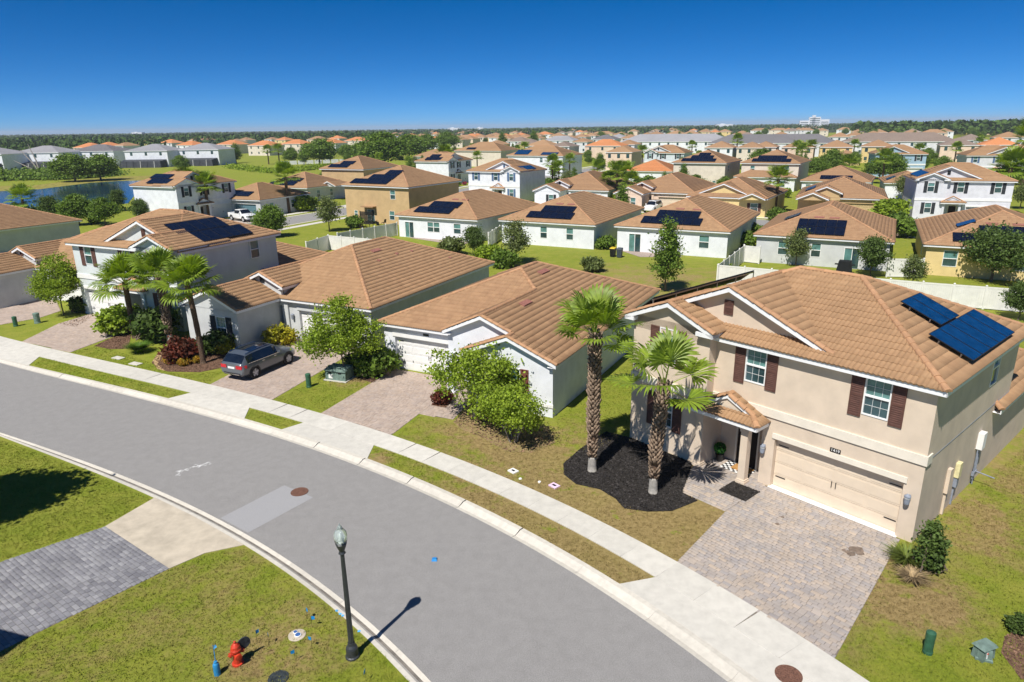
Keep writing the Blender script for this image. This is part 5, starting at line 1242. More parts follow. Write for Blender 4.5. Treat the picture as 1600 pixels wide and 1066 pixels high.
tree_proto('upright', [(0, 0, .55, .42, .42, .5), (.05, 0, 1.0, .38, .38, .5), (0, .05, 1.5, .28, .28, .4)], .3, 130, 32, .10, .10, lf_dark, bark, 19, .025, stems=4, shell=.3)
e = plant('upright', 'upright_shrub', G(1449, 893), 1.0, .4, 'upright dark green shrub at the garage corner of the beige house', 'shrub')
e = empty('grass_tussock', G(1415, 880), 0, 'spiky ornamental grass beside the upright shrub', 'ornamental grass'); link('blades', grass_clump_mesh(420, .75, .55, leafm('blade_lime', (.19, .24, .04), (.10, .14, .03)), 3), e)
e = empty('grass_tussock', G(1425, 905), 0, 'dried brown grass clump below the upright shrub', 'ornamental grass'); link('blades', grass_clump_mesh(260, .4, .45, mat('blade_dry', (.30, .22, .12), .8, .3, 4, island=.3), 4), e)
e = empty('grass_tussock', G(218, 551), 0, 'rounded bright green grass mound near the palm trio', 'ornamental grass'); link('blades', grass_clump_mesh(1500, .95, .62, leafm('blade_green', (.12, .22, .02), (.06, .12, .015)), 5), e)
e = plant('bush_dark', 'young_palm', G(1592, 985), .55, 0, 'small dark plant in the round brown mulch bed', 'bush')
# back gardens
BG = [('tall', (1040, 455), 1.12, 'slender leafy tree in the open back garden by the white fence corner', 'tree'), ('olive', (806, 412), 1.15, 'thin airy tree in front of the house with two small back windows', 'tree'), ('oak', (742, 400), .85, 'leafy tree by the fence of the white patio house', 'tree'),
      ('bush_olive', (706, 398), 2.4, 'gray-green shrub beside the back patio', 'bush'), ('bush_lime', (762, 410), 2.2, 'bright shrub patch between two back gardens', 'bush'), ('bush_green', (790, 418), 2.2, 'round shrub at the foot of the thin airy tree', 'bush'),
      ('bush_olive', (926, 424), 1.7, 'lone small gray-green bush on the back lawn', 'bush'), ('bush_green', (946, 389), 1.8, 'bush between the white house wall and the bins', 'bush'), ('bush_green', (1165, 385), 2.0, 'hedge bush at the side of the white house by the fence', 'bush'), ('bush_green', (1178, 372), 2.2, 'taller hedge bush between two white houses', 'bush'),
      ('olive', (1243, 415), .95, 'open grayish tree in front of the pale house with the square solar field', 'tree'), ('oak', (1360, 432), .95, 'dense dark tree behind the long white fence', 'tree'), ('olive', (1424, 452), .75, 'sparse young tree between the fence panels', 'tree'),
      ('spread', (1548, 440), 1.12, 'wide spreading dark tree in front of the yellow house', 'tree'), ('oak', (1590, 500), .72, 'dark shrubby tree at the fence end', 'tree'), ('bush_lime', (1134, 430), 1.2, 'tall grass-like lime bush by the fence corner', 'bush'), ('bush_dark', (1312, 410), 1.1, 'small black-green bush beside the dark spa cover', 'bush'),
      ('bush_green', (1490, 475), .9, 'small round bush in front of the white fence', 'bush'),
      ('olive', (515, 362), 1.25, 'gray-green tree on the lawn beside the tan house', 'tree'), ('bush_lime', (597, 388), 1.5, 'yellow-green shrub behind the white gate', 'bush'), ('round', (424, 371), .80, 'round dark tree with a golden top by the pickup', 'tree'), ('bush_orange', (419, 358), 2.4, 'golden flowering crown beside the pickup', 'bush'),
      ('bush_lime', (478, 330), 3.2, 'lime garden tree in front of the gray house', 'bush'), ('bush_green', (1405, 370), 3.4, 'round tree between the gray and yellow houses', 'bush'), ('bush_lime', (1390, 345), 3.6, 'bright tree beside the tan gabled house', 'bush')]
for k, (key, p, sc, lab, cat) in enumerate(BG): plant(key, {'tree': 'garden_tree', 'bush': 'garden_bush'}[cat], G(*p), sc, k * 1.3, lab, cat)
# palms of the streets behind (foot points)
for k, (x, y, sc, lab) in enumerate(((301, 342, 1.0, 'left one of two palms by the pond house'), (328, 344, .95, 'right one of two palms by the pond house'), (452, 333, 1.05, 'palm on the drive of the gray house'), (697, 283, 1.15, 'palm in front of the black-shuttered white house'), (746, 268, .8, 'small palm beside the black-shuttered white house'),
        (963, 320, .95, 'tall palm of the clump by the white wing house'), (985, 324, .75, 'lower palm of the clump by the peach house'), (975, 314, .9, 'leaning palm at the back of the clump'), (1211, 332, .9, 'palm at the corner of the yellow gabled house'), (1565, 336, 1.2, 'palm in front of the lavender house'), (1597, 290, 1.7, 'tall palm at the right edge of the estate'),
        (1432, 262, .9, 'short palm by the light blue house'), (1490, 258, .9, 'palm between the light blue and white houses'), (1243, 258, 1.0, 'palm behind the solar-roofed cream house'), (1265, 256, 1.0, 'second palm among the dark shrubs'), (1150, 246, 1.2, 'palm at the cream solar house'), (890, 277, .8, 'street palm beside the curved drive'), (1003, 262, .9, 'palm on the pale wall side'), (1045, 262, .8, 'palm by the orange roof'))):
    plant('fanpalm', 'palm_tree', G(x, y), sc * 1.42, k * 2.1, lab, 'palm')
# pond side and far garden trees: px of the foot, crown width in px
FT = [('round', (118, 284), 66, 'round bright tree on the pond bank'), ('round', (158, 282), 62, 'wide dark shrub tree on the pond bank'), ('fanpalm_low', (40, 336), 48, 'low palm on the near side of the pond'), ('oak', (82, 345), 38, 'dark tree at the pond edge behind the brown roof'), ('round', (125, 352), 52, 'big dark tree on the near pond bank'),
      ('oak', (186, 330), 32, 'dark tree against the white pond house'), ('round', (165, 352), 46, 'shrubby tree beside the brown-roofed house'), ('oak', (222, 348), 36, 'dark tree in front of the white pond house wall'), ('oak', (70, 372), 42, 'shrub on the shaded side of the brown-roofed house'), ('oak', (10, 385), 26, 'dark shrub at the end of the brown-roofed house'),
      ('bush_lime', (148, 350), 24, 'yellow-flowering shrub by the pond'), ('round', (285, 268), 26, 'dark shrub by the lakeside patio'), ('round', (500, 258), 62, 'broad green tree behind the field'), ('round', (600, 263), 88, 'largest leafy green tree behind the tan houses'), ('round', (565, 250), 40, 'tree between the orange roofs and the tan house'),
      ('round', (640, 250), 60, 'leafy tree beside the low white house'), ('round', (665, 240), 44, 'tree behind the low white house'), ('round', (700, 236), 44, 'tree in front of the orange rows'), ('tall', (785, 236), 20, 'bushy tree among the tan roofs'), ('tall', (834, 236), 22, 'pointed tree beside the solar house'),
      ('tall', (866, 281), 22, 'round street tree beside the blue-shuttered house'), ('tall', (937, 270), 22, 'tall pale-flowering street tree by the curved drive'), ('round', (884, 252), 16, 'shrub by the gray fence'), ('round', (918, 250), 16, 'second shrub by the gray fence'), ('bush_lime', (968, 322), 40, 'lime shrub filling the foot of the palm clump'), ('bush_lime', (990, 318), 44, 'yellow-green shrub behind the palm clump'), ('fanpalm', (948, 318), 34, 'short palm at the left of the clump'), ('bush_green', (1010, 295), 44, 'leafy tree behind the palm clump'),
      ('round', (1275, 276), 44, 'dark shrub mass behind the cream houses'), ('round', (1300, 272), 40, 'dark round tree by the low solar house'), ('round', (1332, 262), 26, 'gray-green tree by the white gable'), ('round', (1374, 280), 52, 'large round tree in the garden beside the blue house'), ('round', (1395, 282), 44, 'second large tree beside the blue house'),
      ('bush_green', (1215, 345), 40, 'hedge beside the yellow gabled house'), ('olive', (1068, 296), 26, 'young tree in front of the cream pyramid-solar house'), ('round', (1190, 262), 44, 'shrub belt beside the two cream houses'), ('oak', (60, 226), 60, 'great dark oak above the lakeside roofs'), ('oak', (85, 224), 44, 'dark oak beside the great oak'),
      ('bush_pink', (726, 289), 10, 'pink flowering bush by the white house porch'), ('bush_lime', (712, 292), 20, 'hedge of the white house with blue shutters'), ('fanpalm', (437, 258), 22, 'palm in the park beyond the field'), ('fanpalm', (420, 257), 20, 'silvery palm in the park beyond the field'), ('round', (455, 256), 26, 'park tree beyond the field'), ('tall', (475, 258), 20, 'slender park tree beyond the field'), ('round', (545, 250), 36, 'park tree in front of the orange houses'), ('tall', (370, 255), 22, 'light garden tree beside the last lakeside house')]
WID = {'round': 6.2, 'oak': 4.0, 'tall': 3.0, 'olive': 3.6, 'bush_lime': 1.8, 'bush_green': 1.8, 'bush_pink': 1.8, 'fanpalm': 4.2, 'fanpalm_low': 4.4}
for k, (key, (x, y), wpx, lab) in enumerate(FT):
    p = G(x, y); sc = wpx * p.y / FPX / WID[key]; cat = 'palm' if 'palm' in key else ('bush' if 'bush' in key else 'tree')
    plant(key, {'palm': 'palm_tree', 'bush': 'garden_bush', 'tree': 'garden_tree'}[cat], p, min(sc, 3.4), k * 1.7, lab, cat, sz=min(sc, 3.4) * (.68 if cat == 'tree' and sc > 1.3 else 1))
# bank scrub and hedge belts nobody could count
def scrub(name, path, n, h, leaf, seed, size, label):
    rng = np.random.default_rng(seed); P = []
    pts = [G(*q) for q in path]
    for k in range(n):
        i = rng.integers(len(pts) - 1); t = rng.random(); c = pts[i].lerp(pts[i + 1], t); hh = h * rng.uniform(.4, 1.2)
        P.append(np.array([c.x, c.y, hh * .5]) + rng.normal(size=(60, 3)) * np.array([h * .7, h * 1.6, hh * .25]))
    P = np.concatenate(P); P = P[P[:, 2] > 0]; V, F = leaf_cloud(P, size, rng); me = np_mesh(name, V, F); me.materials.append(leaf)
    tag(link(name, me), label, 'scrub', kind='stuff')
scrub('bank_scrub', [(-60, 287), (0, 281), (60, 279), (110, 279), (170, 275)], 330, 3.0, lf_mid, 21, .7, 'green scrub along the far bank of the pond')
scrub('field_scrub', [(360, 262), (420, 270), (480, 266), (505, 262)], 260, 1.5, lf_lime, 22, .5, 'low rough scrub at the edge of the open field')
scrub('shore_scrub', [(-40, 335), (40, 333), (110, 335), (180, 332)], 110, 1.3, lf_mid, 23, .35, 'green scrub on the near shore of the pond')
# dead tree on the pond bank
m = MB(); b0 = G(66, 276)
for dx, dz, bx in ((-6, 9, .3), (-9, 5.5, 0), (5, 4.5, .2), (-3, 11, -.2), (8, 3.2, .4)): m.tube([(bx, 0, 0), (dx * .4, .3, dz * .5), (dx, .5, dz)], [.35, .22, .06], 6)
e = empty('dead_tree', b0, 0, 'bare dead tree leaning on the pond bank', 'tree'); m.build('trunk', bark_pale, e)
# far woods: one continuous mass up to the skyline
def woods(name, regions, leaf, seed, label):
    rng = np.random.default_rng(seed); P = []; S = []
    for x0, x1, y0, y1, n, hh in regions:
        for k in range(n):
            d = y0 * (y1 / y0) ** rng.random(); px = rng.uniform(x0, x1); g = G(px, 260); X = g.x * d / g.y
            h = hh * rng.uniform(.6, 1.15); r = h * rng.uniform(.35, .6)
            c = np.array([X, d, h * .62]); dd = rng.normal(size=(26, 3)); dd /= np.linalg.norm(dd, axis=1)[:, None]; P.append(c + dd * np.array([r, r, h * .42]) * rng.uniform(.5, 1, (26, 1))); S.append(np.full(26, h * .26))
    P = np.concatenate(P); S = np.concatenate(S)[:, None]; V, F = leaf_cloud(P, 1.0, rng); c = np.repeat(P, 4, 0); V = c + (V - c) * np.repeat(S, 4, 0); V[:, 2] = np.maximum(V[:, 2], .1)
    me = np_mesh(name, V, F); me.materials.append(leaf); tag(link(name, me), label, 'woodland', kind='stuff')
sheet('woodland_floor', [(-2600, 690), (-330, 690), (-60, 1040), (500, 1040), (520, 640), (1400, 640), (6000, 5000), (-6000, 5000)], .03, mat('forest_floor', (.045, .065, .018), .95, .3, .02))
lf_far = mat('leaf_far', (.075, .125, .026), .8, .3, .02, col2=(.036, .07, .018), island=.35, spec=.1)
woods('woodland', [(-60, 600, 700, 3800, 3600, 10), (600, 1660, 1050, 4200, 4600, 10), (1330, 1680, 640, 1000, 700, 13), (-60, 260, 480, 700, 240, 9)], lf_far, 31, 'dark green woodland stretching to the skyline')
for k in range(130):
    x = R.uniform(420, 1600); y = R.uniform(206, 227); p = G(x, y); plant(R.choice(['round', 'round', 'oak', 'tall']), 'street_tree', p, R.uniform(.9, 1.7), k, 'small tree standing among the far rooftops', 'tree', 'trees among the far rooftops')
# planting between the houses of the second and third streets
FOOT = [(o.location.copy(), o.rotation_euler.z) for o in bpy.data.objects if o.type == 'EMPTY' and o.get('category') == 'house']
def free(x, y):
    for L0, a in FOOT:
        dx, dy = x - L0.x, y - L0.y; u = dx * math.cos(a) + dy * math.sin(a); v = -dx * math.sin(a) + dy * math.cos(a)
        if -15.5 < u < 2.2 and -2.6 < v < 19.5: return False
    for c, a in (((-37.5, 113), 1.1), ((22, 112.5), -.5)):
        if abs(-(x - c[0]) * math.sin(a) + (y - c[1]) * math.cos(a)) < 8: return False
    return True
GK = [('bush_green', 1.6, 3.2, 'green garden shrub between the houses of the back streets'), ('bush_lime', 1.4, 2.8, 'lime garden shrub between the houses of the back streets'), ('round', .5, .85, 'round garden tree between the houses of the back streets'), ('fanpalm', .9, 1.4, 'fan palm between the houses of the back streets'), ('tall', .7, 1.1, 'slim garden tree between the houses of the back streets'), ('olive', .9, 1.3, 'gray-green tree between the houses of the back streets'), ('bush_dark', 1.5, 2.6, 'dark shrub between the houses of the back streets')]
got = 0
for k in range(6000):
    d_ = R.uniform(100, 420); x = R.uniform(-.28, .80) * d_; y = d_
    if not free(x, y): continue
    key, s0, s1, lab = GK[R.randrange(7)]; cat = 'palm' if 'palm' in key else ('bush' if 'bush' in key else 'tree')
    plant(key, {'palm': 'palm_tree', 'bush': 'garden_bush', 'tree': 'garden_tree'}[cat], (x, y, 0), R.uniform(s0, s1), R.uniform(0, 6), lab, cat, 'planting of the back streets'); got += 1
    if got >= 230: break
# trees and the neighbour's house outside the left edge whose shadows reach the lawn
sun2 = Vector((math.cos(SUN_AZ), math.sin(SUN_AZ), 0)) / math.tan(SUN_EL)
tree_proto('shade', [(0, 0, 6.6, 2.1, 2.1, 1.5), (1.2, .3, 6.2, 1.3, 1.3, 1.0), (-1.0, .8, 7.2, 1.4, 1.4, 1.0)], 4.8, 200, 45, .22, .34, lf_mid, bark, 41, .16)
p = G(20, 778) + sun2 * 6.6
plant('shade', 'lawn_tree', p, 1.0, .5, 'leafy lawn tree standing left of the view, its shadow on the grass', 'tree')
c_ = G(48, 995); da = (G(0, 950) - c_); db = (G(0, 1030) - c_); zc = 5.85
E0 = c_ + sun2 * zc
th_ = math.atan2(-da.y, -da.x); vv = Vector((-math.sin(th_), math.cos(th_), 0))
if vv.dot(db) < 0: th_ = math.atan2(-db.y, -db.x)
nb = House('house', (E0.x, E0.y), th_, 'neighbouring two-storey house left of the gray paver driveway', st_cream, tile_tan, -1)
nb.hip(-9, 0, 0, 9, zc, .42); nb.w.box((-8.65, .35, 0), (-.35, 8.65, zc - .1)); nb.finish()

# ------------------------------------------------------------------ beds with loose chips
def tri_points(poly, n, rng):
    P = np.array([(p[0], p[1]) for p in poly]); lo, hi = P.min(0), P.max(0); out = []
    x0, y0 = P[:, 0], P[:, 1]; x1, y1 = np.roll(x0, -1), np.roll(y0, -1); got = 0
    while got < n:
        q = lo + rng.random((n * 2, 2)) * (hi - lo)
        c = ((y0[None] > q[:, 1:2]) != (y1[None] > q[:, 1:2])) & (q[:, 0:1] < (x1 - x0)[None] * (q[:, 1:2] - y0[None]) / ((y1 - y0)[None] + 1e-12) + x0[None])
        q = q[c.sum(1) % 2 == 1]; out.append(q); got += len(q)
        if len(q) == 0: break
    return np.concatenate(out)[:n]
def poly_area(P): return abs(sum(P[i][0] * P[(i + 1) % len(P)][1] - P[(i + 1) % len(P)][0] * P[i][1] for i in range(len(P)))) / 2
def bed(poly, material, dens, seed, z=.02, size=.05, chipmat=None):
    root = sheet('mulch_bed', poly, z, material); rng = np.random.default_rng(seed); n = int(poly_area(poly) * dens)
    q = tri_points(poly, n, rng); pts = np.c_[q, z + .005 + rng.random(len(q)) * .035]; V, F = leaf_cloud(pts, size, rng); V[:, 2] = z + .004 + (V[:, 2] - z - .004) * .6
    V[:, 2] = np.maximum(V[:, 2], z + .003)
    me = np_mesh('mulch_chips', V, F); me.materials.append(chipmat or material); tag(link('mulch_chips', me, root), kind='stuff'); return root
chip_bk = mat('black_chips', (.035, .031, .03), .8, .3, 3, island=.5, spec=.3); chip_br = mat('brown_chips', (.22, .13, .085), .9, .3, 3, island=.5, col2=(.09, .05, .035)); litter = mat('leaf_litter', (.26, .16, .10), .9, .3, 3, island=.5, col2=(.12, .07, .04))
bed([G(880, 725), G(881, 742), G(900, 757), G(937, 765), G(962, 780), G(975, 795), G(1012, 800), G(1050, 799), G(1090, 783), G(1066, 770), loc(O1, T1, -8.65, -.9), loc(O1, T1, -8.75, -.56), loc(O1, T1, -12.3, -.56), loc(O1, T1, -13.6, -.9), G(905, 703)], mulch_black, 260, 1, .02, .08, chip_bk)
bed([loc(O1, T1, -6.7, -1.83), loc(O1, T1, -5.47, -1.83), loc(O1, T1, -5.47, -.72), loc(O1, T1, -6.7, -.74)], mulch_black, 260, 2, .036, .07, chip_bk)
bed(gp((673.5, 634), (696, 638), (705, 629), (682, 626)), mulch_brown, 150, 3, .036, .06, chip_br)
bed(gp((237, 567), (246, 575), (262, 581), (312, 582), (352, 574), (362, 562), (420, 545), (400, 530), (330, 540), (262, 540), (246, 553)), mulch_brown, 110, 4, .014, .09, chip_br)
bed(gp((147, 541), (190, 521), (205, 524), (200, 545), (172, 546)), mulch_brown, 110, 5, .014, .09, chip_br)
bed(gp((556, 590), (583, 599), (612, 583), (585, 574)), mulch_brown, 110, 6, .014, .09, chip_br)
bed(gp((708, 660), (722, 672), (750, 682), (790, 706), (830, 708), (868, 692), (858, 668), (790, 648), (738, 628)), mat('litter_soil', (.30, .22, .11), .95, .3, 3, col2=(.19, .16, .05), bump=.8, bscale=20), 80, 7, .012, .10, litter)
bed(gp((1564, 1020), (1570, 995), (1590, 984), (1625, 980), (1660, 1000), (1670, 1040), (1640, 1066), (1595, 1062)), mulch_brown, 260, 8, .016, .07, chip_br)
bed(gp((92, 506), (137, 494), (150, 492), (118, 512)), mulch_brown, 110, 9, .014, .09, chip_br)
for q_, w_ in ((G(237, 567), 1),):
    sheet('sand_edge', gp((238, 565), (247, 552), (262, 543), (268, 546), (252, 556), (246, 570), (258, 580), (246, 577)), .018, mat('bare_sand', (.42, .29, .15), .95, .2, 4))

# ------------------------------------------------------------------ lawn blades
rng = np.random.default_rng(77); TP = []
LAWN = [gp((-40, 690), (0, 688), (62, 709), (150, 744), (238, 780), (163, 821), (0, 876), (-40, 890)), gp((381, 856), (470, 915), (540, 971), (595, 1023), (640, 1067), (600, 1180), (-40, 1180), (-40, 1040), (55, 994), (262, 892), (321, 867)),
        gp((616, 683), (655, 651), (708, 662), (740, 684), (820, 710), (872, 690), (870, 655), (990, 560), (985, 690), (900, 708), (880, 727), (882, 745), (902, 760), (962, 783), (1010, 802), (1133, 802), (1057, 877), (900, 794), (787, 745), (650, 691)),
        gp((580, 702), (590, 700), (650, 720), (750, 763), (875, 826), (1015, 904), (968, 913), (900, 872), (750, 788), (610, 730)), gp((1310, 1032), (1393, 850), (1440, 845), (1480, 800), (1600, 700), (1720, 700), (1720, 1180), (1420, 1105), (1362, 1066)),
        gp((426, 626), (525, 580), (556, 590), (583, 600), (612, 586), (505, 644)), gp((385, 654), (392, 640), (472, 661), (440, 669)), gp((50, 571), (68, 559), (294, 616), (266, 622), (160, 598)), gp((112, 551), (150, 541), (172, 546), (237, 567), (262, 583), (312, 584), (348, 580), (325, 600), (250, 584))]
for k, P in enumerate(LAWN):
    n = int(poly_area(P) * (170 if k in (0, 1, 3, 4) else 110)); q = tri_points(P, n, rng); TP.append(q)
q = np.concatenate(TP); n = len(q); V = np.zeros((n, 3, 3, 3), np.float32)
for b in range(3):
    a = rng.random(n) * 2 * math.pi; d = np.c_[np.cos(a), np.sin(a)]; t = np.c_[-d[:, 1], d[:, 0]]; hgt = .025 + .05 * rng.random(n) ** 2; off = (rng.random((n, 2)) - .5) * .08; w = .010 + .008 * rng.random(n)
    V[:, b, 0, :2] = q + off - t * w[:, None]; V[:, b, 1, :2] = q + off + t * w[:, None]; V[:, b, 2, :2] = q + off + d * (hgt * rng.uniform(.3, 1.3, n))[:, None]; V[:, b, 2, 2] = hgt; V[:, b, :2, 2] = -.004
me = np_mesh('lawn_blades', V.reshape(-1, 3), np.arange(9 * n).reshape(-1, 3), 3); me.materials.append(grass); tag(link('lawn_blades', me), 'mown green and straw-coloured turf of the front lawns', 'grass', kind='stuff')

# ------------------------------------------------------------------ street furniture
pole = mat('lamp_black', (.045, .05, .056), .45, .15, 8, metal=.2, spec=.5)
e = empty('street_lamp', G(551, 1026), 0, 'black fluted lamp post with a clear acorn globe at the kerb', 'street lamp')
m = MB(); m.lathe([(.20, 0), (.20, .05), (.17, .08), (.17, .30), (.15, .36), (.11, .42), (.10, .50)], 16); m.build('base', pole, e)
m = MB(); N = 20
prof = []
for z, r in ((.48, .085), (1.6, .076), (2.6, .066), (3.42, .056)): prof.append((r, z))
m.lathe(prof, N); me_ = m.mesh('shaft', pole)
for v in me_.vertices:
    a = math.atan2(v.co.y, v.co.x); i = int(round(a / (2 * math.pi / N))) % 2; f = .86 if i else 1.0; v.co.x *= f; v.co.y *= f
link('shaft', me_, e)
m = MB(); m.lathe([(.06, 3.40), (.10, 3.44), (.07, 3.50), (.09, 3.56), (.13, 3.66), (.15, 3.74), (.13, 3.76)], 16)
for k in range(4):
    a = k * math.pi / 2 + .4; m.bar((.14 * math.cos(a), .14 * math.sin(a), 3.72), (.165 * math.cos(a), .165 * math.sin(a), 3.86), .02, .012)
m.build('fitter', pole, e)
gm = bpy.data.materials.new('globe_glass'); gm.use_nodes = True; b_ = gm.node_tree.nodes['Principled BSDF']; b_.inputs['Base Color'].default_value = (.80, .90, .88, 1); b_.inputs['Roughness'].default_value = .12; b_.inputs['Transmission Weight'].default_value = .75; b_.inputs['IOR'].default_value = 1.3
m = MB(); m.lathe([(.12, 3.76), (.165, 3.86), (.185, 3.97), (.165, 4.08), (.11, 4.16), (.07, 4.19), (.075, 4.22), (.05, 4.27), (.02, 4.30), (.012, 4.36)], 18); m.build('globe', gm, e, smooth=True)
m = MB(); m.lathe([(.05, 3.74), (.06, 3.90), (.05, 4.02), (.02, 4.08)], 10); m.build('lamp_bulb', white, e, smooth=True)

red = mat('hydrant_red', (.55, .045, .018), .45, .15, 10, spec=.5)
e = empty('fire_hydrant', G(372, 1037), .7, 'red fire hydrant on the near lawn', 'hydrant')
m = MB(); m.lathe([(.16, 0), (.16, .05), (.115, .06), (.105, .45), (.15, .46), (.15, .51), (.135, .53), (.12, .61), (.07, .68), (.035, .70), (.035, .76), (.02, .77)], 16); m.build('barrel', red, e, smooth=False)
for sx, r, L in ((1, .055, .20), (-1, .055, .20)):
    m = MB(); m.lathe([(r, 0), (r, L - .06), (r + .018, L - .055), (r + .018, L), (.02, L + .01), (.02, L + .035)], 10, (0, 0, .38), axis='x'); o = m.build('side_nozzle', red, e)
    if sx < 0: o.rotation_euler = (0, 0, math.pi)
m = MB(); m.lathe([(.075, 0), (.075, .14), (.095, .145), (.095, .2), (.02, .21)], 12, (0, 0, .34), axis='y'); o = m.build('front_nozzle', red, e); o.rotation_euler = (0, 0, math.pi)
pl = MB(); pl.lathe([(.17, 0), (.19, .0), (.19, .025), (.17, .025)], 14, (.24, .02, .55), axis='y'); pl.lathe([(.001, .0), (.175, .0), (.175, .02), (.001, .02)], 14, (.24, .02, .55), axis='y'); pl.build('collar_disc', mat('disc_gray', (.06, .065, .08), .6), e)
bl = mat('bottle_blue', (.03, .24, .50), .45, .12, 12)
e = empty('valve_marker', G(340, 1054), 0, 'blue valve marker post with a paint-splashed weed beside the hydrant', 'marker')
m = MB(); m.lathe([(.09, 0), (.09, .30), (.08, .36), (.05, .40), (.05, .44)], 14); m.build('post', bl, e)
m = MB(); m.tube([(0, 0, .4), (-.02, .06, .62), (-.05, .12, .78)], .012, 5)
for k in range(7): a = k * .9; m.poly([(-.05, .12, .78), (-.05 + .09 * math.cos(a), .12 + .09 * math.sin(a), .80), (-.05 + .08 * math.cos(a + .5), .12 + .08 * math.sin(a + .5), .84)])
m.build('weed', bl, e)
fl = mat('flag_blue', (.01, .26, .62), .6)
fm_ = MB(); fm_.bar((0, 0, 0), (0, 0, .42), .006, .006); fp = fm_.mesh('wire', blackmetal)
ff_ = MB(); ff_.hexa([(0, 0, .30), (.10, .01, .30), (.10, .013, .30), (0, .003, .30), (0, 0, .42), (.10, .02, .41), (.10, .023, .41), (0, .003, .42)]); fcl = ff_.mesh('cloth', fl)
for k, q in enumerate(((480, 967), (488, 981), (402, 1004), (421, 1010), (488, 1014), (462, 1034), (572, 1064))):
    e = empty('marker_flag', G(*q), k * .9 - 1, 'small blue utility flag stuck in the near lawn', 'flag', 'blue flags around the meter box'); link('wire', fp, e); link('cloth', fcl, e)
def lid(p, r, z, material, label, cat, name='manhole', ring=None, h=.02):
    e = empty(name, (p[0], p[1], z), 0, label, cat)
    m = MB(); m.lathe([(r, 0), (r, h), (r * .93, h + .002), (r * .90, h - .006)], 28, cap=False); m.build('rim', ring or material, e)
    m = MB(); m.lathe([(.001, h - .004), (r * .9, h - .004)], 28, cap=False)
    for i in range(-3, 4):
        for j in range(-3, 4):
            if i * i + j * j < 11: x, y = i * r * .22, j * r * .22; m.box((x - r * .07, y - r * .07, h - .004), (x + r * .07, y + r * .07, h + .004))
    m.build('cover', material, e); return e
lid(G(468, 769, ROADZ), .36, ROADZ + .002, iron, 'rusty round manhole cover in the road beside the patch', 'manhole')
lid(G(1232, 1056), .36, .026, iron, 'rusty round cover in the pale driveway apron', 'manhole')
lid(G(435, 1060), .28, .0, mat('lid_dark', (.035, .045, .05), .7, .3, 9), 'dark round valve lid in the near lawn', 'valve lid', 'valve_cover_plate')
e = empty('meter_box', G(464, 993), 0, 'pale concrete meter pad with two round blue lids', 'meter box')
m = MB(); m.lathe([(.26, 0), (.26, .02), (.23, .025), (.001, .025)], 18); m.build('pad', apronstain, e)
for x, y, r in ((.04, -.03, .10), (-.07, .09, .07)):
    m = MB(); m.lathe([(r, .035), (r, .055), (r * .8, .06)], 16, (x, y, 0)); o = m.build('lid_ring', white, e); m = MB(); m.lathe([(r * .78, .05), (r * .78, .066), (.001, .066)], 16, (x, y, 0)); m.build('lid', mat('lid_blue', (.05, .13, .34), .6), o)
e = empty('reflector', G(679, 875, ROADZ), 0, 'blue road reflector lying on the asphalt', 'reflector'); e.location.z = ROADZ + .002; m = MB(); m.hexa([(-.10, -.10, 0), (.10, -.10, 0), (.10, .10, 0), (-.10, .10, 0), (-.07, -.05, .07), (.07, -.05, .07), (.07, .05, .07), (-.07, .05, .07)]); m.build('body', blue, e); m = MB(); m.box((-.06, -.075, .02), (.06, -.06, .05)); m.build('lens', mat('lens_blue', (.02, .35, .8), .2), e)
# paint marks: pale scuff on the road, blue spray on the kerb (flat print)
rr = random.Random(5)
scuffm = mat('road_paint', (.62, .62, .62), .9, .2, 12)
m = MB(); pa_, pb_ = G(276, 742, ROADZ), G(324, 722, ROADZ); dd_ = (pb_ - pa_); L_ = dd_.length; dd_.normalize(); nn_ = Vector((-dd_.y, dd_.x, 0))
for k in range(46):
    t = rr.random(); c = pa_ + dd_ * L_ * t + nn_ * (rr.gauss(0, .10) + .18 * math.sin(t * 5)); l = rr.uniform(.06, .30) * (1.3 - t * .4); w = rr.uniform(.010, .035); a = rr.gauss(0, .35); d2 = (dd_ * math.cos(a) + nn_ * math.sin(a)); n2 = Vector((-d2.y, d2.x, 0))
    z_ = ROADZ + .003 + k * .00005
    m.poly([(*(c - d2 * l / 2).xy, z_), (*(c - d2 * l * .2 + n2 * w).xy, z_), (*(c + d2 * l * .3 + n2 * w * .7).xy, z_), (*(c + d2 * l / 2).xy, z_), (*(c + d2 * l * .1 - n2 * w).xy, z_)])
m.build('paint_scuff', scuffm, None, kind='structure')
m = MB()
for x, y in ((526, 955), (532, 960), (536, 963), (561, 987)):
    p = G(x, y); r = .055; m.poly([(p.x + r * rr.uniform(.5, 1.3) * math.cos(j * 1.05), p.y + r * rr.uniform(.5, 1.3) * math.sin(j * 1.05), .024) for j in range(6)])
m.build('kerb_spray', mat('spray_blue', (.12, .42, .75), .8), None, kind='structure')
stain = mat('oil_stain', (.19, .145, .115), .8, .2, 6)
m = MB()
for cx, cy, R0, nn in ((1338, 860, .30, 11), (1328, 866, .20, 8), (1344, 866, .17, 8), (1318, 861, .10, 6), (1222, 809, .08, 6), (1214, 820, .12, 7), (1290, 866, .04, 5), (1228, 803, .04, 5)):
    p = G(cx, cy); m.poly([(p.x + R0 * rr.uniform(.6, 1.1) * math.cos(j * 2 * math.pi / nn), p.y + R0 * rr.uniform(.5, 1.0) * math.sin(j * 2 * math.pi / nn), .037 + len(m.f) * .0008) for j in range(nn)])
m.build('oil_stain', stain, None, kind='structure')

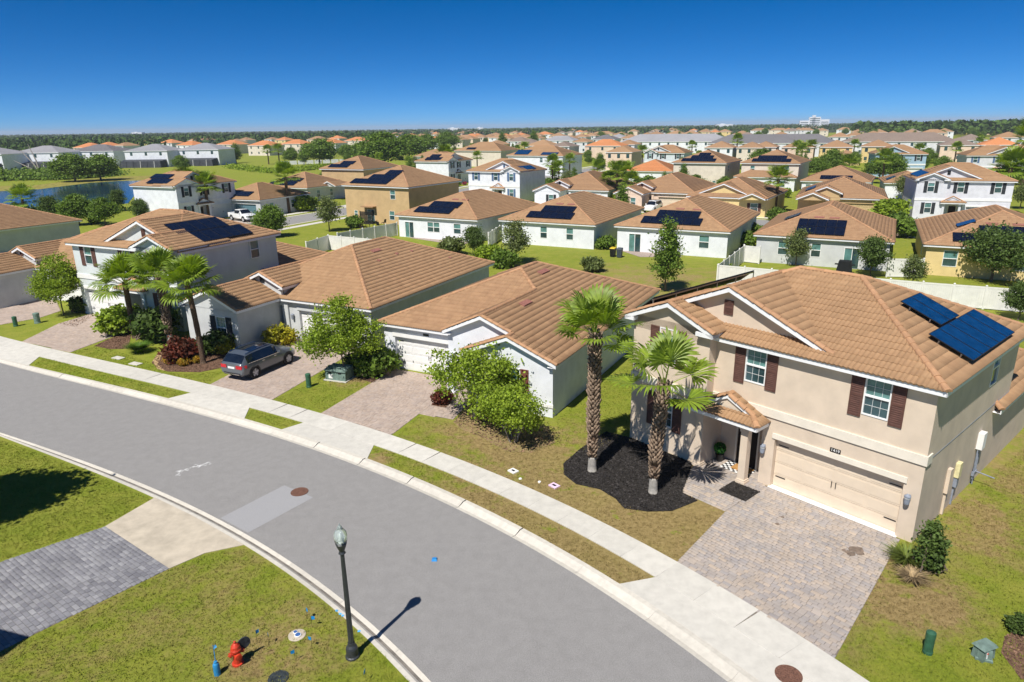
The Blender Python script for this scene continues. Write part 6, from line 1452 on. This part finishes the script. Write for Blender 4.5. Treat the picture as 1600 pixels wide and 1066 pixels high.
green = mat('utility_green', (.035, .115, .065), .5, .15, 6, spec=.4); graygreen = mat('utility_gray', (.16, .23, .20), .6, .15, 6)
def pedestal(p, r, h, label, material=None):
    e = empty('cable_pedestal', p, 0, label, 'utility pedestal'); m = MB(); m.lathe([(r * 1.08, 0), (r * 1.08, .08), (r, .10), (r, h * .9), (r * .95, h * .96), (r * .6, h)], 14); m.build('housing', material or green, e)
    m = MB(); m.lathe([(r * 1.03, h * .74), (r * 1.06, h * .75), (r * 1.06, h * .9), (r * 1.02, h * .97), (r * .3, h * 1.02)], 14); m.build('cap', material or green, e)
pedestal(G(483, 605), .15, .85, 'dark green cable pedestal on the lawn beside the car driveway'); pedestal(G(1449, 1020), .125, .72, 'tall green cable pedestal on the right lawn'); pedestal(G(25, 510), .16, .8, 'green pedestal by the leftmost driveway'); pedestal(G(59, 505), .22, .85, 'wider gray-green pedestal by the leftmost driveway', graygreen)
e = empty('transformer', G(531, 592), T3 + .12, 'dark green pad-mounted transformer cabinet on the lawn', 'transformer')
m = MB(); m.box((-.78, -.55, 0), (.78, .55, .06)); m.build('pad', concrete, e)
m = MB(); m.hexa([(-.7, -.46, .06), (.7, -.46, .06), (.7, .48, .06), (-.7, .48, .06), (-.7, -.42, .62), (.7, -.42, .62), (.7, .48, .78), (-.7, .48, .78)]); m.build('cabinet', graygreen, e)
m = MB(); m.hexa([(-.74, -.50, .62), (.74, -.50, .62), (.74, .10, .74), (-.74, .10, .74), (-.72, -.48, .69), (.72, -.48, .69), (.72, .10, .80), (-.72, .10, .80)]); m.build('hood', graygreen, e)
m = MB(); m.box((-.45, -.475, .16), (-.17, -.455, .42)); m.build('warning_label', white, e)
for x in (-.35, .3): m = MB(); m.box((x - .1, -.47, .5), (x + .1, -.448, .56)); m.build('latch', blackmetal, e)
e = empty('junction_box', G(1535, 1026), .35, 'gray-green junction box with a white warning sticker on the right lawn', 'utility box')
m = MB(); m.lathe([(.30, 0), (.30, .06), (.25, .08), (.24, .34)], 4, (0, 0, 0)); m.hexa([(-.24, -.17, .0), (.24, -.17, .0), (.24, .17, .0), (-.24, .17, .0), (-.22, -.15, .40), (.22, -.15, .40), (.22, .15, .40), (-.22, .15, .40)]); m.build('housing', graygreen, e)
m = MB(); m.hexa([(-.27, -.20, .38), (.27, -.20, .38), (.27, .20, .38), (-.27, .20, .38), (-.22, -.15, .46), (.22, -.15, .46), (.22, .15, .46), (-.22, .15, .46)]); m.build('lid', graygreen, e)
m = MB(); m.hexa([(-.12, -.178, .10), (.06, -.178, .10), (.06, -.171, .10), (-.12, -.171, .10), (-.12, -.168, .30), (.06, -.168, .30), (.06, -.160, .30), (-.12, -.160, .30)]); m.build('sticker', white, e)
m = MB(); m.hexa([(-.11, -.182, .24), (.05, -.182, .24), (.05, -.175, .24), (-.11, -.175, .24), (-.11, -.177, .28), (.05, -.177, .28), (.05, -.168, .28), (-.11, -.168, .28)]); m.build('sticker_band', red, e)
for (x, y, mt, lab) in ((802, 737, white, 'white painted valve plate on the lawn'), (866, 760, mat('plate_pink', (.75, .55, .72), .8), 'pink painted valve plate on the lawn')):
    e = empty('valve_plate', G(x, y), T1, lab, 'valve plate'); m = MB(); m.box((-.20, -.16, 0), (.20, .16, .055)); m.build('frame', mt, e); m = MB(); m.box((-.09, -.05, .055), (.09, .05, .064)); m.build('cover', blackmetal, e)
for x, y in ((813, 749), (843, 754)):
    e = empty('survey_cap', G(x, y), 0, 'small white survey cap in the dry lawn', 'survey cap', 'white caps between the valve plates'); m = MB(); m.lathe([(.07, 0), (.07, .04), (.05, .06), (.001, .062)], 12); m.build('cap', white, e)
for x, y in ((185, 560), (212, 569)):
    e = empty('valve_cover', G(x, y), T4, 'flat white concrete cover beside the sidewalk near the grass mound', 'cover', 'concrete covers by the sidewalk'); m = MB(); m.box((-.42, -.22, 0), (.42, .22, .05)); m.build('slab', concrete, e); m = MB(); m.box((-.2, -.1, .05), (.2, .1, .058)); m.build('hatch', kerbcon, e)
# porch things of the beige house
e = empty('porch_rug', loc(O1, T1, -7.15, .42, .032), T1, 'black and white checked rug at the front door', 'rug'); m = MB(); m.box((-.66, -.42, 0), (.66, .42, .008)); m.build('cloth', white, e); m = MB()
for i in range(11):
    for j in range(7):
        if (i + j) % 2: m.box((-.66 + i * .12, -.42 + j * .12, .008), (-.54 + i * .12, -.30 + j * .12, .011))
m.build('dark_checks', blackmetal, e)
e = empty('doormat', loc(O1, T1, -7.0, .48, .045), T1, 'tan coir doormat on the checked rug', 'doormat'); m = MB(); m.box((-.42, -.26, 0), (.42, .26, .02)); m.build('mat', mat('coir', (.48, .26, .09), .95, .2, 20, bump=.5), e)
m = MB(); m.box((-.40, -.24, .02), (.40, .24, .024)); m.build('pile', mat('coir', (.48, .26, .09)), e)
e = empty('planter', loc(O1, T1, -8.12, .45, .03), 0, 'clipped green ball in a dark pot by the front door', 'planter'); m = MB(); m.lathe([(.13, 0), (.19, .34), (.20, .36), (.17, .36), (.16, .30)], 14); m.build('pot', blackmetal, e)
pp = NR.normal(size=(900, 3)); pp /= np.linalg.norm(pp, axis=1)[:, None]; V, F = leaf_cloud(pp * .24 + np.array([0, 0, .62]), .07, NR); me = np_mesh('topiary', V, F); me.materials.append(leafm('topiary_green', (.06, .24, .03), (.03, .13, .02))); link('topiary', me, e); m = MB(); m.tube([(0, 0, .3), (0, 0, .55)], .02, 6); m.build('stem', bark, e)
m = MB(); pr = loc(O4, T4, 0, 0); a_ = G(211, 528); 
e = empty('palm_prop', a_, 0, 'slanting timber prop bracing the palm', 'timber prop'); m.bar((.9, -.5, 0), (.12, -.08, 1.9), .07, .05); m.bar((.12, -.12, 1.82), (.12, .12, 1.82), .07, .07); m.build('timber', bark_pale, e)

# ------------------------------------------------------------------ vehicles (x forward, wheels on z = 0)
paintm = lambda n, c: mat(n, c, .28, .05, 1.0, spec=.6, metal=.35, coat=.6)
car_gray = paintm('paint_steel_gray', (.12, .14, .165)); car_white = mat('paint_white', (.78, .79, .80), .3, .03, 1, spec=.6, coat=.5)
car_glass = mat('car_glass', (.008, .012, .02), .05, .2, 2, spec=.9); tyre = mat('tyre', (.018, .018, .019), .85); rimm = mat('alloy', (.55, .56, .58), .35, .05, 9, metal=.25); tail = mat('tail_red', (.50, .015, .025), .25, .2, 9, spec=.7); plastic = mat('trim_plastic', (.03, .03, .033), .6); chrome = mat('chrome', (.75, .76, .78), .15, .05, 9, metal=1)
def wheel(parent, x, y, r, w, s):
    m = MB(); m.lathe([(r * .66, -w / 2), (r * .94, -w / 2), (r, -w * .35), (r, w * .35), (r * .94, w / 2), (r * .66, w / 2)], 22, axis='y', cap=False); o = m.build('wheel', tyre, parent, smooth=False); o.location = (x, y, r)
    q = MB(); q.lathe([(r * .67, -w * .40), (r * .67, w * .40)], 22, axis='y'); q.lathe([(.001, 0), (r * .64, 0)], 22, (0, s * w * .12, 0), axis='y', cap=False)
    for k in range(5):
        a = k * 2 * math.pi / 5 + .3; ca, sa = math.cos(a), math.sin(a); ra, rb = r * .12, r * .66
        q.hexa([(ra * ca - .05 * sa, s * w * .30, ra * sa + .05 * ca), (ra * ca + .05 * sa, s * w * .30, ra * sa - .05 * ca), (rb * ca + .045 * sa, s * w * .40, rb * sa - .045 * ca), (rb * ca - .045 * sa, s * w * .40, rb * sa + .045 * ca)] + [(ra * ca - .05 * sa, s * w * .42, ra * sa + .05 * ca), (ra * ca + .05 * sa, s * w * .42, ra * sa - .05 * ca), (rb * ca + .045 * sa, s * w * .48, rb * sa - .045 * ca), (rb * ca - .045 * sa, s * w * .48, rb * sa + .045 * ca)])
    q.lathe([(r * .16, s * w * .25), (r * .14, s * w * .48), (.001, s * w * .48)], 10, axis='y'); q.build('rim', [rimm], o)
def loft_car(e, stations, paint, glass_rule, names=('body', 'window')):
    """stations: (x, [(y, z) from sill to roof centre]) on one half, mirrored; glass_rule(i, k) names the pane a quad belongs to"""
    K = len(stations[0][1]); body = MB(); panes = {}
    for sgn in (1, -1):
        for i in range(len(stations) - 1):
            for k in range(K - 1):
                q = [(stations[i][0], sgn * stations[i][1][k][0], stations[i][1][k][1]), (stations[i + 1][0], sgn * stations[i + 1][1][k][0], stations[i + 1][1][k][1]), (stations[i + 1][0], sgn * stations[i + 1][1][k + 1][0], stations[i + 1][1][k + 1][1]), (stations[i][0], sgn * stations[i][1][k + 1][0], stations[i][1][k + 1][1])]
                g = glass_rule(i, k)
                if g:
                    key = (g, sgn if g not in ('windscreen', 'rear_window', 'sunroof') else 0); panes.setdefault(key, MB()).poly(q)
                else: body.poly(q)
        for i in (0, len(stations) - 1): body.poly([(stations[i][0], sgn * y, z) for y, z in stations[i][1]] + [(stations[i][0], 0, stations[i][1][0][1])])
        body.poly([(s[0], sgn * s[1][0][0], s[1][0][1]) for s in stations] + [(stations[-1][0], 0, stations[-1][1][0][1]), (stations[0][0], 0, stations[0][1][0][1])])
    me = body.mesh('body', paint, True); bm = bmesh.new(); bm.from_mesh(me); bmesh.ops.remove_doubles(bm, verts=bm.verts, dist=.002); bmesh.ops.recalc_face_normals(bm, faces=bm.faces)
    for ed in bm.edges:
        if len(ed.link_faces) == 2 and ed.calc_face_angle(0) > .6: ed.smooth = False
    bm.to_mesh(me); bm.free(); link('body', me, e)
    for (g, s), mb in panes.items(): mb.build(g, car_glass, e)
def suv(e, paint, roof=None):
    # columns: sill, rocker, door, belt, window top, roof edge, roof centre
    S = [(-2.30, [(.62, .42), (.80, .50), (.86, .72), (.80, .98), (.74, 1.04), (.70, 1.06), (0, 1.08)]), (-2.22, [(.70, .32), (.88, .45), (.93, .75), (.88, 1.02), (.76, 1.10), (.72, 1.13), (0, 1.15)]),
         (-1.86, [(.78, .28), (.92, .42), (.955, .80), (.90, 1.07), (.72, 1.48), (.66, 1.54), (0, 1.57)]), (-1.30, [(.80, .27), (.93, .40), (.96, .80), (.91, 1.06), (.70, 1.54), (.62, 1.61), (0, 1.645)]), (-.35, [(.80, .26), (.92, .38), (.945, .78), (.905, 1.03), (.69, 1.56), (.61, 1.63), (0, 1.665)]),
         (.35, [(.80, .26), (.92, .38), (.945, .77), (.90, 1.01), (.68, 1.53), (.60, 1.60), (0, 1.635)]), (.62, [(.80, .26), (.92, .38), (.945, .77), (.895, 1.00), (.68, 1.45), (.60, 1.52), (0, 1.56)]), (1.22, [(.80, .27), (.93, .40), (.955, .78), (.88, .98), (.80, 1.02), (.70, 1.05), (0, 1.10)]),
         (1.75, [(.79, .28), (.92, .42), (.95, .75), (.86, .92), (.74, .96), (.60, .99), (0, 1.03)]), (2.15, [(.72, .32), (.86, .45), (.88, .68), (.78, .84), (.62, .87), (.5, .89), (0, .92)]), (2.33, [(.55, .38), (.70, .46), (.72, .62), (.62, .74), (.5, .76), (.4, .77), (0, .78)])]
    def rule(i, k):
        if k == 3 and i in (2, 3, 4, 5): return 'side_window'
        if i == 6 and k in (4, 5): return 'windscreen'
        if i == 1 and k == 5: return 'rear_window'
        if i == 1 and k == 4: return 'rear_window'
        if k == 5 and i in (3, 4): return 'sunroof'
        return None
    loft_car(e, S, paint, rule)
    for x in (-1.40, 1.47):
        for s in (1, -1):
            q = MB(); q.lathe([(.001, 0), (.44, 0), (.44, .012), (.001, .012)], 22, (x, s * .95 - .006, .40), axis='y'); q.build('wheel_arch', plastic, e); wheel(e, x, s * .86, .37, .24, s)
    for s in (1, -1):
        q = MB(); q.hexa([(-2.335, s * .38, .80), (-2.33, s * .82, .80), (-2.0, s * .97, .83), (-2.1, s * .5, .9), (-2.325, s * .38, 1.0), (-2.30, s * .84, 1.0), (-2.0, s * .965, 1.0), (-2.1, s * .5, 1.0)]); q.build('tail_light', tail, e)
        q = MB(); q.hexa([(2.08, s * .58, .70), (2.30, s * .56, .68), (2.12, s * .86, .70), (1.95, s * .90, .72), (2.08, s * .58, .82), (2.22, s * .56, .79), (2.06, s * .82, .83), (1.93, s * .86, .86)]); q.build('headlight', lampglass, e)
        q = MB(); q.hexa([(.62, s * .90, 1.02), (.80, s * .90, 1.02), (.76, s * 1.12, 1.05), (.64, s * 1.12, 1.05), (.62, s * .90, 1.14), (.78, s * .90, 1.14), (.74, s * 1.12, 1.18), (.64, s * 1.12, 1.18)]); q.build('mirror', paint, e)
        q = MB(); q.tube([(-1.75, s * .645, 1.60), (-.8, s * .615, 1.69), (.3, s * .60, 1.66)], .02, 6); q.build('roof_rail', chrome, e)
        q = MB(); q.bar((-1.80, s * .915, 1.055), (.72, s * .908, 1.005), .02, .025); q.build('belt_trim', chrome, e)
        for x in (-.75, .25): q = MB(); q.box((x, s * .945 - .012, .90), (x + .2, s * .945 + .012, .93)); q.build('door_handle', chrome, e)
    q = MB(); q.box((-2.325, -.26, .78), (-2.295, .26, .90)); q.build('license_plate', white, e)
    q = MB(); q.hexa([(-2.33, -.62, .40), (-2.33, .62, .40), (-2.2, .8, .40), (-2.2, -.8, .40), (-2.33, -.62, .52), (-2.33, .62, .52), (-2.2, .82, .52), (-2.2, -.82, .52)]); q.build('rear_bumper', plastic, e); q = MB(); q.box((-2.345, -.6, .42), (-2.325, .6, .46)); q.build('bumper_trim', chrome, e)
def place_vehicle(a, b, side, half, wx, name, label, cat):
    """stand a vehicle so that the wheels of one side rest on the two surveyed spots a (rear) and b (front)"""
    d = (b - a); d.z = 0; d.normalize(); ang = math.atan2(d.y, d.x); nrm = Vector((-d.y, d.x, 0)); mid = (a + b) / 2; c = mid + nrm * half * side - d * (sum(wx) / 2)
    return empty(name, (c.x, c.y, .034), ang, label, cat)
e = place_vehicle(G(396, 592.6), G(453, 567.7), 1, .86, (-1.40, 1.47), 'parked_car', 'steel gray estate SUV parked nose-in on the paver driveway', 'car'); suv(e, car_gray)
def pickup(e, paint):
    S = [(-2.9, [(.80, .55), (.95, .62), (.97, .95), (.96, 1.28), (.94, 1.30), (.93, 1.30), (.86, 1.30)]), (-.75, [(.82, .45), (.97, .55), (1.0, .95), (.98, 1.28), (.96, 1.30), (.93, 1.30), (.86, 1.30)])]
    bed_ = MB()
    for sgn in (1, -1):
        for i in range(1):
            for k in range(6): bed_.poly([(S[0][0], sgn * S[0][1][k][0], S[0][1][k][1]), (S[1][0], sgn * S[1][1][k][0], S[1][1][k][1]), (S[1][0], sgn * S[1][1][k + 1][0], S[1][1][k + 1][1]), (S[0][0], sgn * S[0][1][k + 1][0], S[0][1][k + 1][1])])
        bed_.poly([(-2.88, sgn * .86, 1.30), (-.75, sgn * .86, 1.30), (-.75, sgn * .86, .8), (-2.88, sgn * .86, .8)])
    bed_.box((-2.92, -.95, .55), (-2.82, .95, 1.30)); bed_.poly([(-2.82, -.86, .8), (-.75, -.86, .8), (-.75, .86, .8), (-2.82, .86, .8)]); bed_.build('cargo_bed', paint, e)
    C = [(-.75, [(.82, .45), (.97, .55), (1.0, .95), (.97, 1.28), (.80, 1.78), (.72, 1.86), (0, 1.90)]), (.2, [(.82, .42), (.97, .52), (1.0, .95), (.97, 1.27), (.79, 1.82), (.71, 1.90), (0, 1.94)]), (.75, [(.82, .42), (.97, .52), (1.0, .95), (.97, 1.26), (.78, 1.80), (.70, 1.87), (0, 1.91)]), (1.45, [(.82, .42), (.97, .52), (1.0, .95), (.95, 1.24), (.88, 1.28), (.8, 1.30), (0, 1.33)]),
         (2.4, [(.82, .45), (.97, .55), (.99, .95), (.92, 1.16), (.85, 1.20), (.75, 1.22), (0, 1.25)]), (2.85, [(.78, .48), (.92, .56), (.93, .92), (.86, 1.08), (.78, 1.11), (.7, 1.13), (0, 1.15)]), (2.95, [(.70, .50), (.85, .58), (.86, .88), (.80, 1.0), (.7, 1.02), (.6, 1.03), (0, 1.04)])]
    def rule(i, k):
        if k == 3 and i in (0, 1): return 'side_window'
        if i == 2 and k in (4, 5): return 'windscreen'
        return None
    loft_car(e, C, paint, rule)
    for x in (-1.85, 1.85):
        for s in (1, -1):
            q = MB(); q.lathe([(.001, 0), (.50, 0), (.50, .012), (.001, .012)], 20, (x, s * 1.0 - .006, .5), axis='y'); q.build('wheel_arch', plastic, e); wheel(e, x, s * .90, .42, .27, s)
    for s in (1, -1):
        q = MB(); q.box((2.80, s * .84 - .12, .86), (2.94, s * .84 + .06, 1.02)); q.build('headlight', lampglass, e); q = MB(); q.box((-2.94, s * .90 - .06, .9), (-2.86, s * .90 + .06, 1.2)); q.build('tail_light', tail, e)
        q = MB(); q.box((1.0, s * 1.12 - .12, 1.22), (1.12, s * 1.12 + .10, 1.46)); q.build('mirror', paint, e)
    q = MB(); q.box((2.93, -.62, .74), (2.97, .62, 1.0)); q.build('grille', plastic, e); q = MB(); q.box((2.85, -.9, .48), (3.02, .9, .66)); q.build('front_bumper', paint, e)
e = place_vehicle(G(360.6, 344.5), G(383.7, 347.8), 1, .9, (-1.85, 1.85), 'pickup_truck', 'white crew-cab pickup parked on the drive of the pond house', 'pickup'); pickup(e, car_white)
pv = G(1020, 331); e = empty('parked_van', (pv.x, pv.y, .02), 4.15, 'white van parked in front of the peach house', 'van'); suv(e, car_white); e.scale = (1.05, 1, 1.2)

# ------------------------------------------------------------------ fences
vin = mat('vinyl_fence', (.74, .73, .70), .5, .04, 2, spec=.35)
def fence(pts, label, h=1.83, picket=False, group='white vinyl fences of the back gardens'):
    e = empty('vinyl_fence', (pts[0].x, pts[0].y, 0), 0, label, 'fence', None); O = Vector((pts[0].x, pts[0].y, 0))
    for i in range(len(pts) - 1):
        a, b = pts[i] - O, pts[i + 1] - O; a = Vector((a.x, a.y, 0)); b = Vector((b.x, b.y, 0)); L = (b - a).length; n = max(1, int(round(L / 2.4))); d = (b - a) / L; nr = Vector((-d.y, d.x, 0))
        for k in range(n + 1):
            p = a + d * L * k / n; M = Matrix.Translation(p) @ Matrix.Rotation(math.atan2(d.y, d.x), 4, 'Z')
            q = MB(); q.box((-.065, -.065, 0), (.065, .065, h + .04), M=M); q.box((-.08, -.08, h + .04), (.08, .08, h + .07), M=M); P = M
            q.hexa([M @ Vector(v) for v in ((-.08, -.08, h + .07), (.08, -.08, h + .07), (.08, .08, h + .07), (-.08, .08, h + .07), (-.01, -.01, h + .13), (.01, -.01, h + .13), (.01, .01, h + .13), (-.01, .01, h + .13))]); (q.build('post', vin, e) if not (k == 0 and i > 0) else None)
            if k < n:
                x1 = L / n; q = MB(); q.box((.066, -.025, .06), (x1 - .066, .025, .20), M=M); q.build('rail', vin, e); q = MB(); q.box((.066, -.025, h - .14), (x1 - .066, .025, h), M=M); q.build('rail', vin, e)
                q = MB(); w = .15; nb_ = int((x1 - .14) / w)
                for j in range(nb_): x = .07 + (x1 - .14) * j / nb_; g = .004 if not picket else .06; q.box((x + g / 2, -.012, .2), (x + (x1 - .14) / nb_ - g / 2, .012, h - .14), M=M)
                q.build('board_panel' if not picket else 'picket_panel', vin, e)
FT_ = lambda x, y: G(x, y, 1.83)
fence([FT_(1123, 414), FT_(1443, 441), FT_(1594, 452), FT_(1700, 461)], 'long white board fence running behind the beige house')
fence([FT_(1123, 415) + Vector((0, .2, 0)), FT_(1163, 384)], 'white picket fence running back from the fence corner', picket=True)
fence([FT_(1163, 383.5), FT_(1188, 386)], 'short white fence joining the picket run to the pale house')
fence([FT_(1389, 404), FT_(1444, 405)], 'white fence between the pale house and the yellow house')
fence([FT_(478, 378.5), FT_(512.5, 367.7), FT_(574, 373), FT_(612, 376)], 'white fence corner behind the gray house')
fence([FT_(527, 364.5), FT_(620, 348)], 'white fence running up to the white patio house')
fence([FT_(763, 364), FT_(781, 353)], 'short fence between the two white houses with solar roofs')
# back-garden things
def wheelie(p, body, lidm, label, rz):
    e = empty('wheeled_bin', p, rz, label, 'bin'); m = MB(); m.hexa([(-.24, -.28, .06), (.24, -.28, .06), (.24, .22, .06), (-.24, .22, .06), (-.29, -.34, .98), (.29, -.34, .98), (.29, .34, .98), (-.29, .34, .98)]); m.build('body', body, e)
    m = MB(); m.hexa([(-.31, -.37, .98), (.31, -.37, .98), (.31, .36, .98), (-.31, .36, .98), (-.27, -.32, 1.06), (.27, -.32, 1.06), (.28, .34, 1.10), (-.28, .34, 1.10)]); m.build('lid', lidm, e)
    for s in (-1, 1): m = MB(); m.lathe([(.1, -.025), (.1, .025)], 12, (s * .22, .26, .1), axis='x'); m.build('wheel', tyre, e)
    m = MB(); m.tube([(-.25, .38, .98), (.25, .38, .98)], .02, 6); m.build('handle', plastic, e)
bb = mat('bin_black', (.012, .013, .015), .5); wheelie(G(957.5, 401.5), bb, mat('bin_yellow', (.62, .46, .02), .5), 'black wheeled bin with a yellow lid on the back patio', -.5); wheelie(G(968, 402.5), mat('bin_gray', (.05, .065, .085), .5), mat('bin_gray', (.05, .065, .085)), 'dark gray wheeled bin beside the yellow-lidded one', -.45)
e = empty('covered_grill', G(1318, 427), -.5, 'black covered grill behind the fence of the pale house', 'grill'); m = MB(); m.hexa([(-.75, -.4, 0), (.75, -.4, 0), (.75, .4, 0), (-.75, .4, 0), (-.55, -.3, 1.25), (.6, -.3, 1.25), (.6, .3, 1.3), (-.5, .3, 1.3)]); m.build('cover', bb, e); m = MB(); m.box((-.9, -.25, .85), (-.6, .25, .92)); m.box((.6, -.25, .85), (.9, .25, .92)); m.build('side_shelf', bb, e)
def chair(p, rz, lab):
    e = empty('patio_chair', p, rz, lab, 'chair', 'dark chairs on the tan house patio'); m = MB(); m.box((-.25, -.25, .40), (.25, .25, .46)); m.build('seat', bb, e); m = MB(); m.hexa([(-.25, .22, .46), (.25, .22, .46), (.25, .26, .46), (-.25, .26, .46), (-.25, .32, .95), (.25, .32, .95), (.25, .36, .95), (-.25, .36, .95)]); m.build('backrest', bb, e)
    for x in (-.22, .22):
        for y in (-.22, .22): m = MB(); m.bar((x, y, 0), (x, y, .4), .04, .04); m.build('leg', bb, e)
for k, (x, y) in enumerate(((554, 357), (566, 360), (592, 356), (600, 352))): chair(G(x, y), k * 1.4, 'dark outdoor chair on the patio of the tan house')
e = empty('patio_table', G(575, 357), -.5, 'dark garden table on the patio of the tan house', 'table'); m = MB(); m.box((-.8, -.5, .70), (.8, .5, .75)); m.build('table_top', bb, e)
for x in (-.7, .7):
    for y in (-.4, .4): m = MB(); m.bar((x, y, 0), (x, y, .7), .06, .06); m.build('leg', bb, e)
e = empty('privacy_screen', G(573, 350), -.5, 'black slatted screen beside the tan house door', 'screen')
for k in range(9): m = MB(); m.box((-1.2, -.02, .15 + k * .2), (1.2, .02, .32 + k * .2)); m.build('slat', bb, e)
for x in (-1.2, 1.2): m = MB(); m.box((x - .05, -.05, 0), (x + .05, .05, 2.0)); m.build('post', bb, e)

# ------------------------------------------------------------------ air
hz = bpy.data.materials.new('haze'); hz.use_nodes = True; nt = hz.node_tree
for n_ in list(nt.nodes):
    if n_.type == 'BSDF_PRINCIPLED': nt.nodes.remove(n_)
pv_ = nt.nodes.new('ShaderNodeVolumePrincipled'); pv_.inputs['Density'].default_value = .00014; pv_.inputs['Color'].default_value = (.80, .88, 1, 1); pv_.inputs['Anisotropy'].default_value = 0
nt.links.new(pv_.outputs[0], nt.nodes['Material Output'].inputs['Volume'])
m = MB(); m.box((-8800, -500, -1.2), (8800, 8800, 40)); m.build('haze', hz, None, label='thin pale summer haze over the estate', cat='haze', kind='stuff')
